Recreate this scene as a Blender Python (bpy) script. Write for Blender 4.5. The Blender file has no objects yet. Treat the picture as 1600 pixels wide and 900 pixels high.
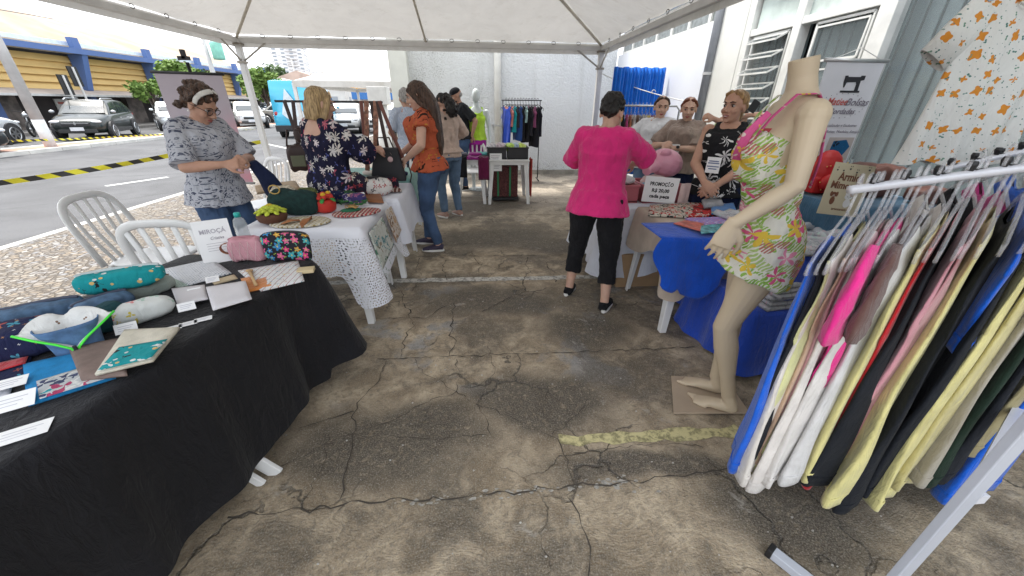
import bpy, bmesh, math, random
from mathutils import Vector, Matrix, noise
random.seed(7)
S = bpy.context.scene
COL = S.collection
R = math.radians
V = Vector
# ------------------------------------------------------------------ camera, sky, sun, exposure
CH = 1.5
cam = bpy.data.objects.new('camera', bpy.data.cameras.new('camera'))
COL.objects.link(cam); S.camera = cam
cam.data.sensor_width = 36; cam.data.lens = 13.0
cam.data.clip_start = 0.05; cam.data.clip_end = 3000
CM = Matrix.Rotation(R(-5), 4, 'Z') @ Matrix.Rotation(R(63.5), 4, 'X') @ Matrix.Rotation(R(.6), 4, 'Z')
cam.matrix_world = Matrix.Translation((0, 0, CH)) @ CM
S.render.resolution_x = 1024; S.render.resolution_y = 576
S.view_settings.view_transform = 'Standard'; S.view_settings.look = 'None'
S.view_settings.exposure = 1.75; S.view_settings.gamma = 1
world = bpy.data.worlds.new('World'); S.world = world; world.use_nodes = True
wt = world.node_tree
SUN_EL, SUN_AZ = R(66), R(-62)          # high sun behind thin cloud, from the left and ahead
sky = wt.nodes.new('ShaderNodeTexSky'); sky.sky_type = 'NISHITA'; sky.sun_disc = False
sky.sun_elevation = SUN_EL; sky.sun_rotation = SUN_AZ; sky.dust_density = 3; sky.air_density = 1.2
bg = wt.nodes['Background']; bg.inputs[1].default_value = 0.1
tc = wt.nodes.new('ShaderNodeTexCoord'); ns = wt.nodes.new('ShaderNodeTexNoise')
mp = wt.nodes.new('ShaderNodeMapping'); mp.inputs['Scale'].default_value = (1, 1, 2.6)
ns.inputs['Scale'].default_value = 3.2; ns.inputs['Detail'].default_value = 7; ns.inputs['Roughness'].default_value = .62
rp = wt.nodes.new('ShaderNodeValToRGB'); rp.color_ramp.elements[0].position = .34; rp.color_ramp.elements[1].position = .56
rp.color_ramp.elements[0].color = (.35, .35, .35, 1)
mx = wt.nodes.new('ShaderNodeMix'); mx.data_type = 'RGBA'; mx.inputs[7].default_value = (7.6, 7.9, 8.3, 1)
L = wt.links.new
L(tc.outputs['Generated'], mp.inputs[0]); L(mp.outputs[0], ns.inputs['Vector']); L(ns.outputs[0], rp.inputs[0])
L(rp.outputs[0], mx.inputs[0]); L(sky.outputs[0], mx.inputs[6]); L(mx.outputs[2], bg.inputs[0])
sl = bpy.data.lights.new('sun', 'SUN'); sl.energy = 1.5; sl.angle = R(14); sl.color = (1, .96, .9)
so = bpy.data.objects.new('sun', sl); COL.objects.link(so); so.location = (0, 0, 30)
so.rotation_euler = (V((math.sin(SUN_AZ) * math.cos(SUN_EL), math.cos(SUN_AZ) * math.cos(SUN_EL), math.sin(SUN_EL)))).to_track_quat('Z', 'Y').to_euler()

# ------------------------------------------------------------------ measuring: image point -> place in the world
def ray(px, py): return CM.to_3x3() @ V(((px - 800) / 577.8, (450 - py) / 577.8, -1))
def P(px, py, z=0):
    d = ray(px, py); return V((0, 0, CH)) + d * ((z - CH) / d.z)
def PY(px, py, y):
    d = ray(px, py); return V((0, 0, CH)) + d * (y / d.y)
def PX(px, py, x):
    d = ray(px, py); return V((0, 0, CH)) + d * (x / d.x)

# ------------------------------------------------------------------ materials
def nd(nt, t, ins=None, **pr):
    n = nt.nodes.new('ShaderNode' + t)
    for k, v in pr.items(): setattr(n, k, v)
    for k, v in (ins or {}).items():
        if isinstance(v, bpy.types.NodeSocket): nt.links.new(v, n.inputs[k])
        else: n.inputs[k].default_value = v
    return n
def mth(nt, op, a, b=0.0, c=None):
    i = {0: a, 1: b}
    if c is not None: i[2] = c
    return nd(nt, 'Math', i, operation=op).outputs[0]
def c4(c): return (c[0], c[1], c[2], 1)
def mixc(nt, f, a, b, bt='MIX'):
    a = c4(a) if isinstance(a, tuple) else a; b = c4(b) if isinstance(b, tuple) else b
    return nd(nt, 'Mix', {0: f, 6: a, 7: b}, data_type='RGBA', blend_type=bt).outputs[2]
def sstep(nt, v, a, b): return nd(nt, 'MapRange', {0: v, 1: a, 2: b, 3: 0.0, 4: 1.0}, interpolation_type='SMOOTHSTEP').outputs[0]
def newmat(name):
    m = bpy.data.materials.new(name); m.use_nodes = True
    return m, m.node_tree, m.node_tree.nodes['Principled BSDF']
def objco(nt): return nd(nt, 'TexCoord').outputs['Object']
def noi(nt, co, sc, det=4, ro=.55, dist=0): return nd(nt, 'TexNoise', {'Vector': co, 'Scale': sc, 'Detail': det, 'Roughness': ro, 'Distortion': dist}).outputs[0]
def bumpn(nt, bs, h, st=.3, d=.01): nt.links.new(nd(nt, 'Bump', {'Height': h, 'Strength': st, 'Distance': d}).outputs[0], bs.inputs['Normal'])
MC = {}
def mat(col, rough=.55, metal=0, var=.1, vs=6, bump=.0, bs_=60, spec=.5, coat=0, trans=0, name=None, alpha=1, sheen=0, ior=None):
    key = (col, rough, metal, var, vs, bump, bs_, spec, coat, trans, alpha, sheen)
    if key in MC: return MC[key]
    m, nt, b = newmat(name or 'paint'); co = objco(nt)
    n = noi(nt, co, vs, 5)
    d = tuple(c * (1 - var) for c in col); l = tuple(min(1, c * (1 + var)) for c in col)
    nt.links.new(mixc(nt, sstep(nt, n, .3, .7), d, l), b.inputs['Base Color'])
    b.inputs['Roughness'].default_value = rough; b.inputs['Metallic'].default_value = metal
    b.inputs['Specular IOR Level'].default_value = spec; b.inputs['Coat Weight'].default_value = coat
    b.inputs['Transmission Weight'].default_value = trans; b.inputs['Alpha'].default_value = alpha
    b.inputs['Sheen Weight'].default_value = sheen
    if ior: b.inputs['IOR'].default_value = ior
    if bump and sheen:      # woven cloth: fine weave plus soft creases running mostly downwards
        cz = nd(nt, 'TexNoise', {'Vector': nd(nt, 'Mapping', {0: co, 3: (26, 26, 9)}).outputs[0], 'Scale': 1, 'Detail': 5, 'Roughness': .55, 'Distortion': 1.2}).outputs[0]
        bumpn(nt, b, mth(nt, 'MULTIPLY_ADD', noi(nt, co, bs_, 3), .10, cz), .55, .022)
    elif bump: bumpn(nt, b, noi(nt, co, bs_, 3), bump, .004)
    MC[key] = m; return m
def cloth(col, var=.13, rough=.92, sheen=.25): return mat(col, rough, 0, var, 9, .35, 260, .2, 0, 0, 'cloth', 1, sheen if max(col) > .06 else .03)
WHITEP = mat((.74, .74, .73), .38, var=.04, name='white_plastic')
METALW = mat((.72, .72, .71), .35, var=.05, name='white_metal')
BLACK = mat((.012, .012, .014), .5, name='black')
PAPER = mat((.82, .82, .82), .7, var=.02, name='paper')
INK = mat((.02, .02, .025), .7, var=.0, name='ink')
CLEAR = None
def layer(nt, uv, cur, L_):
    """one printed motif layer: flowers, blobs, leaves or stripes scattered over the cloth"""
    k = L_['k']; sc = L_['s']
    if k == 'stripe':
        x = nd(nt, 'SeparateXYZ', {0: uv}).outputs[L_.get('ax', 0)]
        f = mth(nt, 'GREATER_THAN', mth(nt, 'FRACT', mth(nt, 'MULTIPLY', x, sc)), 1 - L_['r'])
        return mixc(nt, f, cur, L_['c'][0])
    off = nd(nt, 'VectorMath', {0: uv, 1: (L_.get('o', 0), L_.get('o', 0) * .7, 0)}, operation='ADD').outputs[0]
    dn = nd(nt, 'TexNoise', {'Vector': off, 'Scale': sc * 1.7, 'Detail': 2}).outputs['Color']
    offd = nd(nt, 'VectorMath', {0: dn, 1: (L_.get('w', .12) / sc,) * 3, 2: off}, operation='MULTIPLY_ADD').outputs[0]
    vo = nd(nt, 'TexVoronoi', {'Vector': offd, 'Scale': sc, 'Randomness': L_.get('rnd', .8)}, voronoi_dimensions='2D')
    d = nd(nt, 'VectorMath', {0: offd, 1: vo.outputs['Position']}, operation='SUBTRACT').outputs[0]
    sp = nd(nt, 'SeparateXYZ', {0: d}); rc = nd(nt, 'SeparateColor', {0: vo.outputs['Color']})
    r = mth(nt, 'MULTIPLY', nd(nt, 'VectorMath', {0: d}, operation='LENGTH').outputs['Value'], sc)
    if L_.get('d3'): r = vo.outputs['Distance']
    th = mth(nt, 'ADD', mth(nt, 'ARCTAN2', sp.outputs[1], sp.outputs[0]), mth(nt, 'MULTIPLY', rc.outputs[0], 6.28))
    a = L_.get('a', .35)
    pet = mth(nt, 'MULTIPLY_ADD', mth(nt, 'COSINE', mth(nt, 'MULTIPLY', th, float(L_.get('n', 5)))), a, 1 - a)
    lim = mth(nt, 'MULTIPLY', mth(nt, 'MULTIPLY', pet, L_['r']), mth(nt, 'MULTIPLY_ADD', rc.outputs[1], .5, .7))
    f = mth(nt, 'LESS_THAN', r, lim)
    if L_.get('den', 1) < 1: f = mth(nt, 'MULTIPLY', f, mth(nt, 'LESS_THAN', rc.outputs[2], L_['den']))
    if L_.get('rib'):
        f = mth(nt, 'MULTIPLY', f, mth(nt, 'GREATER_THAN', mth(nt, 'SINE', mth(nt, 'MULTIPLY', nd(nt, 'VectorMath', {0: d, 1: (1, .8, 0)}, operation='DOT_PRODUCT').outputs['Value'], sc * L_['rib'])), -.25))
    cols = L_['c']
    cr = nd(nt, 'ValToRGB', {0: rc.outputs[0]}); cr.color_ramp.interpolation = 'CONSTANT'
    e = cr.color_ramp.elements
    while len(e) < len(cols): e.new(.5)
    for i in range(len(cols)): e[i].position = i / len(cols); e[i].color = c4(cols[i])
    if len(cols) == 1: e[1].color = c4(cols[0])
    out = mixc(nt, f, cur, cr.outputs[0])
    if 'cc' in L_:
        f2 = mth(nt, 'MULTIPLY', f, mth(nt, 'LESS_THAN', r, L_['r'] * .24)); out = mixc(nt, f2, out, L_['cc'])
    return out
def printed(base, layers, plane='xz', rough=.88, name='printed_cloth'):
    m, nt, b = newmat(name); co = objco(nt)
    s = nd(nt, 'SeparateXYZ', {0: co})
    x, y, z = s.outputs
    if plane == 'wz': uvv = nd(nt, 'CombineXYZ', {0: mth(nt, 'ADD', x, y), 1: z})
    elif plane == 'xw': uvv = nd(nt, 'CombineXYZ', {0: x, 1: mth(nt, 'ADD', y, z)})
    elif plane == 'xz': uvv = nd(nt, 'CombineXYZ', {0: x, 1: z})
    elif plane == 'yz': uvv = nd(nt, 'CombineXYZ', {0: y, 1: z})
    else: uvv = nd(nt, 'CombineXYZ', {0: x, 1: y})
    cur = nd(nt, 'RGB'); cur.outputs[0].default_value = c4(base); cur = cur.outputs[0]
    for l in layers: cur = layer(nt, uvv.outputs[0], cur, l)
    nt.links.new(cur, b.inputs['Base Color']); b.inputs['Roughness'].default_value = rough
    b.inputs['Specular IOR Level'].default_value = .25
    cz = nd(nt, 'TexNoise', {'Vector': nd(nt, 'Mapping', {0: co, 3: (26, 26, 10)}).outputs[0], 'Scale': 1, 'Detail': 5, 'Distortion': 1.2}).outputs[0]
    bumpn(nt, b, mth(nt, 'MULTIPLY_ADD', noi(nt, co, 240, 3), .1, cz), .5, .018)
    return m

# ------------------------------------------------------------------ mesh helpers
PM = {}
def pm(o): return PM.get(o.name, Matrix.Identity(4)) if o else Matrix.Identity(4)
def tag(o, label=None, cat=None, group=None, kind=None):
    for k, v in (('label', label), ('category', cat), ('group', group), ('kind', kind)):
        if v: o[k] = v
    return o
def thing(name, label, cat, loc=(0, 0, 0), rz=0, group=None):
    o = bpy.data.objects.new(name, None); COL.objects.link(o)
    o.location = loc; o.rotation_euler = (0, 0, rz); o.empty_display_size = .1
    PM[o.name] = Matrix.Translation(loc) @ Matrix.Rotation(rz, 4, 'Z')
    return tag(o, label, cat, group)
def link(name, me, parent=None, world_space=True):
    o = bpy.data.objects.new(name, me); COL.objects.link(o)
    if parent is not None:
        o.parent = parent
        if world_space: me.transform(pm(parent).inverted())
        PM[o.name] = pm(parent).copy()
    return o
class MB:
    def __init__(s): s.v = []; s.f = []; s.m = []; s.k = 0
    def quad(s, *p):
        i = len(s.v); s.v += [V(q) for q in p]; s.f.append(tuple(range(i, i + len(p)))); s.m.append(s.k); return s
    def box(s, c, d, rot=None, top=1.0):
        i = len(s.v); c = V(c)
        for z in (-1, 1):
            t = top if z > 0 else 1
            for x, y in ((-1, -1), (1, -1), (1, 1), (-1, 1)):
                q = V((x * d[0] / 2 * t, y * d[1] / 2 * t, z * d[2] / 2))
                if rot is not None: q = rot @ q
                s.v.append(c + q)
        for f in ((3, 2, 1, 0), (4, 5, 6, 7), (0, 1, 5, 4), (1, 2, 6, 5), (2, 3, 7, 6), (3, 0, 4, 7)):
            s.f.append(tuple(i + j for j in f)); s.m.append(s.k)
        return s
    def beam(s, a, b, w, h=None, up=(0, 0, 1)):
        a = V(a); b = V(b); t = (b - a); l = t.length; t.normalize(); u = V(up)
        if abs(t.dot(u)) > .98: u = V((0, 1, 0))
        x = t.cross(u).normalized(); z = x.cross(t)
        return s.box((a + b) / 2, (w, l, h or w), Matrix((x, t, z)).transposed())
    def tube(s, pts, rad, n=10, cap=True, xdir=None, closed=False):
        pts = [V(p) for p in pts]; N = len(pts)
        if not isinstance(rad, (list, tuple)): rad = [rad] * N
        rad = [(r, r) if not isinstance(r, (list, tuple)) else r for r in rad]
        i0 = len(s.v); px = V(xdir) if xdir is not None else None
        for i, p in enumerate(pts):
            a = pts[i - 1] if (i > 0 or closed) else p; b = pts[(i + 1) % N] if (i < N - 1 or closed) else p
            t = (b - a); t = t.normalized() if t.length > 1e-9 else V((0, 0, 1))
            if px is None:
                px = V((1, 0, 0)) if abs(t.x) < .9 else V((0, 1, 0))
            ref = V(xdir) if xdir is not None else px
            x = ref - t * ref.dot(t)
            if x.length < 1e-5: x = t.orthogonal()
            x.normalize(); y = t.cross(x); px = x
            for j in range(n):
                an = 2 * math.pi * j / n
                s.v.append(p + x * (rad[i][0] * math.cos(an)) + y * (rad[i][1] * math.sin(an)))
        for i in range(N if closed else N - 1):
            for j in range(n):
                a = i0 + i * n + j; b = i0 + i * n + (j + 1) % n
                c = i0 + ((i + 1) % N) * n + (j + 1) % n; d = i0 + ((i + 1) % N) * n + j
                s.f.append((a, b, c, d)); s.m.append(s.k)
        if cap and not closed:
            s.f.append(tuple(i0 + j for j in range(n - 1, -1, -1))); s.m.append(s.k)
            s.f.append(tuple(i0 + (N - 1) * n + j for j in range(n))); s.m.append(s.k)
        return s
    def ball(s, c, r, rot=None, n=12, m=8):
        i0 = len(s.v); c = V(c); r = (r, r, r) if not isinstance(r, (tuple, list)) else r
        def pt(x, y, z):
            q = V((x * r[0], y * r[1], z * r[2]))
            if rot is not None: q = rot @ q
            s.v.append(c + q)
        pt(0, 0, -1)
        for i in range(1, m):
            a = math.pi * i / m - math.pi / 2
            for j in range(n): b = 2 * math.pi * j / n; pt(math.cos(a) * math.cos(b), math.cos(a) * math.sin(b), math.sin(a))
        pt(0, 0, 1)
        for j in range(n):
            s.f.append((i0, i0 + 1 + (j + 1) % n, i0 + 1 + j)); s.m.append(s.k)
            e = i0 + 1 + (m - 2) * n
            s.f.append((e + j, e + (j + 1) % n, e + n)); s.m.append(s.k)
        for i in range(m - 2):
            for j in range(n):
                a = i0 + 1 + i * n
                s.f.append((a + j, a + (j + 1) % n, a + n + (j + 1) % n, a + n + j)); s.m.append(s.k)
        return s
    def lathe(s, c, prof, n=20, cap=True):
        i0 = len(s.v); c = V(c)
        for r, z in prof:
            for j in range(n): a = 2 * math.pi * j / n; s.v.append(c + V((r * math.cos(a), r * math.sin(a), z)))
        for i in range(len(prof) - 1):
            for j in range(n):
                a = i0 + i * n
                s.f.append((a + j, a + (j + 1) % n, a + n + (j + 1) % n, a + n + j)); s.m.append(s.k)
        if cap:
            s.f.append(tuple(i0 + j for j in range(n - 1, -1, -1))); s.m.append(s.k)
            s.f.append(tuple(i0 + (len(prof) - 1) * n + j for j in range(n))); s.m.append(s.k)
        return s
    def prism(s, poly, o, ux, uy, th):
        """flat outline in the plane o+ux*x+uy*y, given thickness along its normal"""
        o = V(o); ux = V(ux); uy = V(uy); nn = ux.cross(uy).normalized() * th; i = len(s.v); k = len(poly)
        for q in (0, 1):
            for x, y in poly: s.v.append(o + ux * x + uy * y + nn * (q - .5))
        s.f.append(tuple(range(i + k - 1, i - 1, -1))); s.m.append(s.k)
        s.f.append(tuple(range(i + k, i + 2 * k))); s.m.append(s.k)
        for j in range(k): s.f.append((i + j, i + (j + 1) % k, i + k + (j + 1) % k, i + k + j)); s.m.append(s.k)
        return s
    def grid(s, fn, nu, nv, wrap=False):
        i0 = len(s.v)
        for i in range(nu if wrap else nu + 1):
            for j in range(nv + 1): s.v.append(V(fn(i / nu, j / nv)))
        w = nv + 1
        for i in range(nu):
            for j in range(nv):
                a = i0 + i * w + j; b = i0 + ((i + 1) % nu if wrap else i + 1) * w + j
                s.f.append((a, b, b + 1, a + 1)); s.m.append(s.k)
        return s
    def mesh(s, mats, smooth=False):
        me = bpy.data.meshes.new('m'); me.from_pydata(s.v, [], s.f)
        for m in (mats if isinstance(mats, (list, tuple)) else [mats]): me.materials.append(m)
        me.polygons.foreach_set('material_index', s.m)
        if smooth: me.polygons.foreach_set('use_smooth', [True] * len(me.polygons))
        me.update(); return me
    def build(s, name, mats, parent=None, smooth=False, bevel=0, sub=0, solid=0, loc=None, local=False):
        me = s.mesh(mats, smooth)
        if parent is None and not local:      # put the origin at the thing's base centre
            if loc is None:
                xs = [v.x for v in s.v]; ys = [v.y for v in s.v]; zs = [v.z for v in s.v]
                loc = V(((min(xs) + max(xs)) / 2, (min(ys) + max(ys)) / 2, min(zs)))
            me.transform(Matrix.Translation(-V(loc)))
        o = link(name, me, parent, not local)
        if parent is None and not local: o.location = loc; PM[o.name] = Matrix.Translation(loc)
        if solid: md = o.modifiers.new('s', 'SOLIDIFY'); md.thickness = solid; md.offset = 0
        if bevel: md = o.modifiers.new('b', 'BEVEL'); md.width = bevel; md.segments = 2; md.limit_method = 'ANGLE'
        if sub: md = o.modifiers.new('u', 'SUBSURF'); md.levels = sub; md.render_levels = sub
        return o
TS = bpy.data.scenes.new('workbench')     # an empty side scene, only for evaluating one shape at a time
def tdg():
    with bpy.context.temp_override(scene=TS, view_layer=TS.view_layers[0]):
        dg = bpy.context.evaluated_depsgraph_get(); dg.update(); return dg
def remesh(mb, name, mats, parent, vox=.008, it=3, disp=None, dsp2=None, post=None):
    """fuse overlapping closed shapes into one smooth continuous skin"""
    me = mb.mesh(mats[0] if isinstance(mats, (list, tuple)) else mats)
    o = bpy.data.objects.new('tmp', me); TS.collection.objects.link(o)
    md = o.modifiers.new('r', 'REMESH'); md.mode = 'VOXEL'; md.voxel_size = vox
    md = o.modifiers.new('s', 'SMOOTH'); md.factor = .5; md.iterations = it
    dg = tdg()
    out = bpy.data.meshes.new_from_object(o.evaluated_get(dg), preserve_all_data_layers=False, depsgraph=dg)
    bpy.data.objects.remove(o)
    if disp:
        fr, am = disp
        src = [(V(v.co), V(v.normal)) for v in out.vertices]; fl = []
        for p, nn in src:
            n = noise.fractal(V((p.x * fr[0], p.y * fr[1], p.z * fr[2])), .8, 2.1, 3); fl.extend(p + nn * (n * am))
        out.vertices.foreach_set('co', fl)
    if post: post(out)
    out.materials.clear()
    for m in (mats if isinstance(mats, (list, tuple)) else [mats]): out.materials.append(m)
    out.polygons.foreach_set('use_smooth', [True] * len(out.polygons)); out.update()
    return link(name, out, parent)
def text(s, o, ux, uy, size, m, name, parent, bold=0, shear=0, align='CENTER', th=.001, world_space=True, width=None):
    """flat lettering lying in the plane ux, uy at o"""
    cu = bpy.data.curves.new('t', 'FONT'); cu.body = s; cu.size = size; cu.align_x = align; cu.offset = bold; cu.shear = shear
    cu.extrude = th / 2; cu.resolution_u = 2
    ob = bpy.data.objects.new('t', cu); TS.collection.objects.link(ob)
    dg = tdg()
    me = bpy.data.meshes.new_from_object(ob.evaluated_get(dg), depsgraph=dg)
    bpy.data.objects.remove(ob); ux = V(ux).normalized(); uy = V(uy).normalized(); n = ux.cross(uy)
    if width and me.vertices:
        xs = [v.co.x for v in me.vertices]; k = width / max(1e-6, max(xs) - min(xs)); me.transform(Matrix.Diagonal((k, 1, 1, 1)))
    T = Matrix((ux, uy, n)).transposed().to_4x4(); T.translation = V(o) + n * th
    me.transform(T); me.materials.clear(); me.materials.append(m)
    return link(name, me, parent, world_space)
def copy_tree(o, loc=None, rz=None, label=None, parent=None):
    c = o.copy(); COL.objects.link(c); c.parent = parent
    if loc is not None: c.location = loc
    if rz is not None: c.rotation_euler = (0, 0, rz)
    if label: c['label'] = label
    for ch in list(o.children): copy_tree(ch, parent=c)
    return c
def frame(ux, uy): return Matrix((V(ux).normalized(), V(uy).normalized(), V(ux).cross(V(uy)).normalized())).transposed()
# ================================================================== the ground
def floor_mat():
    m, nt, b = newmat('worn_concrete'); co = objco(nt)
    s = nd(nt, 'SeparateXYZ', {0: co}); x, y, z = s.outputs
    wob = nd(nt, 'TexNoise', {'Vector': co, 'Scale': 1.6, 'Detail': 5}).outputs['Color']
    wc = nd(nt, 'VectorMath', {0: wob, 1: (.6, .6, 0), 2: co}, operation='MULTIPLY_ADD').outputs[0]
    n1 = noi(nt, wc, 1.1, 8, .62); n2 = noi(nt, co, 5, 8, .7, .6); n3 = noi(nt, co, 34, 6, .7, .8); n4 = noi(nt, wc, .55, 4, .5)
    near = sstep(nt, y, 1.25, .95)                      # the rougher slab nearest the wall of joints
    base = mixc(nt, sstep(nt, n2, .36, .66), (.245, .186, .118), (.55, .445, .31))
    blue = sstep(nt, noi(nt, wc, 1.45, 6, .6), .53, .60)
    midy = mth(nt, 'MULTIPLY', sstep(nt, y, 1.4, 1.9), sstep(nt, y, 3.3, 3.1))
    blue = mth(nt, 'MULTIPLY', blue, midy)
    base = mixc(nt, mth(nt, 'MULTIPLY', blue, .8), base, (.29, .295, .30))
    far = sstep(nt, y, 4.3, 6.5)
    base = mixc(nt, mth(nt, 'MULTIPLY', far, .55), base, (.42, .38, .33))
    # oil and mould stains with ragged edges
    def spot(cx, cy, rx, ry, soft=.45):
        dx = mth(nt, 'DIVIDE', mth(nt, 'SUBTRACT', nd(nt, 'SeparateXYZ', {0: wc}).outputs[0], cx + .3), rx)
        dy = mth(nt, 'DIVIDE', mth(nt, 'SUBTRACT', nd(nt, 'SeparateXYZ', {0: wc}).outputs[1], cy + .3), ry)
        r = mth(nt, 'SQRT', mth(nt, 'ADD', mth(nt, 'MULTIPLY', dx, dx), mth(nt, 'MULTIPLY', dy, dy)))
        return sstep(nt, mth(nt, 'ADD', r, mth(nt, 'MULTIPLY', mth(nt, 'SUBTRACT', n3, .5), 1.2)), 1 + soft * .5, 1 - soft)
    dark = sstep(nt, n1, .46, .57)
    tot = mth(nt, 'MULTIPLY', dark, .72)
    for a in ((.1, 2.75, .75, .36), (.75, 2.3, .45, .3), (.25, 4.4, .9, .5), (1.0, 4.1, .9, .35), (.75, 1.15, .6, .1), (-.1, 6.0, 1.0, .5), (.3, 1.6, .55, .3), (1.3, .9, .45, .3), (-.5, 1.35, .6, .28)):
        tot = mth(nt, 'MAXIMUM', tot, mth(nt, 'MULTIPLY', spot(*a), .92))
    tot = mth(nt, 'MULTIPLY', tot, sstep(nt, n3, .16, .52))
    base = mixc(nt, tot, base, (.055, .044, .032))
    fine = sstep(nt, n3, .50, .64)
    base = mixc(nt, mth(nt, 'MULTIPLY', fine, .48), base, (.10, .085, .065))
    ag = nd(nt, 'TexVoronoi', {'Vector': co, 'Scale': 110}).outputs; rcx = nd(nt, 'SeparateColor', {0: ag['Color']}).outputs
    base = mixc(nt, mth(nt, 'MULTIPLY', mth(nt, 'LESS_THAN', ag['Distance'], .32), mth(nt, 'MULTIPLY', rcx[0], .5)), base, mixc(nt, rcx[1], (.08, .07, .055), (.55, .50, .42)))
    pale = sstep(nt, noi(nt, wc, 2.6, 8, .75), .60, .66)
    base = mixc(nt, mth(nt, 'MULTIPLY', pale, .5), base, (.45, .42, .37))
    st = nd(nt, 'TexNoise', {'Vector': nd(nt, 'Mapping', {0: wc, 3: (38, 80, 1)}).outputs[0], 'Scale': 1, 'Detail': 6, 'Distortion': .5}).outputs[0]
    base = mixc(nt, mth(nt, 'MULTIPLY', mth(nt, 'MULTIPLY', near, sstep(nt, st, .46, .62)), .28), base, (.10, .088, .07))
    # hairline crazing
    vo = nd(nt, 'TexVoronoi', {'Vector': nd(nt, 'VectorMath', {0: nd(nt, 'TexNoise', {'Vector': co, 'Scale': 4, 'Detail': 6}).outputs['Color'], 1: (.5, .5, 0), 2: co}, operation='MULTIPLY_ADD').outputs[0], 'Scale': 1.9}, feature='DISTANCE_TO_EDGE').outputs[0]
    cr = mth(nt, 'MULTIPLY', sstep(nt, vo, .014, .004), sstep(nt, noi(nt, co, .9, 3), .47, .55))
    base = mixc(nt, mth(nt, 'MULTIPLY', cr, .75), base, (.035, .03, .025))
    g = noi(nt, co, 150, 3, .7)
    base = mixc(nt, mth(nt, 'MULTIPLY', sstep(nt, g, .4, .75), .4), base, (.52, .48, .41))
    nt.links.new(base, b.inputs['Base Color'])
    nt.links.new(mth(nt, 'MULTIPLY_ADD', n3, .4, .52), b.inputs['Roughness']); b.inputs['Specular IOR Level'].default_value = .35
    h = mth(nt, 'ADD', mth(nt, 'MULTIPLY', n3, .7), mth(nt, 'ADD', mth(nt, 'MULTIPLY', g, .3), mth(nt, 'MULTIPLY', mth(nt, 'MULTIPLY', st, near), .5)))
    h = mth(nt, 'SUBTRACT', h, mth(nt, 'MULTIPLY', cr, 1.0))
    bumpn(nt, b, h, .75, .014)
    return m
def cobble_mat():
    m, nt, b = newmat('cobblestone'); co = objco(nt)
    wc = nd(nt, 'VectorMath', {0: nd(nt, 'TexNoise', {'Vector': co, 'Scale': 9, 'Detail': 2}).outputs['Color'], 1: (.06, .06, 0), 2: co}, operation='MULTIPLY_ADD').outputs[0]
    e = nd(nt, 'TexVoronoi', {'Vector': wc, 'Scale': 19, 'Randomness': .75}, feature='DISTANCE_TO_EDGE').outputs[0]
    c = nd(nt, 'TexVoronoi', {'Vector': wc, 'Scale': 19, 'Randomness': .75}).outputs['Color']
    r = nd(nt, 'SeparateColor', {0: c}).outputs
    k = nd(nt, 'ValToRGB', {0: r[0]}); el = k.color_ramp.elements
    el[0].color = c4((.17, .155, .14)); el[1].color = c4((.36, .33, .29)); e2 = el.new(.5); e2.color = c4((.28, .225, .165)); e3 = el.new(.75); e3.color = c4((.25, .25, .26))
    st = mixc(nt, sstep(nt, noi(nt, co, 1.3, 5), .42, .62), k.outputs[0], (.24, .21, .17)); st = mixc(nt, .35, st, k.outputs[0])
    f = sstep(nt, e, .03, .12)
    nt.links.new(mixc(nt, f, (.12, .10, .08), st), b.inputs['Base Color']); b.inputs['Roughness'].default_value = .85
    bumpn(nt, b, mth(nt, 'ADD', f, mth(nt, 'MULTIPLY', noi(nt, co, 60, 3), .3)), .8, .02)
    return m
def asphalt_mat(col=(.08, .08, .083)):
    m, nt, b = newmat('asphalt'); co = objco(nt)
    n = noi(nt, co, .7, 7, .6, .5); g = noi(nt, co, 90, 3, .8)
    c = mixc(nt, sstep(nt, n, .35, .65), tuple(v * .8 for v in col), tuple(v * 1.25 for v in col))
    c = mixc(nt, mth(nt, 'MULTIPLY', sstep(nt, g, .45, .7), .3), c, (.32, .31, .30))
    vo = nd(nt, 'TexVoronoi', {'Vector': nd(nt, 'VectorMath', {0: nd(nt, 'TexNoise', {'Vector': co, 'Scale': 1.5, 'Detail': 5}).outputs['Color'], 1: (1.3, 1.3, 0), 2: co}, operation='MULTIPLY_ADD').outputs[0], 'Scale': .35}, feature='DISTANCE_TO_EDGE').outputs[0]
    c = mixc(nt, mth(nt, 'MULTIPLY', sstep(nt, vo, .02, .006), .6), c, (.07, .07, .07))
    nt.links.new(c, b.inputs['Base Color']); b.inputs['Roughness'].default_value = .82; bumpn(nt, b, g, .5, .01)
    return m
ASPH = asphalt_mat()
def sheet(name, x0, x1, y0, y1, z, m, kind='structure'):
    o = MB().quad((x0, y0, z), (x1, y0, z), (x1, y1, z), (x0, y1, z)).build(name, m, loc=(0, 0, 0)); o['kind'] = kind; return o
sheet('ground', -1500, 1500, -400, 2500, -.03, asphalt_mat((.2, .195, .18)))
sheet('concrete_floor', -1.95, 3.0, -3, 9.6, 0, floor_mat())
sheet('cobbled_pavement', -5.28, -1.95, -3, 60, -.002, cobble_mat())
sheet('road', -13.55, -5.42, -60, 300, -.012, ASPH)
sheet('far_road', -20.2, -14.75, -60, 300, -.012, ASPH)
KERB = mat((.52, .50, .46), .85, var=.16, vs=3, bump=.4, name='kerb_stone')
k = MB()
for i in range(60): k.box((-5.35, -9.5 + i * 1.0, -.02), (.13, .99, .05))
k.build('kerb', KERB, loc=(0, 0, 0), bevel=.01)['kind'] = 'structure'
k = MB()
for i in range(90):
    k.box((-13.63, -9.5 + i, .04), (.16, .985, .13)); k.box((-14.67, -9.5 + i, .04), (.16, .985, .13))
k.build('median_kerb', mat((.6, .58, .54), .85, var=.12, vs=2, bump=.3), loc=(0, 0, 0), bevel=.015)['kind'] = 'structure'
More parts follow.
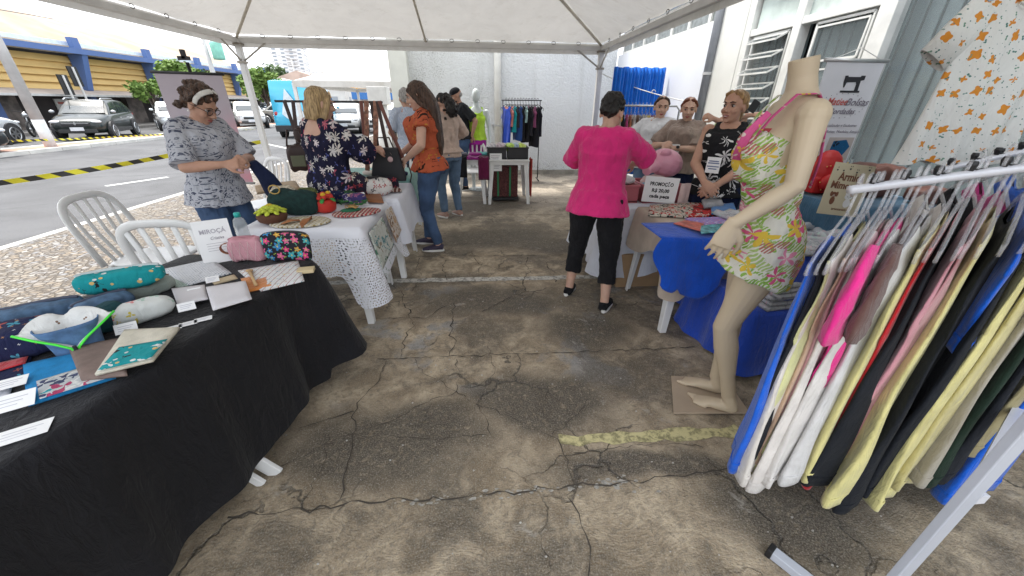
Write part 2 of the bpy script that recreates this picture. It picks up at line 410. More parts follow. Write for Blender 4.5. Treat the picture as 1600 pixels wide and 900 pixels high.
MB().box((-14.15, 35, .02), (.88, 90, .14)).build('median_strip', mat((.42, .24, .18), .9, var=.2, vs=1.5, bump=.4), loc=(0, 0, 0))['kind'] = 'structure'
MB().box((-21.3, 40, .04), (2.2, 150, .16)).build('far_pavement', mat((.30, .28, .26), .9, var=.15), loc=(0, 0, 0))['kind'] = 'structure'
# painted lines: parking bays on the road, and the worn ones on the concrete
LINE = mat((.62, .62, .60), .8, var=.12, vs=12, name='road_paint')
k = MB()
for a, b_ in (((165, 290), (262, 276)), ((330, 267), (430, 262)), ((405, 222), (470, 236))):
    p = P(*a); q = P(*b_); d = (q - p).normalized(); n = V((-d.y, d.x, 0)) * .06
    k.quad(p - n - V((0, 0, .008)), q - n - V((0, 0, .008)), q + n - V((0, 0, .008)), p + n - V((0, 0, .008)))
k.build('parking_lines', LINE, loc=(0, 0, 0))['kind'] = 'structure'
def ragged(pts, w0, w1, name, m, step=.05, z=.004, jit=.35):
    k = MB(); L_ = []
    for a, b_ in zip(pts[:-1], pts[1:]):
        n = max(1, int((b_ - a).length / step))
        L_ += [a.lerp(b_, i / n) for i in range(n)]
    L_.append(pts[-1]); d = (pts[-1] - pts[0]).normalized(); nn = V((-d.y, d.x, 0)); pr = None
    for i, p in enumerate(L_):
        t = i / (len(L_) - 1); w = (w0 + (w1 - w0) * t) / 2
        a = p + nn * w * (1 + random.uniform(-jit, jit)); c = p - nn * w * (1 + random.uniform(-jit, jit)); a.z = c.z = z
        if pr: k.quad(pr[0], a, c, pr[1])
        pr = (a, c)
    o = k.build(name, m, loc=(0, 0, 0)); o['kind'] = 'structure'; return o
def worn_paint(col):
    m, nt, b = newmat('worn_paint'); co = objco(nt); n = noi(nt, co, 26, 6, .7, .5)
    f = sstep(nt, n, .40, .56)
    nt.links.new(mixc(nt, f, tuple(c * .45 for c in col), col), b.inputs['Base Color']); b.inputs['Roughness'].default_value = .85; bumpn(nt, b, n, .5, .008)
    return m
ragged([P(455, 446), P(540, 441), P(880, 434), P(1080, 428)], .085, .085, 'white_floor_line', worn_paint((.55, .53, .48)), jit=.22)
ragged([P(874, 688), P(905, 688), P(1020, 681), P(1157, 675)], .058, .075, 'yellow_floor_line', worn_paint((.58, .52, .27)), jit=.4)
CRK = mat((.062, .052, .042), .95, var=.2)
def cracks():
    c1 = lambda *q: [(300 + a / 1.778, 540 + b / 1.778) for a, b in q]
    c2 = lambda *q: [(540 + a / 3.461, 300 + b / 3.461) for a, b in q]
    lines = [
        (c1((100, 480), (250, 465), (420, 445), (620, 435), (830, 415), (930, 408), (1060, 390), (1200, 380), (1350, 365), (1480, 345), (1600, 338)), .009),
        (c1((540, 45), (520, 100), (470, 150), (450, 190), (455, 240), (440, 310), (420, 380), (412, 430)), .007),
        (c1((735, 40), (745, 90), (735, 130), (640, 165), (560, 210), (480, 235)), .005),
        (c1((620, 40), (640, 80), (700, 105), (735, 130), (790, 165), (820, 210), (830, 250), (740, 255), (650, 262), (560, 255)), .005),
        (c1((790, 165), (850, 185), (930, 220), (1000, 255), (1025, 280), (1045, 320), (1060, 385), (1040, 420), (1075, 470), (1095, 530), (1105, 600), (1100, 650)), .007),
        (c1((1000, 250), (1040, 220), (1090, 170), (1100, 150)), .004), (c1((960, 240), (975, 190), (990, 110)), .004),
        (c1((300, 230), (380, 205), (450, 185)), .008), (c1((1060, 300), (1150, 290), (1280, 275), (1420, 285)), .006),
        (c1((240, 340), (330, 300), (450, 250)), .004), (c1((320, 420), (360, 350), (380, 250)), .003),
        (c1((560, 40), (640, 20), (720, 0)), .004), (c1((830, 30), (840, 80), (790, 120)), .004),
        (c2((400, 360), (380, 430), (440, 470), (390, 490), (355, 540)), .008), (c2((545, 370), (525, 420), (550, 480)), .008),
        (c2((985, 355), (975, 400), (1000, 430), (960, 480), (975, 540), (900, 570), (830, 600), (740, 650)), .011),
        (c2((975, 540), (1060, 550), (1120, 555)), .008), (c2((695, 360), (720, 390), (790, 410)), .01),
        (c2((305, 540), (310, 600), (350, 640), (345, 680), (370, 720), (325, 790), (300, 895)), .009),
        (c2((20, 690), (200, 690), (345, 680), (440, 685), (500, 640), (540, 620)), .007),
        (c2((-40, 592), (120, 580), (250, 550), (330, 535), (400, 510)), .007),
        (c2((590, 600), (575, 690), (570, 760), (595, 820), (560, 890)), .009), (c2((570, 720), (640, 715), (760, 700)), .006),
        (c2((710, 740), (760, 800), (780, 880)), .004), (c2((1080, 380), (1100, 420), (1150, 440)), .01), (c2((1120, 455), (1135, 490)), .01),
        ([(590, 562), (700, 558), (800, 554), (875, 552), (1000, 547), (1085, 543)], .009),
        ([(600, 402), (700, 401), (800, 400), (880, 399)], .012), ([(660, 333), (760, 335), (880, 336)], .014)]
    k = MB()
    for pts, w in lines:
        Q = [P(*p) for p in pts]; L_ = []
        for a, b_ in zip(Q[:-1], Q[1:]):
            n = max(2, int((b_ - a).length / .03))
            for i in range(n):
                p = a.lerp(b_, i / n); t = math.sin(math.pi * i / n)
                q = V((noise.noise(p * 17), noise.noise(p * 17 + V((9, 3, 5))), 0)) * .032 * min(1, t * 2)
                L_.append(p + q)
        L_.append(Q[-1]); pr = None
        for i, p in enumerate(L_):
            a = L_[max(0, i - 1)]; c = L_[min(len(L_) - 1, i + 1)]; d = (c - a)
            if d.length < 1e-6: continue
            d.normalize(); nn = V((-d.y, d.x, 0)); ww = w * random.uniform(.12, 1.0) * .52
            u = p + nn * ww; v = p - nn * ww; u.z = v.z = .0065
            if pr: k.quad(pr[0], pr[1], v, u)
            pr = (u, v)
    k.build('floor_cracks', CRK, loc=(0, 0, 0))['kind'] = 'structure'
cracks()
# crumbled pale mortar along the near joint, and the litter of grit on the slab
k = MB()
for i in range(90):
    t = random.random(); p = P(640 + t * 330, 786 - t * 32) if i % 3 else P(960 + random.gauss(0, 26), 757 + random.gauss(0, 5))
    r = random.uniform(.003, .010); a0 = random.random() * 6; p.x += random.gauss(0, .03); p.y += random.gauss(0, .012)
    k.quad(*[V((p.x + r * 1.6 * math.cos(a0 + j * 1.05) * random.uniform(.6, 1.2), p.y + r * math.sin(a0 + j * 1.05) * random.uniform(.5, 1.1), .0052 + .0001 * (i % 9))) for j in range(6)])
k.build('mortar_flakes', mat((.36, .34, .30), .9, var=.3, vs=60, bump=.5), loc=(0, 0, 0))['kind'] = 'stuff'
k = MB()
for i in range(260):
    x = random.uniform(-1.1, 1.6); y = random.uniform(.55, 4.5); r = random.choice((.0015, .002, .003, .0045))
    k.ball((x, y, .002), (r * 1.3, r, r * .8), n=5, m=3)
k.build('grit', mat((.42, .40, .36), .9, var=.3, vs=40), loc=(0, 0, 0))['kind'] = 'stuff'

# ================================================================== buildings beside the tent
def stucco(mould=True, base=(.68, .69, .69)):
    m, nt, b = newmat('stucco'); co = objco(nt); s = nd(nt, 'SeparateXYZ', {0: co})
    n = noi(nt, co, 30, 5, .6); g = noi(nt, co, .8, 5)
    c = mixc(nt, sstep(nt, g, .3, .7), tuple(v * .93 for v in base), base)
    if mould:
        f = sstep(nt, noi(nt, co, 42, 4, .8), .53, .60)
        msk = mth(nt, 'MULTIPLY', sstep(nt, noi(nt, co, 1.2, 4), .44, .62), sstep(nt, s.outputs[0], .35, -.9))
        lo = mth(nt, 'MULTIPLY', sstep(nt, s.outputs[2], .5, .05), sstep(nt, noi(nt, co, 3, 5), .35, .6))
        c = mixc(nt, mth(nt, 'MULTIPLY', f, mth(nt, 'MAXIMUM', msk, lo)), c, (.14, .14, .12))
        c = mixc(nt, mth(nt, 'MULTIPLY', sstep(nt, s.outputs[0], .3, -1.2), .35), c, (.50, .50, .44))
    nt.links.new(c, b.inputs['Base Color']); b.inputs['Roughness'].default_value = .9
    dr = nd(nt, 'TexNoise', {'Vector': nd(nt, 'Mapping', {0: co, 3: (5, 5, .35)}).outputs[0], 'Scale': 1, 'Detail': 5}).outputs[0]
    c = mixc(nt, mth(nt, 'MULTIPLY', sstep(nt, dr, .5, .72), .3), c, (.42, .42, .40)); nt.links.new(c, b.inputs['Base Color'])
    bumpn(nt, b, n, .9, .03); return m
bw = thing('rough_wall_building', 'rough white stucco wall with a plastic downpipe closing the passage at the back', 'building', (.6, 9.1, 0))
MB().box((.62, 9.2, 2.6), (4.76, .3, 5.2)).build('wall', stucco(), bw)
MB().box((-1.58, 9.05, 2.6), (.36, .5, 5.2)).build('corner_column', mat((.56, .56, .50), .9, var=.12, vs=2, bump=.3), bw, bevel=.01)
MB().box((.8, 9.02, .05), (4.3, .06, .1)).build('plinth', mat((.28, .26, .22), .9, var=.25, vs=5, bump=.4), bw)
PVC = mat((.70, .69, .64), .45, var=.06)
pp = MB().tube([(.43, 8.97, .15), (.43, 8.97, 4.6)], .075, 16).build('downpipe', PVC, bw, True)
k = MB()
for z in (1.05, 2.5): k.tube([(.43, 8.97, z), (.43, 8.97, z + .03)], .083, 16); k.box((.43, 9.02, z + .015), (.26, .05, .025))
k.build('pipe_clamp', mat((.35, .35, .33), .6), pp)

rb = thing('shop_building', 'white shop building with louvre windows and tall glazing along the right side', 'building', (3.1, 4, 0))
WH = mat((.70, .72, .76), .8, var=.04, vs=1.2, bump=.15, name='wall_paint'); CREAM = mat((.66, .66, .62), .75, var=.05, vs=2, bump=.1)
FR = mat((.68, .68, .65), .5, var=.08, vs=8, bump=.1, name='frame_paint')
k = MB(); k.box((3.12, 7.15, 1.215), (.24, 3.7, 2.43)); k.box((3.12, 7.15, 4.1), (.24, 3.7, 2.2)); k.build('wall', WH, rb)
k = MB(); k.box((3.09, 4.94, 2.6), (.26, .68, 5.2)); k.box((3.0, 4.86, 2.6), (.10, .34, 5.2)); k.box((3.12, 3.85, .55), (.2, 1.6, 1.1)); k.build('pilaster', CREAM, rb, bevel=.008)
pg = mat((.21, .22, .24), .5, var=.1)
MB().tube([(2.93, 5.22, .02), (2.93, 5.22, 5)], .05, 14).build('downpipe', pg, rb, True)
k = MB()
for z in (.8, 1.85, 2.75): k.tube([(2.93, 5.22, z), (2.93, 5.22, z + .03)], .058, 14)
k.build('pipe_clamp', mat((.5, .5, .5), .5), rb)
MB().tube([(2.985, 5.10, .1), (2.985, 5.10, 5)], .008, 6).build('cable', mat((.4, .4, .4)), rb)
GL = mat((.30, .35, .36), .04, var=.0, spec=.9, name='window_glass', alpha=.20)
GLD = mat((.05, .06, .065), .08, var=.0, spec=.9, name='dark_glass')
PG = mat((.46, .53, .50), .12, var=.18, vs=5, spec=.9, name='frosted_glass', bump=.05)
for i in range(7):
    y1 = 8.75 - i * .53
    w = MB().box((3.04, y1 - .265, 2.62), (.03, .47, .32)).build('window', mat((.20, .22, .22), .15, var=.25, vs=14, spec=.8), rb)
    k = MB(); k.box((3.03, y1 - .265, 2.445), (.06, .53, .03)); k.box((3.03, y1 - .265, 2.795), (.06, .53, .03)); k.box((3.03, y1 - .015, 2.62), (.06, .03, .32)); k.box((3.03, y1 - .515, 2.62), (.06, .03, .32)); k.build('frame', FR, w)
MB().box((3.02, 7.1, 2.98), (.10, 3.6, .34)).build('fascia', mat((.30, .42, .62), .6, var=.08), rb)
k = MB()
for y, w_ in ((4.60, .05), (3.90, .10), (3.04, .13), (.9, .10), (-1.2, .1)): k.box((3.0, y, 1.8 if y > 3.5 else 1.6), (.10, w_, 2.6 if y > 3.5 else 3.2))
k.box((3.0, 3.82, 2.20), (.09, 1.50, .06)); k.box((3.0, 3.82, 2.56), (.10, 1.50, .08)); k.box((3.0, 3.82, 1.13), (.12, 1.50, .07)); k.box((3.0, 1, .06), (.1, 4, .12)); k.box((3.0, 1.2, 3.05), (.09, 4.4, .1)); k.box((3.0, 3.82, 2.98), (.09, 1.5, .09))
k.build('window_frame', FR, rb, bevel=.004)
MB().box((3.01, 3.82, 2.38), (.012, 1.46, .30)).build('transom_pane', PG, rb)
MB().box((3.012, 3.82, 2.77), (.012, 1.46, .33)).build('transom_pane', PG, rb)
def louvre(y0, y1, n, tilt, za, zb):
    w = MB().box((3.045, (y0 + y1) / 2, (za + zb) / 2), (.008, y1 - y0, zb - za)).build('window', GL, rb)
    k = MB(); T = .018
    for y in (y0, y1): k.beam((2.98, y, za), (2.98, y, zb), T, T)
    k.beam((2.98, y0, za), (2.98, y1, za), T, T); k.beam((2.98, y0, zb), (2.98, y1, zb), T, T)
    for i in range(n):
        z = za + (zb - za) * (i + .9) / n; s_ = (zb - za) / n * .8; ox = s_ * math.sin(tilt); oz = s_ * math.cos(tilt)
        k.beam((2.97, y0 + .02, z), (2.97, y1 - .02, z), .01, .014); k.beam((2.97 - ox, y0 + .02, z - oz), (2.97 - ox, y1 - .02, z - oz), .012, .016)
        for y in (y0 + .02, y1 - .02): k.beam((2.97, y, z), (2.97 - ox, y, z - oz), .01, .014)
    k.build('frame', FR, w)
    k = MB()
    for i in range(n):
        z = za + (zb - za) * (i + .9) / n; s_ = (zb - za) / n * .8; ox = s_ * math.sin(tilt); oz = s_ * math.cos(tilt)
        k.quad((2.972, y0 + .03, z), (2.972, y1 - .03, z), (2.972 - ox, y1 - .03, z - oz), (2.972 - ox, y0 + .03, z - oz))
    k.build('louvre_pane', GL, w)
louvre(4.00, 4.52, 7, R(62), 1.17, 2.15); louvre(3.15, 3.68, 3, R(2), 1.17, 2.15)
k = MB()
for y in (4.40, 4.22, 4.08): k.beam((3.08, y, 1.1), (3.08, y, 2.2), .012)
for z in [1.2 + i * .12 for i in range(9)]: k.beam((3.08, 3.95, z), (3.08, 4.56, z), .006)
k.build('window_grille', mat((.08, .08, .08), .6), rb)
MB().box((3.015, 1.0, 1.55), (.008, 3.95, 3.0)).build('shop_window_pane', GL, rb)
BL = mat((.155, .20, .215), .55, var=.12, vs=3, name='blind_fabric')
k = MB(); y = 3.85 + .7
while y > -1.4:
    k.box((3.15, y, 1.55), (.006, .112, 3.1), Matrix.Rotation(R(-13), 3, 'Z')); y -= .112
k.build('vertical_blind', BL, rb)
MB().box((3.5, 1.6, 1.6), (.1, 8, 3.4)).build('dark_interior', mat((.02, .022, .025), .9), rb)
k = MB(); k.box((3.3, 1.6, 3.3), (.6, 8, .1)); k.box((3.6, 1.6, 4.6), (1.1, 8, 2.5)); k.build('upper_wall', CREAM, rb)
# ------------------------------------------------------------------ the tent overhead
def canopy_mat(trans=.55):
    m, nt, b = newmat('canopy_vinyl'); co = objco(nt)
    n = noi(nt, co, 2.2, 6, .6, .4); f2 = noi(nt, co, 60, 3)
    col = mixc(nt, sstep(nt, n, .3, .7), (.55, .525, .485), (.68, .66, .62))
    col = mixc(nt, mth(nt, 'MULTIPLY', sstep(nt, noi(nt, co, 3.5, 7, .75), .52, .66), .42), col, (.40, .36, .30))
    nt.links.new(col, b.inputs['Base Color']); b.inputs['Roughness'].default_value = .6; b.inputs['Specular IOR Level'].default_value = .2
    tr = nd(nt, 'BsdfTranslucent', {0: (.78, .77, .75, 1)}); mxs = nd(nt, 'MixShader', {0: trans, 1: b.outputs[0], 2: tr.outputs[0]})
    nt.links.new(mxs.outputs[0], nt.nodes['Material Output'].inputs[0]); bumpn(nt, b, f2, .12, .004); return m
CAN = canopy_mat(.15)
BEAM = mat((.60, .59, .57), .45, var=.08, vs=4, name='tent_tube'); HIP = mat((.50, .46, .38), .6, var=.15)
def tent(name, label, x0, x1, y0, y1, z, apex, posts=True, detail=True):
    t = thing(name, label, 'tent', ((x0 + x1) / 2, (y0 + y1) / 2, 0)); cx, cy = (x0 + x1) / 2, (y0 + y1) / 2
    cs = [(x0, y0), (x1, y0), (x1, y1), (x0, y1)]
    k = MB()
    for i in range(4):
        a = V((*cs[i], z + .04)); b_ = V((*cs[(i + 1) % 4], z + .04)); ap = V((cx, cy, apex))
        def fn(u, v):
            e = a.lerp(b_, u); p = e.lerp(ap, v)
            p.z += -.16 * math.sin(math.pi * v) * (.55 + .45 * math.sin(math.pi * u)) + .008 * noise.noise(p * 2.5) * 3
            return p
        k.grid(fn, 22, 18)
    k.build('canopy', CAN, t, True)
    k = MB()
    for i in range(4):
        a = V((*cs[i], z + .03)); b_ = V((*cs[(i + 1) % 4], z + .03)); o = V((0, 0, -.15)); n = (a.lerp(b_, .5) - V((cx, cy, z))).normalized() * .045
        k.quad(a + n, b_ + n, b_ + n + o, a + n + o); k.quad(a + n, b_ + n, b_, a)
    k.build('valance', CAN, t)
    k = MB()
    for i in range(4): k.beam((*cs[i], z - .03), (*cs[(i + 1) % 4], z - .03), .055, .07)
    k.build('eave_beam', BEAM, t, bevel=.006)
    if detail:
        k = MB()
        for i in range(4):
            k.tube([(*cs[i], z + .0), (cs[i][0] * .5 + cx * .5, cs[i][1] * .5 + cy * .5, (z + apex) / 2 - .155), (cx, cy, apex - .05)], .019, 8)
        for i in range(4):
            m_ = V((*cs[i], z)).lerp(V((*cs[(i + 1) % 4], z)), .5); q = m_.lerp(V((cx, cy, apex)), .5); q.z -= .175
            k.tube([m_, q, (cx, cy, apex - .05)], .016, 8)
        k.build('rafter', HIP, t, True)
        for i in range(4):
            a = V((*cs[i], z - .02)); b_ = V((*cs[(i + 1) % 4], z - .02)); inn = (V((cx, cy, 0)) - (a + b_) / 2); inn.z = 0; inn.normalize()
            for j in range(1, 14):
                p = a.lerp(b_, j / 14) + inn * .045 + V((0, 0, .045)); d = (b_ - a).normalized()
                MB().tube([p + d * (.035 * math.cos(q)) + V((0, 0, .022 * math.sin(q))) for q in [x_ * .7 for x_ in range(9)]], .0045, 5).build('tie_ring', mat((.10, .09, .08), .5), t)
    for (x, y) in cs:
        pk = MB().box((x, y, z / 2 - .02), (.085, .085, z - .02)).build('post', BEAM, t, bevel=.006)
        if detail:
            k = MB(); k.box((x, y, z - .33), (.12, .12, .03)); k.box((x, y, z - .08), (.14, .14, .02)); k.box((x, y, .006), (.2, .2, .012)); k.build('clamp', mat((.28, .25, .21), .5, .5), pk)
            sx = 1 if x < cx else -1; sy = 1 if y < cy else -1
            for e in ((x + sx * .42, y, z - .06), (x, y + sy * .42, z - .06)): MB().tube([(x, y, z - .33), e], .014, 8).build('brace', mat((.42, .40, .36), .4, .4), t)
    return t
tent('market_tent', 'large grey white market tent overhead with square posts covering the stalls', -3.76, 2.13, .25, 7.3, 2.385, 3.85)
tent('market_tent', 'smaller bright white tent roof farther back beyond the stalls', -5.0, 1.0, 12.0, 18.0, 1.98, 3.3, detail=False)
# ------------------------------------------------------------------ across the road
bb = thing('market_building', 'long yellow slatted building with blue fins and arched roof across the road', 'building', (-27, 20, 0))
YEL = mat((.62, .43, .17), .7, var=.06, vs=.8); BLU = mat((.075, .14, .34), .6, var=.06, vs=.8)
XB = -22.4
YA, YB = -6, 46
zt = 3.75; za = 1.92
k = MB()
for i in range(5):
    z0 = za + .05 + i * .33; k.quad((XB + .02, YA, z0), (XB + .02, YB, z0), (XB - .14, YB, z0 + .31), (XB - .14, YA, z0 + .31)); k.quad((XB + .02, YA, z0), (XB - .14, YA, z0 - .02), (XB - .14, YB, z0 - .02), (XB + .02, YB, z0))
k.build('slat_panel', YEL, bb)
for y in range(-4, 47, 5):
    k = MB(); k.prism([(0, 0), (.28, 0), (.75, 1.78), (0, 1.78)], (XB, y, za + .02), (1, 0, 0), (0, 0, 1), .34)
    k.prism([(-.1, 0), (.16, 0), (.16, .55), (-.1, .55)], (XB + .4, y, zt + .2), (1, 0, 0), (0, 0, 1), .42)
    k.box((XB + .1, y, za / 2), (.3, .3, za)); k.build('fin', BLU, bb)
k = MB(); k.box((XB + .75, 20, zt + .08), (.12, 52, .26)); k.build('roof_edge_band', BLU, bb)
MB().box((XB + .35, 20, zt + .0), (.75, 52, .06)).build('soffit', mat((.42, .41, .38), .8), bb)
k = MB()
k.grid(lambda u, v: (XB + .2 - 16 * u, YA + (YB - YA - 2) * v, zt + .3 + 3.0 * math.sin(math.pi * u * .97) ** .9 * (.85 + .15 * math.cos((v - .4) * 5))), 14, 30)
k.build('arched_roof', mat((.40, .31, .225), .9, var=.22, vs=.5, bump=.2), bb, True)
MB().box((XB + .05, 20, zt + .38), (.1, 52, .36)).build('parapet', mat((.60, .68, .74), .7, var=.1), bb)
MB().quad((XB, YA, za + .05), (XB + 1.5, YA, za - .22), (XB + 1.5, YB, za - .22), (XB, YB, za + .05)).build('awning', mat((.42, .36, .32), .8, var=.15, vs=1), bb)
MB().box((XB + 1.5, 20, za - .25), (.06, 52, .10)).build('awning_edge', mat((.46, .46, .45), .6), bb)
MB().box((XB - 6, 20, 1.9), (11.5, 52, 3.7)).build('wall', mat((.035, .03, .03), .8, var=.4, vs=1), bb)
SG = mat((.60, .60, .58), .6)
for y, c in ((13.1, 0), (14.5, 1), (24.5, 0), (26.5, 1), (31, 0)):
    s_ = MB().box((XB - .2, y, .95), (.05, .75, 1.1)).build('hanging_poster', SG, bb)
    k = MB(); k.box((XB - .165, y, 1.30), (.01, .5, .10)); k.build('heading', mat((.45, .12, .10) if c == 0 else (.1, .1, .12)), s_)
    k = MB()
    for i in range(6): k.box((XB - .165, y, 1.12 - i * .09), (.01, .45 - .1 * (i % 2), .025))
    k.build('lines', mat((.3, .3, .3)), s_)
for y in (10, 17.5, 21.5, 29): MB().box((XB - .1, y, .9), (.3, 1.2, 1.7)).build('shop_front', mat((.12, .10, .09), .5, var=.6, vs=2), bb)
# ------------------------------------------------------------------ tower and houses in the distance
def block(name, label, cat, c, w, d, h, nf, nw, m, wm, rz=0, balc=True):
    t = thing(name, label, cat, c, rz); k = MB().box((0, 0, h / 2), (w, d, h)); k.box((0, 0, h + h * .02), (w * .5, d * .6, h * .04)); k.build('wall', m, t, local=True)
    for f in range(nf):
        z = (f + .55) * h / nf
        k = MB()
        for j in range(nw):
            x = -w / 2 + (j + .5) * w / nw
            k.box((x, -d / 2 - .02, z), (w / nw * .42, .1, h / nf * .42)); k.box((w / 2 + .02, -d / 2 + (j + .5) * d / nw, z), (.1, d / nw * .4, h / nf * .4))
        k.build('window_row', wm, t, local=True)
        if balc: MB().box((w * .12, -d / 2 - .6, z - h / nf * .33), (w * .34, 1.2, h / nf * .22)).build('balcony', m, t, local=True)
    return t
TW = mat((.74, .72, .72), .8, var=.05, vs=.1); TWW = mat((.30, .33, .37), .4, var=.1, vs=.2)
p = PY(462, 150, 230); block('apartment_tower', 'tall pale apartment tower with stacked balconies far behind the houses', 'building', (p.x + 1.5, 230, 0), 15, 14, 26.5, 17, 4, TW, TWW, R(14))
def house(label, x, y, w, d, h, wc, rc, name='house', g=None):
    t = thing(name, label, 'house', (x, y, 0), 0, g)
    MB().box((0, 0, h / 2), (w, d, h)).build('wall', mat(wc, .85, var=.08, vs=.6), t, local=True)
    k = MB(); k.prism([(-w / 2 - .4, h), (w / 2 + .4, h), (0, h + w * .16)], (0, 0, 0), (1, 0, 0), (0, 0, 1), d + .8); k.build('roof', mat(rc, .85, var=.2, vs=1), t, local=True)
    for i in range(3):
        MB().box((w / 2 + .02, -d / 2 + (i + .5) * d / 3, h * .5), (.06, .9, h * .28)).build('window', TWW, t, local=True)
        MB().box((-w / 2 + (i + .5) * w / 3, -d / 2 - .02, h * .5), (w * .14, .06, h * .28)).build('window', TWW, t, local=True)
house('white house with a curved awning behind the parked cars', -24, 50, 9, 10, 2.6, (.58, .58, .56), (.46, .42, .40))
house('low white house with a tiled roof under the trees', -25, 68, 12, 12, 3.4, (.66, .66, .64), (.48, .36, .30))
house('grey roofed house at the end of the street', -20, 90, 12, 10, 3.6, (.62, .60, .58), (.36, .34, .33))
t = thing('shop', 'distant orange and blue painted shop seen under the far tent', 'building', (-6, 58, 0))
MB().box((-6, 61, 1.5), (22, 5, 3.0)).build('wall', mat((.55, .50, .45), .8), t); MB().box((-6, 58.3, 3.3), (22, .3, 1.1)).build('orange_fascia', mat((.75, .38, .06), .7, var=.2, vs=2), t)
MB().box((-6, 58.2, 2.3), (22, .3, .95)).build('blue_band', mat((.04, .16, .42), .6), t); MB().box((2.5, 58.1, 1.4), (7, .3, .6)).build('red_band', mat((.5, .08, .05), .6), t)
t = thing('billboard', 'blank white billboard on two poles beyond the lot', 'sign', (-4.6, 38, 0))
MB().box((-3.9, 38, 2.4), (2.6, .15, 2.6)).build('panel', mat((.78, .79, .8), .6, var=.02), t); MB().box((-3.1, 38.1, .8), (.12, .12, 1.6)).build('pole', BEAM, t); MB().box((-4.7, 38.1, .8), (.12, .12, 1.6)).build('pole', BEAM, t)
t = thing('no_parking_sign', 'round white road sign on a thin pole near the wall corner', 'sign', (-2.75, 14, 0))
MB().tube([(-2.75, 14, 0), (-2.75, 14, 2.1)], .03, 8).build('pole', BEAM, t); MB().tube([(-2.75, 13.95, 2.0), (-2.75, 13.93, 2.0)], .16, 20).build('disc', mat((.75, .7, .7), .5), t)
MB().tube([(-2.75, 13.92, 2.0), (-2.75, 13.915, 2.0)], .10, 20).build('ring', mat((.6, .5, .5), .5), t)
t = thing('concrete_column', 'thick white concrete column standing at the wall corner', 'column', (-2.15, 9.9, 0)); q = P(608, 266)
MB().tube([(q.x, q.y, 0), (q.x, q.y, 1.45)], .155, 18).build('shaft', mat((.70, .70, .67), .85, var=.1, vs=5, bump=.3), t, True)
MB().box((q.x, q.y, 1.63), (.42, .42, .36)).build('cap', mat((.62, .61, .58), .85, var=.08), t, bevel=.01)

# ------------------------------------------------------------------ poles and wires
PC = mat((.48, .47, .46), .8, var=.12, vs=3)
def upole(label, x, y, h, r, tr=False, arm=True, name='utility_pole'):
    t = thing(name, label, 'pole', (x, y, 0)); MB().tube([(x, y, 0), (x, y, h)], [r, r * .6], 10).build('shaft', PC, t, True)
    if arm:
        for z in (h - .25, h - .9): MB().box((x, y, z), (1.5, .1, .1)).build('crossarm', mat((.3, .28, .26)), t)
    if tr: MB().lathe((x + .55, y, h * .70), [(.02, 0), (.26, .02), (.28, .1), (.28, .75), (.2, .85), (.02, .86)], 14).build('transformer', mat((.20, .48, .38), .5), t, True)
    return t
q = PX(347, 160, -14.2)
upole('concrete utility pole carrying a green transformer behind the pink banner', q.x, q.y, 4.9, .15, True, False)
upole('dark utility pole in front of the distant tower', PY(468, 150, 75).x, 75, 7.9, .22)
t = thing('street_lamp', 'curved arm street lamp above the white van', 'lamp', (PY(488, 150, 60).x, 60, 0)); x = PY(488, 150, 60).x
MB().tube([(x, 60, 0), (x, 60, 4.3), (x + .5, 60, 5.0), (x + 1.5, 60, 5.1)], .07, 8).build('pole', PC, t, True); MB().ball((x + 1.8, 60, 5.08), (.5, .16, .08)).build('lamp_head', PC, t, True)
q = PX(60, 190, -14.1); t = thing('lamp_post', 'thick grey street pole with a white painted foot on the median', 'pole', (q.x, q.y, 0))
MB().tube([(q.x, q.y, .05), (q.x, q.y, .9)], .15, 12).build('painted_foot', mat((.66, .66, .65), .7), t, True); MB().tube([(q.x, q.y, .9), (q.x, q.y, 6)], [.149, .10], 12).build('shaft', PC, t, True)
t = thing('signal_post', 'thin grey post at the left edge beside the median', 'post', (-13.95, 12.1, 0)); q = P(12, 232)
MB().tube([(q.x, q.y, .05), (q.x, q.y, 2.0)], .05, 10).build('shaft', PC, t, True)
for px, y0, lab in ((612, 21.2, 'first'), (590, 20, 'x')):
    pass
for (px, h, lab) in ((122, 2.55, 'shorter twin sign post with a dark panel behind the black car'), (142, 2.95, 'taller twin sign post with a dark panel behind the black car')):
    q = PX(px, 170, -20.4); t = thing('sign_post', lab, 'sign', (q.x, q.y, 0))
    MB().tube([(q.x, q.y, 0), (q.x, q.y, h)], .045, 8).build('pole', BEAM, t); MB().box((q.x - .06, q.y, h - .42), (.05, .5, .9)).build('panel', BLACK, t)
WI = mat((.12, .12, .13), .6)
wx = [(-14.2, 4.7), (-14.2, 4.2), (-14.6, 5.4), (-13.8, 5.6), (-16, 6.3), (-16.4, 6.9)]
for i, (x, z) in enumerate(wx):
    k = MB(); k.tube([(x, y_, z - .5 * math.sin(math.pi * ((y_ + 20) % 45) / 45)) for y_ in range(-10, 90, 4)], .012, 4)
    tag(k.build('power_line', WI), 'thin dark street cable against the sky, %s of the six' % ('lowest', 'second lowest', 'third', 'fourth', 'second highest', 'highest')[(1, 0, 2, 3, 4, 5)[i]], 'cable', 'overhead cables along the street')
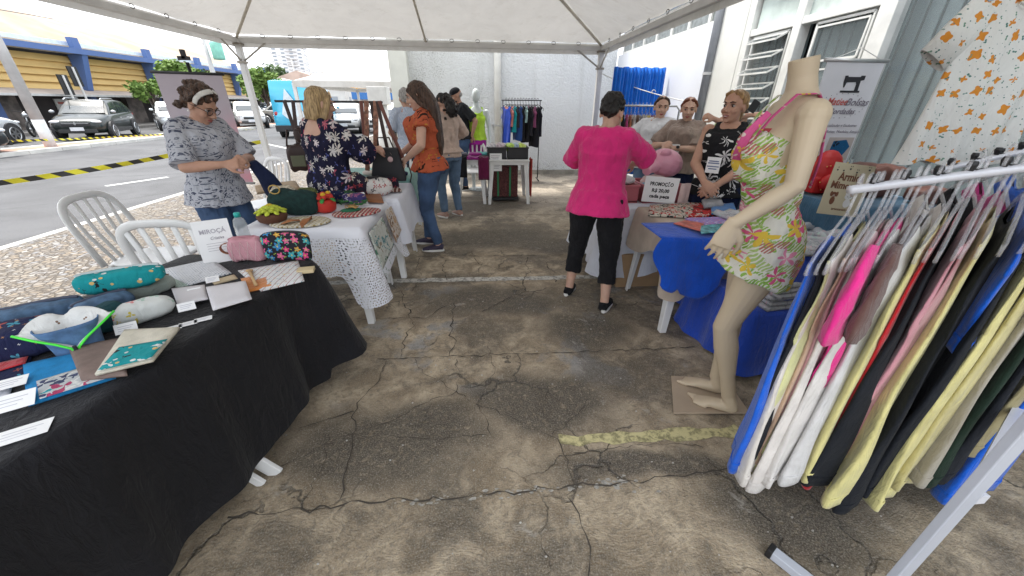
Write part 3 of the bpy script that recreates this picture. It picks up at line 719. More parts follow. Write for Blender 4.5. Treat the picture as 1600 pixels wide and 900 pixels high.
# ------------------------------------------------------------------ trees
def leafmat(c1, c2):
    m, nt, b = newmat('foliage'); g = nd(nt, 'NewGeometry').outputs['Random Per Island']; n = noi(nt, objco(nt), .8, 2)
    nt.links.new(mixc(nt, mth(nt, 'MULTIPLY_ADD', g, .6, mth(nt, 'MULTIPLY', n, .4)), c1, c2), b.inputs['Base Color']); b.inputs['Roughness'].default_value = .7; b.inputs['Specular IOR Level'].default_value = .2
    return m
LM1 = leafmat((.05, .10, .02), (.20, .30, .07)); LM2 = leafmat((.045, .075, .03), (.11, .16, .07))
BK = mat((.13, .10, .08), .9, var=.3)
def tree(label, x, y, zc, rx, rz_, n, leaf, lm, group=None, seed=1):
    rnd = random.Random(seed); t = thing('street_tree', label, 'tree', (x, y, 0), 0, group)
    k = MB(); k.tube([(x, y, 0), (x + .1, y, zc * .5), (x, y, zc)], [rx * .09, rx * .06, rx * .03], 8)
    cl = []
    for i in range(13):
        a = rnd.uniform(0, 6.28); e = rnd.uniform(-.5, 1.3); rr = rnd.uniform(.45, .8)
        c = V((x + rx * rr * math.cos(a) * math.cos(e), y + rx * rr * math.sin(a) * math.cos(e), zc + rz_ * rr * math.sin(e))); cl.append((c, rx * rnd.uniform(.2, .42)))
        k.tube([(x, y, zc * .55), V((x, y, zc * .8)).lerp(c, .5), c], [rx * .03, rx * .02, rx * .008], 5)
    k.build('trunk', BK, t, True)
    k = MB()
    for i in range(n):
        c, r = rnd.choice(cl); d = V((rnd.gauss(0, 1), rnd.gauss(0, 1), rnd.gauss(0, 1))).normalized(); p = c + d * r * rnd.uniform(.35, 1.08); p.z = c.z + (p.z - c.z) * .75
        u = V((rnd.gauss(0, 1), rnd.gauss(0, 1), rnd.gauss(0, .6))).normalized(); w = u.orthogonal().normalized(); s_ = leaf * rnd.uniform(.6, 1.3)
        k.quad(p - u * s_, p + w * s_ * .5, p + u * s_, p - w * s_ * .5)
    k.build('crown', lm, t)
tree('bright green street tree behind the pink banner', PX(300, 140, -18.2).x, 28.5, 2.5, 2.2, .95, 3600, .16, LM1, seed=3)
tree('small green tree leaning over the pavement at the pink banner', PX(250, 140, -19).x, 26, 1.9, 1.2, .7, 1500, .13, LM1, seed=12)
tree('green tree right of the pink banner beside the tent post', PX(395, 140, -17.5).x, 36, 2.4, 2.4, 1.2, 3500, .17, LM1, seed=13)
for i, (px, py, y_, r_, lb) in enumerate(((410, 130, 130, 10, 'large dark tree on the skyline nearest the tent post'), (433, 138, 140, 10, 'dark tree on the skyline left of the tower'), (400, 142, 110, 8, 'low dark tree behind the white houses'), (462, 140, 150, 7, 'small distant tree at the foot of the tower'))):
    q = PY(px, py, y_); tree(lb, q.x, y_, q.z - 1, r_, r_ * .55, 2600, 1.1, LM2, 'trees on the skyline', 20 + i)
for i, (px, py, y_, r_, lb) in enumerate(((140, 62, 60, 6, 'tree rising above the arched roof, left one'), (180, 78, 66, 6, 'tree rising above the arched roof, middle one'), (225, 98, 75, 6, 'tree rising above the arched roof, right one'))):
    q = PY(px, py, y_); tree(lb, q.x - 3, y_, q.z - 1.8, r_ * .9, r_ * .45, 2600, .5, LM2, 'trees behind the market building', 40 + i)
tree('small light green tree beside the turquoise van', PY(428, 155, 40).x, 40, 1.75, 1.3, .7, 1200, .16, LM1, seed=60)
# ================================================================== people
def skinmat(c): 
    m, nt, b = newmat('skin'); co = objco(nt)
    n = noi(nt, co, 14, 5, .6); col = mixc(nt, sstep(nt, n, .3, .7), tuple(v * .88 for v in c), c)
    nt.links.new(col, b.inputs['Base Color']); b.inputs['Roughness'].default_value = .55; b.inputs['Subsurface Weight'].default_value = .12
    b.inputs['Subsurface Radius'].default_value = (.6, .25, .12); b.inputs['Subsurface Scale'].default_value = .02; b.inputs['Specular IOR Level'].default_value = .35
    bumpn(nt, b, noi(nt, co, 180, 2), .12, .002); return m
SK1 = skinmat((.50, .29, .20)); SK2 = skinmat((.50, .285, .20)); SK3 = skinmat((.58, .36, .27)); LIP = mat((.33, .09, .08), .45)
EYEW = mat((.42, .39, .37), .25); IRIS = mat((.02, .012, .01), .15)
def hairmat(c, c2=None):
    m, nt, b = newmat('hair'); co = objco(nt)
    n = nd(nt, 'TexNoise', {'Vector': nd(nt, 'Mapping', {0: co, 3: (90, 90, 9)}).outputs[0], 'Scale': 1, 'Detail': 4, 'Distortion': .6}).outputs[0]
    nt.links.new(mixc(nt, sstep(nt, n, .35, .65), tuple(v * .55 for v in c), c2 or c), b.inputs['Base Color']); b.inputs['Roughness'].default_value = .42
    b.inputs['Specular IOR Level'].default_value = .4
    bumpn(nt, b, n, 1, .012); return m
HBLK = hairmat((.012, .009, .008)); HDBR = hairmat((.055, .03, .02), (.10, .055, .035)); HBLD = hairmat((.42, .28, .13), (.52, .36, .18)); HRED = hairmat((.22, .06, .025)); HGRY = hairmat((.45, .43, .41)); HGLD = hairmat((.36, .21, .09), (.45, .27, .12))
def ik(a, c, l1, l2, pole):
    a = V(a); c = V(c); d = c - a; L_ = d.length
    if L_ > (l1 + l2) * .995: c = a + d.normalized() * (l1 + l2) * .995; d = c - a; L_ = d.length
    t = (l1 * l1 - l2 * l2 + L_ * L_) / (2 * L_); h = math.sqrt(max(0, l1 * l1 - t * t)); u = d.normalized()
    p = V(pole); p = (p - u * p.dot(u)).normalized()
    return a + u * t + p * h, c
def hand(k, w, d, n, side, curl=.5, s=1.0, fr=.0085):
    """palm, four bent fingers and a thumb; d points along the fingers, n out of the back of the hand"""
    d = V(d).normalized(); n = V(n); n = (n - d * n.dot(d)).normalized(); x = d.cross(n) * side
    w = V(w)
    k.tube([w - d * .02 * s, w + d * .025 * s, w + d * .06 * s, w + d * .092 * s], [(.025 * s, .021 * s), (.034 * s, .018 * s), (.042 * s, .0155 * s), (.040 * s, .012 * s)], 12, xdir=x)
    for i, (off, ln) in enumerate(((-.031, .072), (-.0105, .082), (.0105, .077), (.031, .060))):
        p = w + (d * (.086 - abs(i - 1.4) * .005) + x * off) * s; q = d + x * off * 3.2; a = 0; pts = [p - d * .02 * s, p]
        for seg in (.44, .31, .25):
            a += curl * 1.05; dd = (q.normalized() * math.cos(a) - n * math.sin(a)); p = p + dd * ln * seg * s; pts.append(p)
        k.tube(pts, [fr * 1.12 * s, fr * 1.1 * s, fr * 1.05 * s, fr * .95 * s, fr * .72 * s], 8); k.ball(p, fr * .74 * s, n=8, m=6)
    p = w + (d * .018 - x * .024) * s; q1 = p + (d * .032 - x * .03 - n * .010) * s; q2 = q1 + (d * .032 - x * .008 - n * .012) * s; q3 = q2 + (d * .024 + x * .002 - n * .01) * s
    k.tube([p, q1, q2, q3], [.014 * s, .0125 * s, fr * 1.15 * s, fr * .85 * s], 8); k.ball(q3, fr * .88 * s, n=8, m=6)
def head(k, c, Rm, s=1.0, male=False):
    T = lambda x, y, z: V(c) + Rm @ V((x * s, y * s, z * s))
    e = lambda p, r: k.ball(T(*p), tuple(q * s for q in r), Rm, 14, 10)
    e((0, -.012, .028), (.074, .092, .086)); e((0, .022, -.028), (.060, .062, .086)); e((0, .034, -.078), (.044, .042, .032)); e((0, .066, -.094), (.019, .016, .016))
    e((0, .074, .030), (.048, .013, .010)); e((.036, .056, -.028), (.024, .026, .022)); e((-.036, .056, -.028), (.024, .026, .022))
    k.tube([T(0, .080, .022), T(0, .094, -.006), T(0, .106, -.024), T(0, .094, -.038)], [(.0085 * s,) * 2, (.0095 * s,) * 2, (.0135 * s, .012 * s), (.008 * s,) * 2], 8)
    for q in (-1, 1): e((.0125 * q, .092, -.031), (.0085, .0095, .0075)); e((.074 * q, -.006, -.012), (.009, .019, .031))
    e((0, .078, -.056), (.024, .012, .006)); e((0, .077, -.067), (.020, .012, .0065))
    return T
def face(root, T, Rm, s, skin, glasses=False, brow=HDBR, beard=None, smile=False):
    for q in (-1, 1):
        ew = MB().ball(T(.031 * q, .0665, .006), (.0135 * s, .0120 * s, .0075 * s), Rm).build('eye', EYEW, root, True)
        MB().ball(T(.031 * q + .001, .0765, .0055), (.0062 * s, .0045 * s, .0066 * s), Rm).build('iris', IRIS, ew, True)
        MB().tube([T(.017 * q, .0765, .0115), T(.031 * q, .0805, .0165), T(.045 * q, .073, .0125)], .0024 * s, 6).build('eyelid', brow, ew, True)
        MB().tube([T(.014 * q, .087, .027), T(.03 * q, .087, .034), T(.05 * q, .073, .028)], [(.004 * s, .0028 * s)] * 2 + [(.002 * s, .002 * s)], 6, xdir=(0, 0, 1)).build('eyebrow', brow, root, True)
    k = MB(); k.tube([T(-.023, .081, -.058), T(-.009, .0905, -.0555), T(0, .0905, -.0575), T(.009, .0905, -.0555), T(.023, .081, -.058)], [.0015 * s, .0045 * s, .0042 * s, .0045 * s, .0015 * s], 8)
    k.tube([T(-.021, .081, -.061), T(0, .090, -.068), T(.021, .081, -.061)], [.0015 * s, .0062 * s, .0015 * s], 8); k.build('lips', LIP, root, True)
    if smile: MB().tube([T(-.016, .087, -.0605), T(0, .0935, -.0625), T(.016, .087, -.0605)], [.001, .0032, .001], 6).build('teeth', mat((.75, .73, .70), .3), root, True)
    if glasses:
        g = MB()
        for q in (-1, 1):
            g.tube([T(.032 * q + .025 * math.cos(a), .094 - .004 * abs(math.cos(a)), .004 + .019 * math.sin(a)) for a in [i * .449 for i in range(14)]], .0022 * s, 6, closed=True)
            g.tube([T(.057 * q, .088, .010), T(.079 * q, .03, .008), T(.081 * q, -.012, .0)], .0021 * s, 6)
        g.tube([T(-.008, .097, .008), T(.008, .097, .008)], .002 * s, 6)
        gr = g.build('glasses', mat((.015, .012, .012), .3), root, True)
        for q in (-1, 1): MB().ball(T(.032 * q, .093, .004), (.024 * s, .0012, .018 * s), Rm, 14, 8).build('lens', mat((.10, .11, .12), .05, spec=.9, alpha=.13), gr, True)
def person(label, pos, face_to, Ht=1.62, fat=1.0, bust=0, lean=0, hp=(0, 0), skin=SK1, hair=None, hairm=HBLK, top=None, bottom=None, shoes=None, lh=None, rh=None,
           lpole=(-1, -.6, -.4), rpole=(1, -.6, -.4), lcurl=.45, rcurl=.45, lf=(-.11, .02), rf=(.11, -.02), vox=.0075, glasses=False, smile=False, sit=None, brow=HDBR, ndir=None, male=False, extra=None, group=None):
    pos = V(pos); fd = V(face_to) - pos; rz = math.atan2(-fd.x, fd.y)
    root = thing('person', label, 'person', (pos.x, pos.y, 0), rz, group); s = Ht / 1.66
    W = pm(root); Wi = W.inverted()
    loc = lambda p: Wi @ V(p)
    Ln = Matrix.Rotation(-R(lean), 3, 'X'); PZ = .90 * s
    Lw = lambda x, y, z: (V((0, 0, PZ)) + Ln @ V((x, y, z - PZ)))      # a point of the leaning upper body
    f = fat
    k = MB(); TR = []
    def tor(k, infl=0, z0=.84, z1=1.44, sh=True, xr=.8):
        prof = [(.80, .150, .105, -.01), (.86, .168, .118, -.012), (.92, .166, .115, -.008), (.98, .150, .103, .0), (1.05, .138, .096, .004), (1.12, .140, .100, .006), (1.20, .150, .108 + bust * .5, .008 + bust * .5), (1.27, .155, .112 + bust, .006 + bust * .6), (1.33, .160, .098 + bust * .4, .0), (1.375, .150, .082, -.008), (1.41, .112, .068, -.012), (1.44, .064, .056, -.012), (1.49, .05, .05, -.004)]
        pts, rr = [], []
        for i in range(25):
            z = z0 + (z1 - z0) * i / 24
            for a, b_ in zip(prof[:-1], prof[1:]):
                if a[0] <= z <= b_[0] + 1e-9:
                    t = (z - a[0]) / (b_[0] - a[0]); ff = 1 + (f - 1) * (1 if z < 1.3 else max(.3, 1 - (z - 1.3) * 5))
                    rx = (a[1] + (b_[1] - a[1]) * t); ry = a[2] + (b_[2] - a[2]) * t; yo = a[3] + (b_[3] - a[3]) * t
                    ii = infl * (1 if z < 1.38 else .45)
                    pts.append(Lw(0, yo * s, z * s)); rr.append((rx * ff * s + ii, ry * (ff ** 1.25) * s + ii)); break
        k.tube(pts, rr, 24, xdir=(1, 0, 0))
    tor(k, -.006, .84, 1.44)
    # neck and head
    nb = Lw(0, -.012 * s, 1.40 * s); Rh = Ln @ Matrix.Rotation(R(-hp[1]), 3, 'Z') @ Matrix.Rotation(-R(hp[0]), 3, 'X')
    hc = Lw(0, .012 * s, 1.475 * s) + Rh @ V((0, .012 * s, .078 * s))
    k.tube([nb, nb.lerp(hc, .45), hc + Rh @ V((0, -.018 * s, -.03 * s))], [(.058 * s, .056 * s), (.049 * s, .050 * s), (.048 * s, .05 * s)], 14)
    hs = s * 1.07; Tl = head(k, hc, Rh, hs)
    # arms
    U, F = .285 * s, .245 * s; arms = {}
    for side, tgt, pole, curl in ((-1, lh, lpole, lcurl), (1, rh, rpole, rcurl)):
        sh = Lw(.152 * side * s * (1 + (f - 1) * .35), -.010 * s, 1.365 * s)
        tg = loc(tgt) if tgt is not None else sh + V((.06 * side, .06, -.50 * s))
        el, wr = ik(sh, tg, U, F, pole); arms[side] = (sh, el, wr)
        af = 1 + (f - 1) * .8
        k.ball(sh, .052 * s * af); k.tube([sh + (sh - el).normalized() * .01, sh.lerp(el, .3), el, ], [.047 * s * af, .045 * s * af, .036 * s * af], 12); k.ball(el, .0365 * s * af)
        k.tube([el, el.lerp(wr, .3), wr], [.037 * s * af, .037 * s * af, .0245 * s], 12)
        fdv = (wr - el).normalized(); nn = (ndir or {}).get(side) or V((side * .8, .3, .6))
        hd = (ndir or {}).get(('d', side)) or fdv
        hand(k, wr, hd, nn, -side, curl, s)
    # legs
    legs = {}
    for side, ft in ((-1, lf), (1, rf)):
        hj = V((.085 * side * s * f, -.005, .88 * s)); an = V((ft[0], ft[1], .085 * s))
        kn, an = ik(hj, an, .41 * s, .40 * s, (side * .15, 1, 0)); legs[side] = (hj, kn, an)
        lf_ = 1 + (f - 1) * .8
        k.tube([hj, hj.lerp(kn, .4), kn, kn.lerp(an, .3), an.lerp(kn, .12), an - V((0, 0, .04))], [.088 * s * lf_, .077 * s * lf_, .054 * s * lf_, .052 * s * lf_, .034 * s * lf_, .036 * s], 14)
        k.tube([an + V((0, -.045, -.05)), an + V((0, .03, -.045)), an + V((side * .012, .12, -.062)), an + V((side * .012, .165, -.068))], [(.032, .030), (.038, .034), (.040, .020), (.026, .012)], 12, xdir=(1, 0, 0))
    K2 = MB(); K2.v = [W @ v for v in k.v]; K2.f = k.f; K2.m = k.m
    remesh(K2, 'body', skin, root, vox, 3)
    TW_ = lambda x, y, z: W @ Tl(x, y, z); RhW = W.to_3x3() @ Rh
    face(root, TW_, RhW, hs, skin, glasses, brow, smile=smile)
    def world(kk): q = MB(); q.v = [W @ v for v in kk.v]; q.f = kk.f; q.m = kk.m; return q
    # clothes
    if bottom:
        kk = MB(); i_ = bottom.get('infl', .012); z1 = bottom.get('z1', .99)
        tor(kk, i_ * .8, .82, z1)
        for side in (-1, 1):
            hj, kn, an = legs[side]; lf_ = 1 + (f - 1) * .8; e = bottom.get('len', 1.0); end = kn.lerp(an, e) if e <= 1 else an; flare = bottom.get('flare', 0)
            kk.tube([hj + V((0, 0, .05)), hj.lerp(kn, .4), kn, kn.lerp(end, .5), end], [(.094 * lf_ * s + i_), (.081 * lf_ * s + i_), (.057 * lf_ * s + i_), (.048 * lf_ * s + i_ + flare * .5), ((.038 if e > .8 else .05) * lf_ * s + i_ + flare)], 16)
        remesh(world(kk), bottom.get('name', 'trousers'), bottom['m'], root, .009, 2, ((14, 14, 9), .010))
    if top:
        kk = MB(); i_ = top.get('infl', .014); tor(kk, i_, top.get('z0', .86), top.get('z1', 1.435))
        if top.get('hem'):
            h = top['hem']; kk.tube([Lw(0, 0, .98 * s), Lw(0, 0, h * s)], [(.158 * f * s + i_, .115 * f ** 1.25 * s + i_), (.194 * f * s + i_ * 1.3, .152 * f ** 1.25 * s + i_ * 1.4)], 24, xdir=(1, 0, 0))
        sl_ = top.get('sleeve', .6)
        if sl_:
            for side in (-1, 1):
                sh, el, wr = arms[side]; af = 1 + (f - 1) * .8
                a0 = sh + (Lw(0, 0, 1.36 * s) - sh) * .35; lo = top.get('loose', .012); kk.ball(sh, .052 * s * af + i_ * .75); kk.tube([Lw(.05 * side * s, -.012 * s, 1.40 * s), Lw(.10 * side * s, -.014 * s, 1.385 * s), sh + V((0, 0, .004))], [.045 * s + i_ * .5, .048 * s + i_ * .5, .048 * s * af + i_ * .6], 14)
                if sl_ <= 1: kk.tube([a0, sh + (sh - el).normalized() * .012, sh.lerp(el, sl_)], [.052 * s * af + i_ * .4, .053 * s * af + i_ * .6, .043 * s * af + i_ * .6 + lo], 16)
                else: kk.tube([a0, sh, el, el.lerp(wr, sl_ - 1)], [.050 * s * af + i_ * .3, .050 * s * af + i_ * .6, .040 * s * af + i_ + lo, .032 * s * af + i_ + lo * (1 + top.get('bell', 0))], 16)
        else:
            for side in (-1, 1): kk.tube([Lw(.078 * side * s, -.10 * s, 1.30 * s), Lw(.086 * side * s, -.075 * s, 1.37 * s), Lw(.086 * side * s, -.012 * s, 1.432 * s), Lw(.086 * side * s, .065 * s, 1.385 * s), Lw(.075 * side * s, .12 * s, 1.29 * s)], [(.032, .014)] * 5, 10, xdir=(1, 0, 0))
        remesh(world(kk), top.get('name', 'shirt'), top['m'], root, .0085, 2, ((11, 11, 7), top.get('fold', .016)))
    if shoes:
        for side in (-1, 1):
            an = legs[side][2]; kk = MB()
            kk.tube([an + V((0, -.055, -.045)), an + V((0, .0, -.035)), an + V((side * .012, .11, -.055)), an + V((side * .012, .175, -.066))], [(.036, .034), (.043, .042), (.045, .027), (.030, .016)], 14, xdir=(1, 0, 0))
            sh_ = remesh(world(kk), 'shoe', shoes[0], root, .006, 3)
            kk = MB(); kk.prism([(.0 + .046 * math.cos(a) * (1 if math.sin(a) > 0 else .85), .06 + .128 * math.sin(a)) for a in [j * .314 for j in range(20)]], (an.x + side * .01, an.y, .012), (1, 0, 0), (0, 1, 0), .024)
            world(kk).build('sole', shoes[1], sh_, bevel=.005)
    if hair:
        kk = MB(); e = lambda p, r: kk.ball(TW_(*p), tuple(q * s for q in r), RhW, 16, 12)
        am, fr = .006, 30
        if hair == 'short':
            e((0, -.026, .046), (.088, .102, .088)); e((0, -.065, -.005), (.076, .052, .068)); am = .014; e((0, .035, .088), (.055, .045, .030))
        if hair == 'curly':
            rnd = random.Random(5); e((0, -.022, .045), (.088, .100, .088)); e((0, -.065, .0), (.078, .055, .07)); am = .010
            for i in range(95):
                a = rnd.uniform(0, 6.28); b_ = rnd.uniform(-.3, 1.45); d = V((math.cos(a) * math.cos(b_), math.sin(a) * math.cos(b_), math.sin(b_)))
                if d.y > .45 and d.z < .35: continue
                e((d.x * .09, -.022 + d.y * .103, .035 + d.z * .095), (.014, .014, .014))
            for i in range(20):
                e((rnd.uniform(-.07, .07), -.085 + rnd.uniform(-.02, .02), rnd.uniform(-.085, -.0)), (.016, .016, .016))
        if hair == 'bob':
            e((0, -.018, .042), (.086, .103, .084)); am = .004
            kk.tube([TW_(0, -.04, .05), TW_(0, -.045, -.02), TW_(0, -.05, -.085), TW_(0, -.052, -.125)], [(.082 * s, .07 * s), (.092 * s, .075 * s), (.098 * s, .072 * s), (.088 * s, .058 * s)], 18, xdir=RhW @ V((1, 0, 0)))
            for q in (-1, 1): kk.tube([TW_(.06 * q, .03, .07), TW_(.083 * q, .02, .0), TW_(.084 * q, .010, -.07), TW_(.078 * q, -.01, -.12)], [(.03 * s, .02 * s)] * 4, 10)
        if hair == 'long':
            e((0, -.018, .040), (.084, .102, .086)); am = .005
            for q in (-1, 0, 1):
                kk.tube([TW_(.03 * q, -.06, .04), TW_(.045 * q, -.09, -.05), TW_(.05 * q, -.105, -.13), W @ Lw(.05 * q * s, -.125 * s, 1.25 * s), W @ Lw((.045 * q) * s, -.135 * s, 1.10 * s), W @ Lw((.03 * q) * s, -.13 * s, 1.0 * s)], [.055 * s, .06 * s, .052 * s, .042 * s, .028 * s, .01 * s], 12)
            for q in (-1, 1): kk.tube([TW_(.05 * q, .045, .07), TW_(.078 * q, .01, .0), TW_(.08 * q, -.035, -.08), TW_(.07 * q, -.07, -.14)], [(.028 * s, .02 * s)] * 4, 10)
        if hair in ('tied', 'ponytail', 'bun'):
            e((0, -.020, .036), (.081, .099, .084)); am = .004
            for q in (-1, 1): kk.tube([TW_(.012 * q, .048, .103), TW_(.052 * q, .034, .082), TW_(.077 * q, .0, .035), TW_(.062 * q, -.06, -.01)], [(.016 * s, .014 * s)] * 4, 10)
            if hair == 'ponytail': kk.tube([TW_(0, -.10, .03), TW_(.02, -.15, .01), TW_(.04, -.15, -.07), TW_(.045, -.12, -.13), TW_(.05, -.10, -.18)], [.025 * s, .034 * s, .036 * s, .026 * s, .008 * s], 12)
            if hair == 'bun': e((0, -.125, .02), (.035, .032, .035))
        if hair == 'puff':
            rnd = random.Random(8); e((0, -.02, .040), (.084, .100, .084)); am = .012
            e((0, -.105, .055), (.045, .045, .045)); kk.tube([TW_(0, -.10, .04), TW_(0, -.15, -.03), TW_(0, -.15, -.12), TW_(0, -.13, -.20)], [.06 * s, .075 * s, .07 * s, .035 * s], 12)
            for i in range(40): e((rnd.gauss(0, .045), -.15 + rnd.gauss(0, .03), rnd.uniform(-.2, .04)), (.018, .018, .018))
        if hair == 'cap':
            e((0, -.055, -.01), (.072, .058, .045)); am = .004
        hf = (24, 24, 24) if hair in ('short', 'curly', 'puff') else (45, 45, 5)
        def keep(me):      # the hairline: clear the hair off the face
            c = TW_(0, .135, -.045); c2 = TW_(0, .14, -.02)
            for v in me.vertices:
                p = RhW.transposed() @ (V(v.co) - TW_(0, 0, 0)) / s
                if p.y > .02 and p.z < (.085 if hair in ('tied', 'ponytail', 'bun', 'short') else .062) - p.x * p.x * 9 and abs(p.x) < .070:
                    v.co = TW_(p.x * .92, min(p.y, .045) - .02, max(p.z, -.06))
        remesh(kk, 'hair', hairm, root, .006, 2, (hf, am), post=keep)
        if hair == 'cap':
            ck = MB(); ck.ball(TW_(0, -.008, .048), (.082 * s, .098 * s, .070 * s), RhW, 18, 12); ck.tube([TW_(0, .05, .045), TW_(0, .13, .035), TW_(0, .165, .025)], [(.070 * s, .012), (.062 * s, .006), (.04 * s, .004)], 16, xdir=RhW @ V((1, 0, 0)))
            remesh(ck, 'cap', cloth((.015, .016, .02)), root, .006, 2)
            ck = MB(); 
            for i in range(30): 
                a = i * .7; ck.ball(TW_(.034 * math.cos(a), .055 + .012 * (i % 3), -.085 - .0022 * i), (.022 * s, .020 * s, .02 * s), RhW)
            remesh(ck, 'beard', hairmat((.62, .60, .58)), root, .006, 2, ((60, 60, 30), .004))
    return dict(root=root, T=TW_, R=RhW, W=W, arms={q: [W @ p for p in arms[q]] for q in arms}, L=lambda x, y, z: W @ Lw(x * s, y * s, z * s), s=s)
JEAN = mat((.045, .085, .17), .9, var=.3, vs=5, bump=.4, bs_=200, name='denim'); JEAN2 = mat((.10, .16, .25), .9, var=.3, vs=4, bump=.4, bs_=200, name='denim')
NAVY = cloth((.012, .018, .05)); BLKC = cloth((.012, .012, .014)); WSOLE = mat((.68, .67, .64), .6)

def people():
    # woman in patterned blouse on the left, looking down at her hands
    b1 = P(335, 430); y = 3.05
    blouse = printed((.42, .43, .47), [dict(k='f', s=19, r=.62, n=3, a=.45, rib=16, c=[(.06, .07, .11)], w=.6), dict(k='f', s=27, r=.5, n=4, a=.5, rib=14, c=[(.08, .09, .13)], w=.5, o=3.3)], 'wz')
    hnd = PY(400, 270, 3.0)
    d = person('woman with curly dark hair, headband and glasses in a grey patterned blouse', (-2.04, 3.1, 0), (-1.05, 2.72, 0), 1.60, 1.10, .02, 4, (32, -12), SK2, 'curly', HDBR, dict(m=blouse, name='blouse', sleeve=.95, infl=.026, loose=.02, hem=.82, fold=.012), dict(m=JEAN), (BLKC, WSOLE),
               rh=(-1.78, 2.86, 1.10), lh=(-1.72, 3.00, 1.12), rpole=(1, -.5, -.9), lpole=(-1, -.3, -.8), vox=.006, glasses=True, lcurl=.8, rcurl=.8)
    T = d['T']; MB().tube([T(.086 * math.cos(a), .02 + .02 * math.sin(a) ** 2 * 1, .045 + .082 * math.sin(a)) for a in [i * .26 - .25 for i in range(14)]], [(.004, .017)] * 14, 8, xdir=d['R'] @ V((1, 0, 0))).build('headband', cloth((.62, .60, .56)), d['root'], True)
    for q in (-1, 1): MB().ball(T(.084 * q, -.004, -.046), .006).build('earring', mat((.8, .8, .78), .2), d['root'], True)
    MB().tube([(-1.66, 2.98, 1.10), (-1.62, 3.04, .98), (-1.60, 3.08, .86), (-1.60, 3.1, .78)], [(.04, .02), (.07, .03), (.09, .035), (.05, .02)], 12).build('navy_cloth', NAVY, None, True)
    o = bpy.data.objects['navy_cloth']; tag(o, 'navy blue cloth hanging from the hands of the woman with glasses', 'cloth')
    # blonde woman in navy floral off-shoulder dress
    flo = printed((.012, .012, .035), [dict(k='f', s=9, r=.46, n=7, a=.25, c=[(.68, .64, .60), (.62, .55, .55), (.45, .12, .16), (.68, .66, .64)], cc=(.25, .2, .2), w=.5), dict(k='f', s=15, r=.42, n=3, a=.4, den=.7, c=[(.45, .10, .15), (.55, .40, .40), (.10, .12, .35)], w=.6, o=5)], 'wz')
    d = person('blonde bobbed woman in a navy floral dress holding a black handbag', (-1.27, 3.36, 0), (-.60, 4.1, 0), 1.59, 1.28, .02, 0, (10, 12), SK3, 'bob', HBLD, dict(m=flo, name='dress', sleeve=1.35, infl=.02, loose=.03, bell=1.2, z1=1.345, hem=.6, fold=.014), dict(m=BLKC, len=.9), (BLKC, WSOLE),
               rh=(-.92, 3.62, 1.12), lh=(-1.05, 3.85, 1.08), rpole=(.6, -.8, -.7), vox=.0065, brow=HGLD)
    MB().tube([d['L'](-.12, -.06, 1.33), d['L'](-.10, -.03, 1.40), d['L'](-.09, .05, 1.37)], .008, 8).build('strap', flo, d['root'], True)
    MB().tube([d['L'](.12, -.06, 1.33), d['L'](.10, -.03, 1.40), d['L'](.09, .05, 1.37)], .008, 8).build('strap', flo, d['root'], True)
    # orange shirt woman
    ora = printed((.46, .10, .045), [dict(k='f', s=34, r=.62, n=3, a=.3, den=.5, c=[(.50, .25, .04), (.12, .02, .01)], w=.8), dict(k='f', s=5.0, r=.75, n=3, a=.45, den=.4, rib=18, c=[(.03, .015, .01)], w=.9, o=2)], 'wz')
    d = person('woman with long dark hair in an orange printed shirt and blue jeans', (-.52, 4.10, 0), (-1.7, 4.2, 0), 1.675, 1.15, .035, 2, (16, 0), SK3, 'long', HDBR, dict(m=ora, sleeve=.42, infl=.016, loose=.02, hem=.87, fold=.012), dict(m=JEAN, infl=.010), (mat((.04, .03, .06), .7), WSOLE),
               lh=(-.72, 3.88, 1.0), lpole=(-.9, -1, .1), rh=(-.85, 4.30, 1.0), lcurl=.35, vox=.0065, lf=(-.10, -.04), rf=(.13, .10), ndir={('d', -1): V((.55, .6, -.35)), -1: V((-.8, .3, .5))})
    # man in a light blue striped shirt
    lb = printed((.42, .48, .60), [dict(k='stripe', s=55, r=.3, c=[(.56, .60, .68)])], 'wz')
    person('grey haired man in a light blue striped shirt standing beside the white column', (-1.03, 6.1, 0), (-1.6, 7.6, 0), 1.66, 1.12, 0, 3, (12, 0), SK2, 'short', HGRY, dict(m=lb, sleeve=.85, infl=.022, loose=.02, hem=.86), dict(m=JEAN2), (BLKC, WSOLE), lh=(-1.22, 6.2, .95), rh=(-.85, 6.2, .95), vox=.009, male=True)
    # woman in beige
    d = person('woman with curly black hair in a beige blouse and faded jeans', (-.42, 5.42, 0), (-1.3, 6.5, 0), 1.60, 1.08, .02, 2, (16, 0), SK3, 'puff', HBLK, dict(m=cloth((.56, .43, .36)), name='blouse', sleeve=1.6, infl=.02, loose=.015, hem=.93), dict(m=JEAN2, infl=.012), (mat((.40, .25, .2), .6), WSOLE), lh=(-.62, 5.75, 1.02), rh=(-.40, 5.80, 1.05), vox=.008)
    # man with cap
    d = person('white bearded man in a black cap and black tee shirt, hands behind back', (-.30, 7.35, 0), (-1.1, 7.05, 0), 1.74, 1.15, 0, 3, (20, 0), SK2, 'cap', HGRY, dict(m=cloth((.022, .024, .028)), sleeve=.85, infl=.018, loose=.02, hem=.88), dict(m=JEAN, infl=.014), (BLKC, WSOLE), lh=(-.12, 7.20, .98), rh=(-.10, 7.42, 1.0), lpole=(-1, -1.2, 0), rpole=(1, -1.2, 0), vox=.008, male=True)
    MB().tube([d['arms'][1][2] + V((.03 * math.cos(a), .0, .03 * math.sin(a))) for a in [i * .9 for i in range(7)]], .007, 6, closed=True).build('watch', BLACK, d['root'], True)
    # pink woman
    pk = cloth((.62, .025, .17), .1)
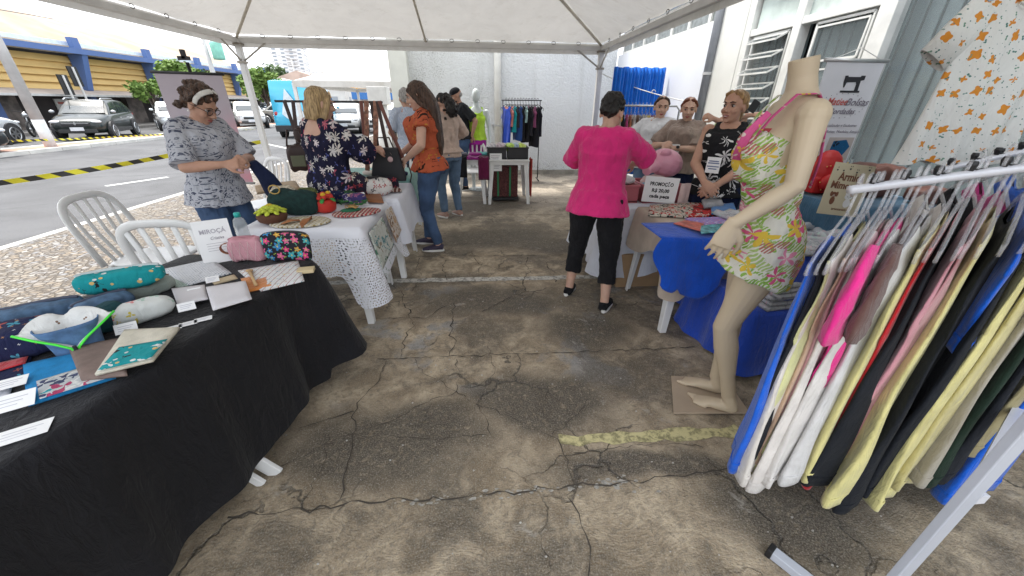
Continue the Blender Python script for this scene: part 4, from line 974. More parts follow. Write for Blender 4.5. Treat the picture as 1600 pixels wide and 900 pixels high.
    d = person('woman with short black hair in a hot pink tee shirt and black capri leggings', (.89, 2.74, 0), (1.6, 4.0, 0), 1.57, 1.17, .02, 5, (30, 4), SK3, 'short', HBLK, dict(m=pk, name='tee_shirt', sleeve=.95, infl=.022, loose=.022, hem=.80, fold=.012, z1=1.43), dict(m=BLKC, len=.62, infl=.014, name='leggings'), (BLKC, WSOLE),
               rh=(1.22, 3.0, 1.08), rpole=(1, -.5, -.15), lh=(.95, 3.08, 1.05), lpole=(-1, -.4, -.3), vox=.0065, lf=(-.175, .03), rf=(.165, -.12), lcurl=.7, rcurl=.7)
    MB().tube([d['T'](.082 + .0 * a, -.008 + .012 * math.cos(a), -.052 + .014 * math.sin(a)) for a in [i * .7 for i in range(9)]], .0025, 6, closed=True).build('earring', mat((.7, .45, .12), .2, 1), d['root'], True)
    # white tee woman
    d = person('dark haired woman in a white tee shirt with a badge, hand on hip', (2.12, 4.62, 0), (1.2, 3.0, 0), 1.585, 1.1, .03, -2, (10, -14), SK3, 'tied', HDBR, dict(m=cloth((.68, .69, .72), .05), name='tee_shirt', sleeve=.8, infl=.02, loose=.02, hem=.84), dict(m=JEAN2), (BLKC, WSOLE), rh=(1.92, 4.68, 1.0), rpole=(1, -.6, .2), lh=(2.28, 4.38, 1.08), vox=.007)
    lany(d, (.25, .25, .28))
    d = person('red haired woman with tied hair in a taupe shirt and lanyard wearing a dark watch', (2.28, 4.28, 0), (1.1, 2.9, 0), 1.57, 1.12, .03, 0, (10, -14), SK3, 'tied', HRED, dict(m=cloth((.27, .205, .17), .1), sleeve=.9, infl=.018, loose=.02, hem=.86), dict(m=NAVY), (BLKC, WSOLE), rh=(2.0, 4.15, 1.12), lh=(2.08, 4.05, 1.09), rpole=(1, -.4, -.8), lpole=(-1, -.3, -.8), vox=.007, brow=HRED)
    lany(d, (.6, .6, .62)); w = d['arms'][-1][2].lerp(d['arms'][-1][1], .12)
    MB().ball(w + V((0, -.02, .015)), (.02, .02, .016)).build('watch', BLACK, d['root'], True)
    # person behind with raised arms holding a phone
    d = person('person in a lime green printed top half hidden behind the blonde woman, arm raised', (2.52, 3.75, 0), (1.5, 2.6, 0), 1.50, 1.05, .02, 0, (20, 0), SK2, 'tied', HDBR, dict(m=printed((.50, .60, .25), [dict(k='f', s=14, r=.4, n=4, c=[(.65, .68, .6), (.3, .45, .15)])], 'wz'), name='top', sleeve=.7), dict(m=JEAN), (BLKC, WSOLE), rh=PY(1172, 180, 3.55), lh=PY(1104, 180, 3.60), rpole=(1, -.3, -.5), lpole=(-1, -.3, -.5), vox=.008, lcurl=.9)
    q = PY(1178, 166, 3.52); MB().box(q, (.075, .012, .10), Matrix.Rotation(R(25), 3, 'Y')).build('phone', BLACK, None, bevel=.004); tag(bpy.data.objects['phone'], 'black phone held up behind the blonde woman at the louvre window', 'phone')
    # blonde woman with palm tank top
    palm = printed((.012, .012, .014), [dict(k='f', s=6.2, r=.52, n=7, a=.42, c=[(.68, .67, .66)], w=.55, rnd=.5), dict(k='f', s=13, r=.42, n=5, a=.5, den=.55, c=[(.64, .63, .62)], w=.5, o=7)], 'wz')
    d = person('smiling blonde woman in a black palm tree tank top with hands clasped', (1.98, 3.02, 0), (.85, 1.75, 0), 1.60, 1.10, .03, 0, (2, 22), SK2, 'ponytail', HGLD, dict(m=palm, name='tank_top', sleeve=0, infl=.012, z1=1.375, hem=.86, fold=.01), dict(m=NAVY, infl=.014), (BLKC, WSOLE),
               rh=(1.76, 2.84, .96), lh=(1.84, 2.80, .945), rpole=(1, -.5, -.3), lpole=(-1, -.5, -.3), vox=.0055, smile=True, lcurl=.35, rcurl=.4, ndir={('d', 1): V((-.75, .35, -.45)), ('d', -1): V((.75, .35, -.45)), 1: V((.1, .9, .3)), -1: V((0, .9, .3))})
    lany(d, (.62, .62, .66), True)
    MB().ball(d['T'](-.083, -.004, -.052), .008).build('earring', mat((.8, .75, .62), .25), d['root'], True); MB().ball(d['T'](.083, -.004, -.052), .008).build('earring', mat((.8, .75, .62), .25), d['root'], True)
def lany(d, c, big=False):
    L_ = d['L']; k = MB(); a = L_(-.07, -.02, 1.43); b_ = L_(-.055, .125, 1.30); c_ = L_(.02, .175, 1.17); e = L_(.07, -.02, 1.43); f_ = L_(.075, .125, 1.30)
    k.tube([a, b_, c_], [(.006, .002)] * 3, 6); k.tube([e, f_, c_], [(.006, .002)] * 3, 6); k.build('lanyard', mat(c, .8), d['root'], True)
    W3 = d['W'].to_3x3(); ux = W3 @ V((-1, 0, 0)); uy = V((0, 0, 1)); o = L_(.03, .185, 1.12)
    k = MB(); k.prism([(-.05, -.06), (.05, -.06), (.05, .06), (-.05, .06)], o, ux, uy, .003); bdg = k.build('name_badge', PAPER, d['root'])
    if big:
        n = ux.cross(uy).normalized() * .003; k = MB()
        for z, w_ in ((.03, .07), (.015, .08), (-.01, .085), (-.028, .06)): k.prism([(-w_ / 2, z - .004), (w_ / 2, z - .004), (w_ / 2, z + .004), (-w_ / 2, z + .004)], o + n, ux, uy, .001)
        k.build('print', mat((.12, .16, .30), .7), bdg)
people()
# ================================================================== vehicles
TYRE = mat((.018, .018, .018), .85, bump=.2); RIM = mat((.50, .51, .52), .3, .9); CGL = mat((.035, .045, .05), .06, var=0, spec=1, name='car_glass'); TRIM = mat((.02, .02, .022), .6)
def paint(c, metal=.3): return mat(c, .22, metal, .02, 2, spec=.6, coat=1, name='car_paint') if max(c) > .1 else mat(tuple(v * .7 for v in c), .3, 0, .02, 2, spec=.35, coat=.35, name='car_paint')
def car(label, x, y, heading, col, L_=4.1, Wd=1.74, H=1.52, kind='hatch', name='parked_car', group=None, rails=False, clad=None, detail=1):
    """built along +X = front, then turned; heading in degrees"""
    t = thing(name, label, 'car' if kind != 'van' else 'van', (x, y, -.012), R(heading), group); m = paint(col); h = L_ / 2
    if kind == 'van': st = [(-h, .45, 1.0, .80), (-h + .05, .30, 1.15, .88), (-h + .6, .28, 1.2, .9), (0, .28, 1.2, .9), (h - 1.1, .28, 1.2, .9), (h - .5, .28, 1.08, .88), (h - .12, .32, .92, .82), (h, .40, .70, .70)]
    elif kind == 'sedan': st = [(-h, .42, .82, .74), (-h + .08, .26, .98, .85), (-h + .6, .22, 1.0, .89), (-.5, .22, .96, .90), (.6, .22, .95, .90), (h - .9, .22, .90, .89), (h - .3, .24, .78, .84), (h - .04, .30, .66, .72), (h, .36, .55, .62)]
    else: st = [(-h, .45, .80, .74), (-h + .07, .28, 1.0, .84), (-h + .45, .24, 1.04, .89), (-.5, .22, 1.0, .90), (.5, .22, .98, .90), (h - 1.0, .22, .97, .90), (h - .4, .24, .86, .86), (h - .08, .28, .74, .76), (h, .34, .60, .66)]
    hw = Wd / 2; k = MB(); rings = []
    for (xx, zb, zt, wf) in st:
        w = hw * wf / .9; rings.append([V((xx, q * w * a, z)) for q, a, z in ((1, .82, zb), (1, .97, zb + .10), (1, 1.0, (zb + zt) / 2 + .02), (1, .97, zt - .10), (1, .90, zt - .015), (1, .5, zt + .025), (-1, .5, zt + .025), (-1, .90, zt - .015), (-1, .97, zt - .10), (-1, 1.0, (zb + zt) / 2 + .02), (-1, .97, zb + .10), (-1, .82, zb))])
    n = len(rings[0]); k.v = [p for r_ in rings for p in r_]
    for i in range(len(rings) - 1):
        for j in range(n):
            a = i * n + j; b_ = i * n + (j + 1) % n; k.f.append((a, a + n, b_ + n, b_)); k.m.append(0)
    k.f.append(tuple(range(n))); k.f.append(tuple(range((len(rings) - 1) * n + n - 1, (len(rings) - 1) * n - 1, -1))); k.m += [0, 0]
    k.build('body', m, t, True, sub=2, local=True)
    zbelt = st[3][2] - .02
    if kind == 'van': prof = [(-h + .04, 1.1, -h + .10, H - .04), (h - 1.05, 1.12, h - 1.75, H - .04)]
    elif kind == 'sedan': prof = [(-h + .55, zbelt, -h + 1.25, H - .04), (h - 1.15, zbelt - .02, h - 1.95, H - .03)]
    else: prof = [(-h + .10, zbelt, -h + .42, H - .06), (h - 1.05, zbelt - .04, h - 1.80, H - .03)]
    (xb0, zb0, xr0, zr0), (xb1, zb1, xr1, zr1) = prof; wb, wr = hw * .90, hw * .70 if kind != 'van' else hw * .84
    k = MB(); N = 6; n = 9; sec = []
    for i in range(N + 1):
        u = i / N; xb = xb0 + (xb1 - xb0) * u; xr = xr0 + (xr1 - xr0) * u; zb = zb0 + (zb1 - zb0) * u - .03; zr = zr0 + (zr1 - zr0) * u + .05 * math.sin(math.pi * u)
        sec.append([V((xb, wb, zb)), V(((xb + xr) / 2, (wb + wr) / 2 + .02, (zb + zr) / 2)), V((xr, wr, zr - .03)), V((xr, wr * .85, zr)), V((xr, 0, zr + .015)), V((xr, -wr * .85, zr)), V((xr, -wr, zr - .03)), V(((xb + xr) / 2, -(wb + wr) / 2 - .02, (zb + zr) / 2)), V((xb, -wb, zb))])
    k.v = [p for r_ in sec for p in r_]
    for i in range(N):
        for j in range(n - 1): a = i * n + j; k.f.append((a, a + n, a + n + 1, a + 1)); k.m.append(0)
    k.f.append(tuple(range(n))); k.f.append(tuple(range(N * n + n - 1, N * n - 1, -1))); k.m += [0, 0]
    k.build('roof', m, t, True, bevel=.02, local=True)
    def side(u, v, q):      # a point just proud of the cabin side
        xb = xb0 + (xb1 - xb0) * u; xr = xr0 + (xr1 - xr0) * u; z0 = zb0 + (zb1 - zb0) * u; zr = zr0 + (zr1 - zr0) * u + .05 * math.sin(math.pi * u) - .03
        return V((xb + (xr - xb) * v, q * (wb + (wr - wb) * v + .02 * math.sin(math.pi * v) + .012), z0 - .03 + (zr - z0 + .03) * v))
    spans = [(.10, .28), (.30, .60), (.625, .93)] if kind != 'van' else [(.86, .985)]
    for q in (1, -1):
        for (u0, u1) in spans:
            kk = MB(); kk.quad(side(u0, .10, q), side(u1, .10, q), side(u1 - .01, .5, q), side(u1 - .02, .88, q), side(u0 + .03, .88, q), side(u0 + .01, .5, q)) ; kk.build('side_window', CGL, t, local=True)
    def cap(x0, z0, x1, z1, name, off):
        kk = MB(); a = .86; kk.quad((x0 + off, -wb * a, z0 + .06), (x0 + off, wb * a, z0 + .06), (x1 + off * 1.2, wr * .86, z1 - .06), (x1 + off * 1.2, -wr * .86, z1 - .06)); kk.build(name, CGL, t, local=True)
    cap(xb1 + (xr1 - xb1) * .08, zb1, xr1, zr1, 'windscreen', .02)
    if kind != 'van': cap(xb0, zb0, xr0, zr0, 'rear_window', -.02)
    wbx = L_ * .315; rw = .325 if kind != 'van' else .36
    for sx in (1, -1):
        for q in (1, -1):
            c = V((sx * wbx + .03, q * (hw - .10), rw))
            kk = MB(); kk.tube([c + V((0, q * .125 - .0, 0)), c + V((0, q * .02, 0))], rw * 1.17, 22); kk.build('wheel_arch', TRIM, t, local=True)
            w = MB().tube([c + V((0, q * s_, 0)) for s_ in (-.08, -.06, .10, .135)], [rw * .9, rw, rw, rw * .88], 24).build('wheel', TYRE, t, True, local=True)
            kk = MB(); kk.tube([c + V((0, q * .134, 0)), c + V((0, q * .142, 0))], rw * .26, 12)
            for j in range(6):
                a = j * math.pi / 3; kk.beam(c + V((0, q * .138, 0)), c + V((rw * .64 * math.cos(a), q * .138, rw * .64 * math.sin(a))), .05, .014, up=(0, 1, 0))
            kk.tube([c + V((rw * .66 * math.cos(a), q * .137, rw * .66 * math.sin(a))) for a in [i_ * .349 for i_ in range(18)]], .018, 6, closed=True); kk.build('rim', RIM, w, local=True)
    fx = h - .03
    for q in (1, -1):
        MB().ball((h - .16, q * hw * .66, .70 if kind != 'van' else .86), (.14, .20, .065), Matrix.Rotation(q * R(-24), 3, 'Z')).build('headlight', mat((.62, .64, .66), .08, spec=1), t, True, local=True)
        MB().ball((-h + .07, q * hw * .78, .88 if kind != 'van' else 1.0), (.06, .10, .12)).build('tail_light', mat((.35, .02, .02), .2), t, True, local=True)
        MB().ball((xb1 - .12, q * (hw + .06), zbelt + .07), (.06, .09, .06)).build('mirror', mat((.45, .46, .47), .3, .6) if rails else m, t, True, local=True)
    g = MB().box((h - .015, 0, .60), (.06, hw * .95, .13)).build('grille', TRIM, t, bevel=.01, local=True)
    MB().box((h + .02, 0, .64), (.02, hw * .9, .018)).build('chrome_bar', RIM, g, local=True)
    if rails: MB().prism([(0, -.06), (.045, 0), (0, .06), (-.045, 0)], (h + .045, 0, .64), (0, 1, 0), (0, 0, 1), .02).build('diamond_emblem', RIM, g, local=True)
    MB().box((h - .01, 0, .36), (.08, hw * 1.3, .14)).build('bumper', clad and mat(clad, .6) or TRIM, t, bevel=.02, local=True); MB().box((-h + .02, 0, .40), (.08, hw * 1.4, .2)).build('bumper', clad and mat(clad, .6) or TRIM, t, bevel=.02, local=True)
    MB().box((h + .04, 0, .44), (.02, .4, .13)).build('number_plate', mat((.66, .67, .70), .5), t, bevel=.004, local=True)
    if clad:
        for q in (1, -1): MB().box((0, q * (hw * .975), .33), (L_ * .42, .04, .14)).build('sill_cladding', mat(clad, .6), t, bevel=.01, local=True)
    if rails:
        for q in (1, -1): MB().tube([(-.95, q * wr * .9, H - .07), (-.8, q * wr * .9, H + .045), (.35, q * wr * .9, H + .05), (.55, q * wr * .9, H - .02)], .018, 8).build('roof_rail', RIM, t, True, local=True)
    for q in (1, -1):
        for xx in (.1, -.75): MB().box((xx, q * (hw + .0), .80), (.17, .03, .025)).build('door_handle', RIM if rails else m, t, local=True)
    return t
GP = 'cars parked along the street'
p = P(150, 216); car('dark green black crossover with roof rails and silver mirrors parked behind the tape', -16.75, 19.3, -67, (.012, .020, .018), 4.1, 1.75, 1.50, rails=True, clad=(.03, .03, .03), group=GP)
car('white crossover with black cladding, its rear facing the black crossover', -17.9, 14.9, -60 + 180 - 18, (.62, .64, .66), 4.3, 1.8, 1.6, clad=(.02, .02, .022), group=GP)
car('dark grey car cut off by the left edge beside the thin post', -15.0, 11.05, 65, (.03, .032, .035), 4.2, 1.75, 1.35, group=GP)
car('white hatchback partly hidden behind the pink banner', -17.4, 24.9, -52, (.60, .62, .63), 3.9, 1.66, 1.45, group=GP)
car('silver hatchback facing the tent beside the left tent post', -14.6, 27.3, -58, (.52, .52, .52), 3.9, 1.68, 1.48, clad=(.04, .04, .04), group=GP)
car('beige grey sedan parked behind the silver hatchback', -13.4, 30.6, -20, (.36, .35, .33), 4.2, 1.7, 1.42, 'sedan', group=GP)
car('white car far down the row under the curved awning', -19.6, 36, -50, (.60, .62, .64), 4.0, 1.7, 1.45, group=GP)
car('pale blue car far down the row behind the silver hatchback', -18.4, 39, -50, (.45, .52, .58), 4.0, 1.7, 1.45, group=GP)
car('dark red car between the sedan and the turquoise van', -12.0, 34.5, -70, (.30, .02, .02), 4.0, 1.7, 1.45, group=GP)
car('silver car seen through the hanging strap rack', -7.3, 23.5, -80, (.50, .50, .50), 4.1, 1.7, 1.45, group=GP)
car('white car seen left of the concrete column', -5.4, 24, -88, (.58, .58, .56), 4.0, 1.7, 1.5, group=GP)
car('cream coloured car seen right of the concrete column', -4.0, 20.0, -75, (.52, .49, .40), 4.0, 1.7, 1.45, group=GP)
car('olive grey car farthest right beside the wall corner', -3.9, 25.5, -75, (.36, .36, .31), 4.2, 1.75, 1.5, group=GP)
vn = car('turquoise and white delivery van with black rear bumper', -8.4, 21.4, 97, (.04, .40, .60), 5.2, 1.95, 2.35, 'van', name='delivery_van')
VW = mat((.62, .68, .72), .3)
MB().prism([(-2.62, .95), (-1.2, 1.15), (-.2, 2.2), (-1.4, 2.2), (-2.62, 1.5)], (0, -.995, 0), (1, 0, 0), (0, 0, 1), .012).build('white_swoosh', VW, vn, local=True)
MB().prism([(-.7, .5), (-.1, .45), (.5, 1.0), (.2, 2.0), (-.3, 1.2)], (-2.63, 0, 0), (0, 1, 0), (0, 0, 1), .012).build('rear_swoosh', VW, vn, local=True)
MB().box((-2.62, 0, .42), (.1, 1.8, .26)).build('rear_bumper', TRIM, vn, bevel=.02, local=True)
MB().box((-2.64, 0, .85), (.02, .5, .14)).build('rear_plate', mat((.6, .6, .6)), vn, local=True)
# motorcycle parked between the white crossover and the black one
q = P(62, 212); t = thing('motorcycle', 'black motorcycle parked between the white crossover and the dark one', 'motorcycle', (q.x, q.y, 0), R(-60))
for xx in (-.62, .62):
    MB().tube([(xx + .27 * math.cos(a), 0, .30 + .27 * math.sin(a)) for a in [i * .35 for i in range(18)]], .045, 8, closed=True).build('wheel', TYRE, t, True, local=True)
    MB().tube([(xx, -.03, .30), (xx, .03, .30)], .06, 12).build('hub', RIM, t, True, local=True)
MB().ball((.12, 0, .72), (.28, .14, .14)).build('fuel_tank', paint((.02, .02, .02)), t, True, local=True); MB().box((-.35, 0, .74), (.6, .22, .08)).build('seat', TRIM, t, bevel=.03, local=True)
MB().tube([(.62, 0, .3), (.45, 0, .85), (.38, 0, .98)], .03, 8).build('fork', RIM, t, True, local=True); MB().tube([(.36, -.34, 1.02), (.38, 0, .98), (.36, .34, 1.02)], .016, 8).build('handlebar', TRIM, t, True, local=True)
MB().box((.0, 0, .42), (.4, .2, .3)).build('engine', mat((.2, .2, .2), .4, .8), t, bevel=.03, local=True); MB().ball((.5, 0, .86), (.09, .1, .1)).build('headlight', RIM, t, True, local=True)
# warning tapes, black and yellow
m, nt, b = newmat('warning_tape'); co = objco(nt); s_ = nd(nt, 'SeparateXYZ', {0: co}); f = mth(nt, 'GREATER_THAN', mth(nt, 'FRACT', mth(nt, 'MULTIPLY', mth(nt, 'MULTIPLY_ADD', s_.outputs[2], 1.2, s_.outputs[1]), 4.2)), .5)
nt.links.new(mixc(nt, f, (.03, .03, .03), (.62, .56, .03)), b.inputs['Base Color']); b.inputs['Roughness'].default_value = .45; TAPE = m
def tape(label, pts, w=.07, sag=.0):
    k = MB(); Q = []
    for a, b_ in zip(pts[:-1], pts[1:]):
        for i in range(16): u = i / 16; p = V(a).lerp(V(b_), u); p.z -= sag * math.sin(math.pi * u); Q.append(p)
    Q.append(V(pts[-1]))
    for i, (a, b_) in enumerate(zip(Q[:-1], Q[1:])):
        o1 = V((.012 * math.sin(i * .6), 0, w / 2)); o2 = V((.012 * math.sin((i + 1) * .6), 0, w / 2)); k.quad(a - o1, b_ - o2, b_ + o2, a + o1)
    tag(k.build('warning_tape', TAPE, loc=(0, 0, 0)), label, 'tape', 'black and yellow barrier tapes')
tape('near black and yellow tape stretched to the left tent post at knee height', [PX(-60, 294, -5.6), PX(265, 243, -4.6), V((-3.81, 7.3, .86))], .06, .02)
tape('far black and yellow tape stretched along the median before the parked cars', [PX(-60, 222, -14.0), PX(215, 212, -14.0), PX(400, 201, -14.0)], .06, .03)
tape('yellow tape on the median seen beside the left tent post', [PX(380, 205, -13.5), PX(440, 203, -12.5)], .16, .0)
# ================================================================== tables, chairs, cloths
def white_table(label, x0, x1, y0, y1, z=.72, rz=0, splay=.05, hidden=False, group='white plastic tables'):
    cx, cy = (x0 + x1) / 2, (y0 + y1) / 2; w, d = x1 - x0, y1 - y0
    t = thing('plastic_table', label, 'table', (cx, cy, 0), rz, group)
    k = MB(); k.box((0, 0, z - .012), (w, d, .024)); k.build('tabletop', WHITEP, t, bevel=.008, local=True)
    k = MB(); k.box((0, d / 2 - .03, z - .05), (w - .06, .02, .055)); k.box((0, -d / 2 + .03, z - .05), (w - .06, .02, .055)); k.box((w / 2 - .03, 0, z - .05), (.02, d - .08, .055)); k.box((-w / 2 + .03, 0, z - .05), (.02, d - .08, .055)); k.build('apron', WHITEP, t, local=True)
    for sx in (-1, 1):
        for sy in (-1, 1):
            a = V((sx * (w / 2 - .06), sy * (d / 2 - .06), z - .02)); b_ = V((sx * (w / 2 - .06 + splay), sy * (d / 2 - .06 + splay), 0)); k = MB()
            for (ox, oy, tw, td) in ((0, 0, .075, .014), (sx * .034, -sy * .034, .014, .075)):
                i = len(k.v)
                for p, s_ in ((b_, .62), (a, 1)):
                    for u, v_ in ((-1, -1), (1, -1), (1, 1), (-1, 1)): k.v.append(p + V((ox * s_ + u * tw / 2 * s_, oy * s_ + sy * .02 + v_ * td / 2 * s_, 0)))
                for f in ((3, 2, 1, 0), (4, 5, 6, 7), (0, 1, 5, 4), (1, 2, 6, 5), (2, 3, 7, 6), (3, 0, 4, 7)): k.f.append(tuple(i + j for j in f)); k.m.append(0)
            k.build('leg', WHITEP, t, bevel=.004, local=True)
    return t
def chair(label, x, y, rz, group='white plastic chairs', arms=False):
    t = thing('plastic_chair', label, 'chair', (x, y, 0), rz, group)
    def seatf(u, v):
        a, b_ = u * 2 - 1, v * 2 - 1; wx = .21 - .02 * b_ * -1
        return (a * wx * (1 - .06 * b_ ** 4), b_ * .21 - .0, .43 - .018 * (1 - a * a) * (1 - b_ * b_) - .03 * max(0, b_) ** 3 - .02 * abs(a) ** 4)
    MB().grid(seatf, 14, 14).build('seat', WHITEP, t, True, solid=.008, local=True)
    arc = []
    for i in range(25):
        a = math.pi * i / 24; s_ = .225 + .02 * math.sin(a)
        zz = .42 + .46 * min(1, math.sin(a) ** .45) if 0 < i < 24 else .42
        arc.append(V((math.copysign(abs(math.cos(a)) ** .55, math.cos(a)) * s_, -.20 - (zz - .42) * .28, zz)))
    k = MB(); k.tube(arc, [(.012, .026)] * 25, 10, xdir=(0, 1, .25)); k.build('back_frame', WHITEP, t, True, local=True)
    for i in range(5):
        x0 = (i - 2) * .066; k = MB(); k.tube([(x0 * .95, -.20, .42), (x0 * 1.1, -.275, .62), (x0 * 1.25, -.325, .87 - abs(i - 2) * .006)], [(.017, .006)] * 3, 8, xdir=(1, 0, 0)); k.build('slat', WHITEP, t, True, local=True)
    for sx in (-1, 1):
        for sy in (-1, 1):
            k = MB(); i = 0
            a = V((sx * .19, sy * .185, .42)); b_ = V((sx * .235, sy * .235, 0)); k.beam(b_, a, .042, .028, up=(0, 1, 0)); k.build('leg', WHITEP, t, bevel=.008, local=True)
    return t
def drape(label, poly, z, hem, m, name='tablecloth', cat='tablecloth', flare=.03, fold=.02, nf=14, parent=None, corner=.06, seed=1, rows=14, edge=.02):
    """cloth lying on a table outline (poly, anticlockwise) and hanging from its edge; hem(p) = height of its lower edge"""
    P_ = [V((*p, 0)) for p in poly]; n = len(P_); pts = []
    for i in range(n):
        a, b_, c = P_[i - 1], P_[i], P_[(i + 1) % n]; u = (a - b_).normalized(); w = (c - b_).normalized()
        for j in range(6): t = j / 5; q = (1 - t) ** 2 * (b_ + u * edge) + 2 * t * (1 - t) * b_ + t * t * (b_ + w * edge); pts.append((q, 1))
        L_ = (c - b_).length - 2 * edge; m_ = max(2, int(L_ / .022))
        for j in range(1, m_): pts.append((b_ + w * (edge + L_ * j / m_), 0))
    N = len(pts); cen = sum((p for p, _ in pts), V()) / N; nrm = []
    for i in range(N):
        d = pts[(i + 2) % N][0] - pts[i - 2][0]; nrm.append(V((d.y, -d.x, 0)).normalized())
    s = 0; arc = []
    for i in range(N): arc.append(s); s += (pts[(i + 1) % N][0] - pts[i][0]).length
    k = MB(); rings = []
    cdist = [min((p - q).length for q in P_) for p, _ in pts]
    rings.append([p.lerp(cen, .5) + V((0, 0, z)) for p, _ in pts]); rings.append([p.lerp(cen, .12) + V((0, 0, z)) for p, _ in pts])
    for r in range(rows + 1):
        v = r / rows; ring = []
        for i, (p, c) in enumerate(pts):
            h = hem(p); dz = (z - h) * v; a = arc[i] / s * math.pi * 2 * nf
            wv = math.sin(a + noise.noise(V((p.x * 3, p.y * 3, seed))) * 3) * .6 + noise.noise(V((p.x * 7, p.y * 7, seed + v))) * .8
            cf = math.exp(-(cdist[i] / .13) ** 2)
            out = .004 + (flare * v ** 1.0 + fold * wv * v ** .8 + corner * cf * v ** .9) * min(1, (z - h) * 2.2) * (1 if r else 0)
            if r == 0: ring.append(p - nrm[i] * .006 + V((0, 0, z)))
            else: ring.append(p + nrm[i] * out + V((0, 0, z - .004 - dz)))
        rings.append(ring)
    k.v = [p for r_ in rings for p in r_]
    for r in range(len(rings) - 1):
        for i in range(N): k.f.append((r * N + i, r * N + N + i, r * N + N + (i + 1) % N, r * N + (i + 1) % N)); k.m.append(0)
    k.v.append(cen + V((0, 0, z)))
    for i in range(N): k.f.append((len(k.v) - 1, i, (i + 1) % N)); k.m.append(0)
    o = k.build(name, m, parent, True, loc=(cen.x, cen.y, 0)); tag(o, label, cat); return o
def top_sheet(name, label, cat, pts, th, m, nu=10, nv=10, rip=.004, z=None, parent=None, group=None):
    """a folded cloth lying on a table, given its four corners (world), with soft edges"""
    a, b_, c, d = [V(p) for p in pts]; rnd = random.random() * 50; k = MB()
    def f(s_):
        def g(u, v):
            p = a.lerp(b_, u).lerp(d.lerp(c, u), v); e = min(u, 1 - u, v, 1 - v)
            n = noise.noise(V((p.x * 14, p.y * 14, rnd))) * rip + noise.noise(V((p.x * 40, p.y * 40, rnd))) * rip * .3
            x = min(1, e * 12); return p + V((0, 0, (th * (.55 + .45 * x) + n * x + .0004) if s_ else .0006))
        return g
    k.grid(f(1), nu, nv); n0 = len(k.v); k.grid(f(0), nu, nv)
    for i in range(n0 - 0, 0): pass
    nf = nu * nv; k.f = k.f[:nf] + [tuple(reversed(q)) for q in k.f[nf:]]
    w = nv + 1; bd = [i * w for i in range(nu)] + [nu * w + j for j in range(nv)] + [i * w + nv for i in range(nu, 0, -1)] + [j for j in range(nv, 0, -1)]
    for i in range(len(bd)): x, y = bd[i], bd[(i + 1) % len(bd)]; k.f.append((y, x, x + n0, y + n0)); k.m.append(0)
    k.m = [0] * len(k.f)
    o = k.build(name, m, parent, True, loc=(a + c) / 2)
    if parent is None: tag(o, label, cat, group)
    return o
LACE = None
def lacemat():
    m, nt, b = newmat('lace'); co = objco(nt); s = nd(nt, 'SeparateXYZ', {0: co})
    v = nd(nt, 'CombineXYZ', {0: mth(nt, 'ADD', s.outputs[0], s.outputs[1]), 1: s.outputs[2]}).outputs[0]
    vo = nd(nt, 'TexVoronoi', {'Vector': v, 'Scale': 60, 'Randomness': .2}, voronoi_dimensions='2D').outputs['Distance']
    vo2 = nd(nt, 'TexVoronoi', {'Vector': v, 'Scale': 9, 'Randomness': .3}, voronoi_dimensions='2D').outputs['Distance']
    hole = mth(nt, 'MULTIPLY', mth(nt, 'LESS_THAN', vo, .36), mth(nt, 'GREATER_THAN', mth(nt, 'SINE', mth(nt, 'MULTIPLY', vo2, 34)), -.1))
    hole = mth(nt, 'MULTIPLY', hole, mth(nt, 'LESS_THAN', s.outputs[2], .685))
    b.inputs['Base Color'].default_value = (.72, .73, .78, 1); b.inputs['Roughness'].default_value = .9
    nt.links.new(mth(nt, 'SUBTRACT', 1.0, mth(nt, 'MULTIPLY', hole, .85)), b.inputs['Alpha']); return m
LACE = lacemat(); WCL = mat((.68, .70, .77), .9, var=.06, vs=4, bump=.2, bs_=220, sheen=.2, name='white_cloth')
# the black table in the left foreground
BT = [(-2.05, -.15), (-1.25, -.25), (-.87, 1.90), (-1.60, 2.03)]
white_table('white plastic trestle hidden under the black cloth, only its feet showing', -1.78, -1.10, .1, 1.80, .735, R(-9), .0)
blk = mat((.0065, .0065, .009), .7, 0, .3, 3, .5, 500, .25, sheen=.08, name='black_cloth')
drape('long black tablecloth hanging almost to the floor under pouches and towels', BT, .75, lambda p: .13 + .05 * noise.noise(p * 2.1) + (.05 if p.y > 1.7 else 0), blk, flare=.02, fold=.040, nf=17, corner=.17, seed=3, rows=20, edge=.05)
_t = bpy.data.objects['plastic_table']; MB().beam((-.945, 1.20, .0), (-1.42, 1.20, .62), .065, .02, up=(0, 1, 0)).build('leg', WHITEP, _t, bevel=.004); MB().beam((-.985, 1.15, .0), (-1.42, 1.15, .62), .04, .02, up=(0, 1, 0)).build('leg', WHITEP, _t, bevel=.004)
# left row: lace table, second white table, mint table
white_table('white plastic table under the lace cloth, nearest of the row on the left', -1.56, -.84, 2.47, 3.16, .735)
LT = [(-1.58, 2.45), (-.80, 2.45), (-.80, 3.24), (-1.58, 3.24)]
def lhem(p):
    d = min((V((*q_, 0)) - p).length for q_ in LT); return .47 + .03 * math.sin(p.x * 26 + p.y * 26) - .22 * math.exp(-(d / .16) ** 2)
drape('white lace edged cloth with pointed corners on the nearest left table', LT, .748, lhem, LACE, flare=.05, fold=.03, nf=9, corner=.10, seed=5)
white_table('second white plastic table of the left row, behind the lace one', -1.12, -.74, 3.28, 4.0, .735)
drape('plain white cloth on the second table of the left row', [(-1.14, 3.27), (-.71, 3.27), (-.71, 4.02), (-1.14, 4.02)], .75, lambda p: .36 + .02 * math.sin(p.y * 20), WCL, flare=.03, fold=.02, nf=8, corner=.07, seed=7)
MINT = cloth((.22, .42, .38)); white_table('white plastic table under the mint cloth behind the orange shirt', -1.75, -.82, 4.35, 5.0, .735)
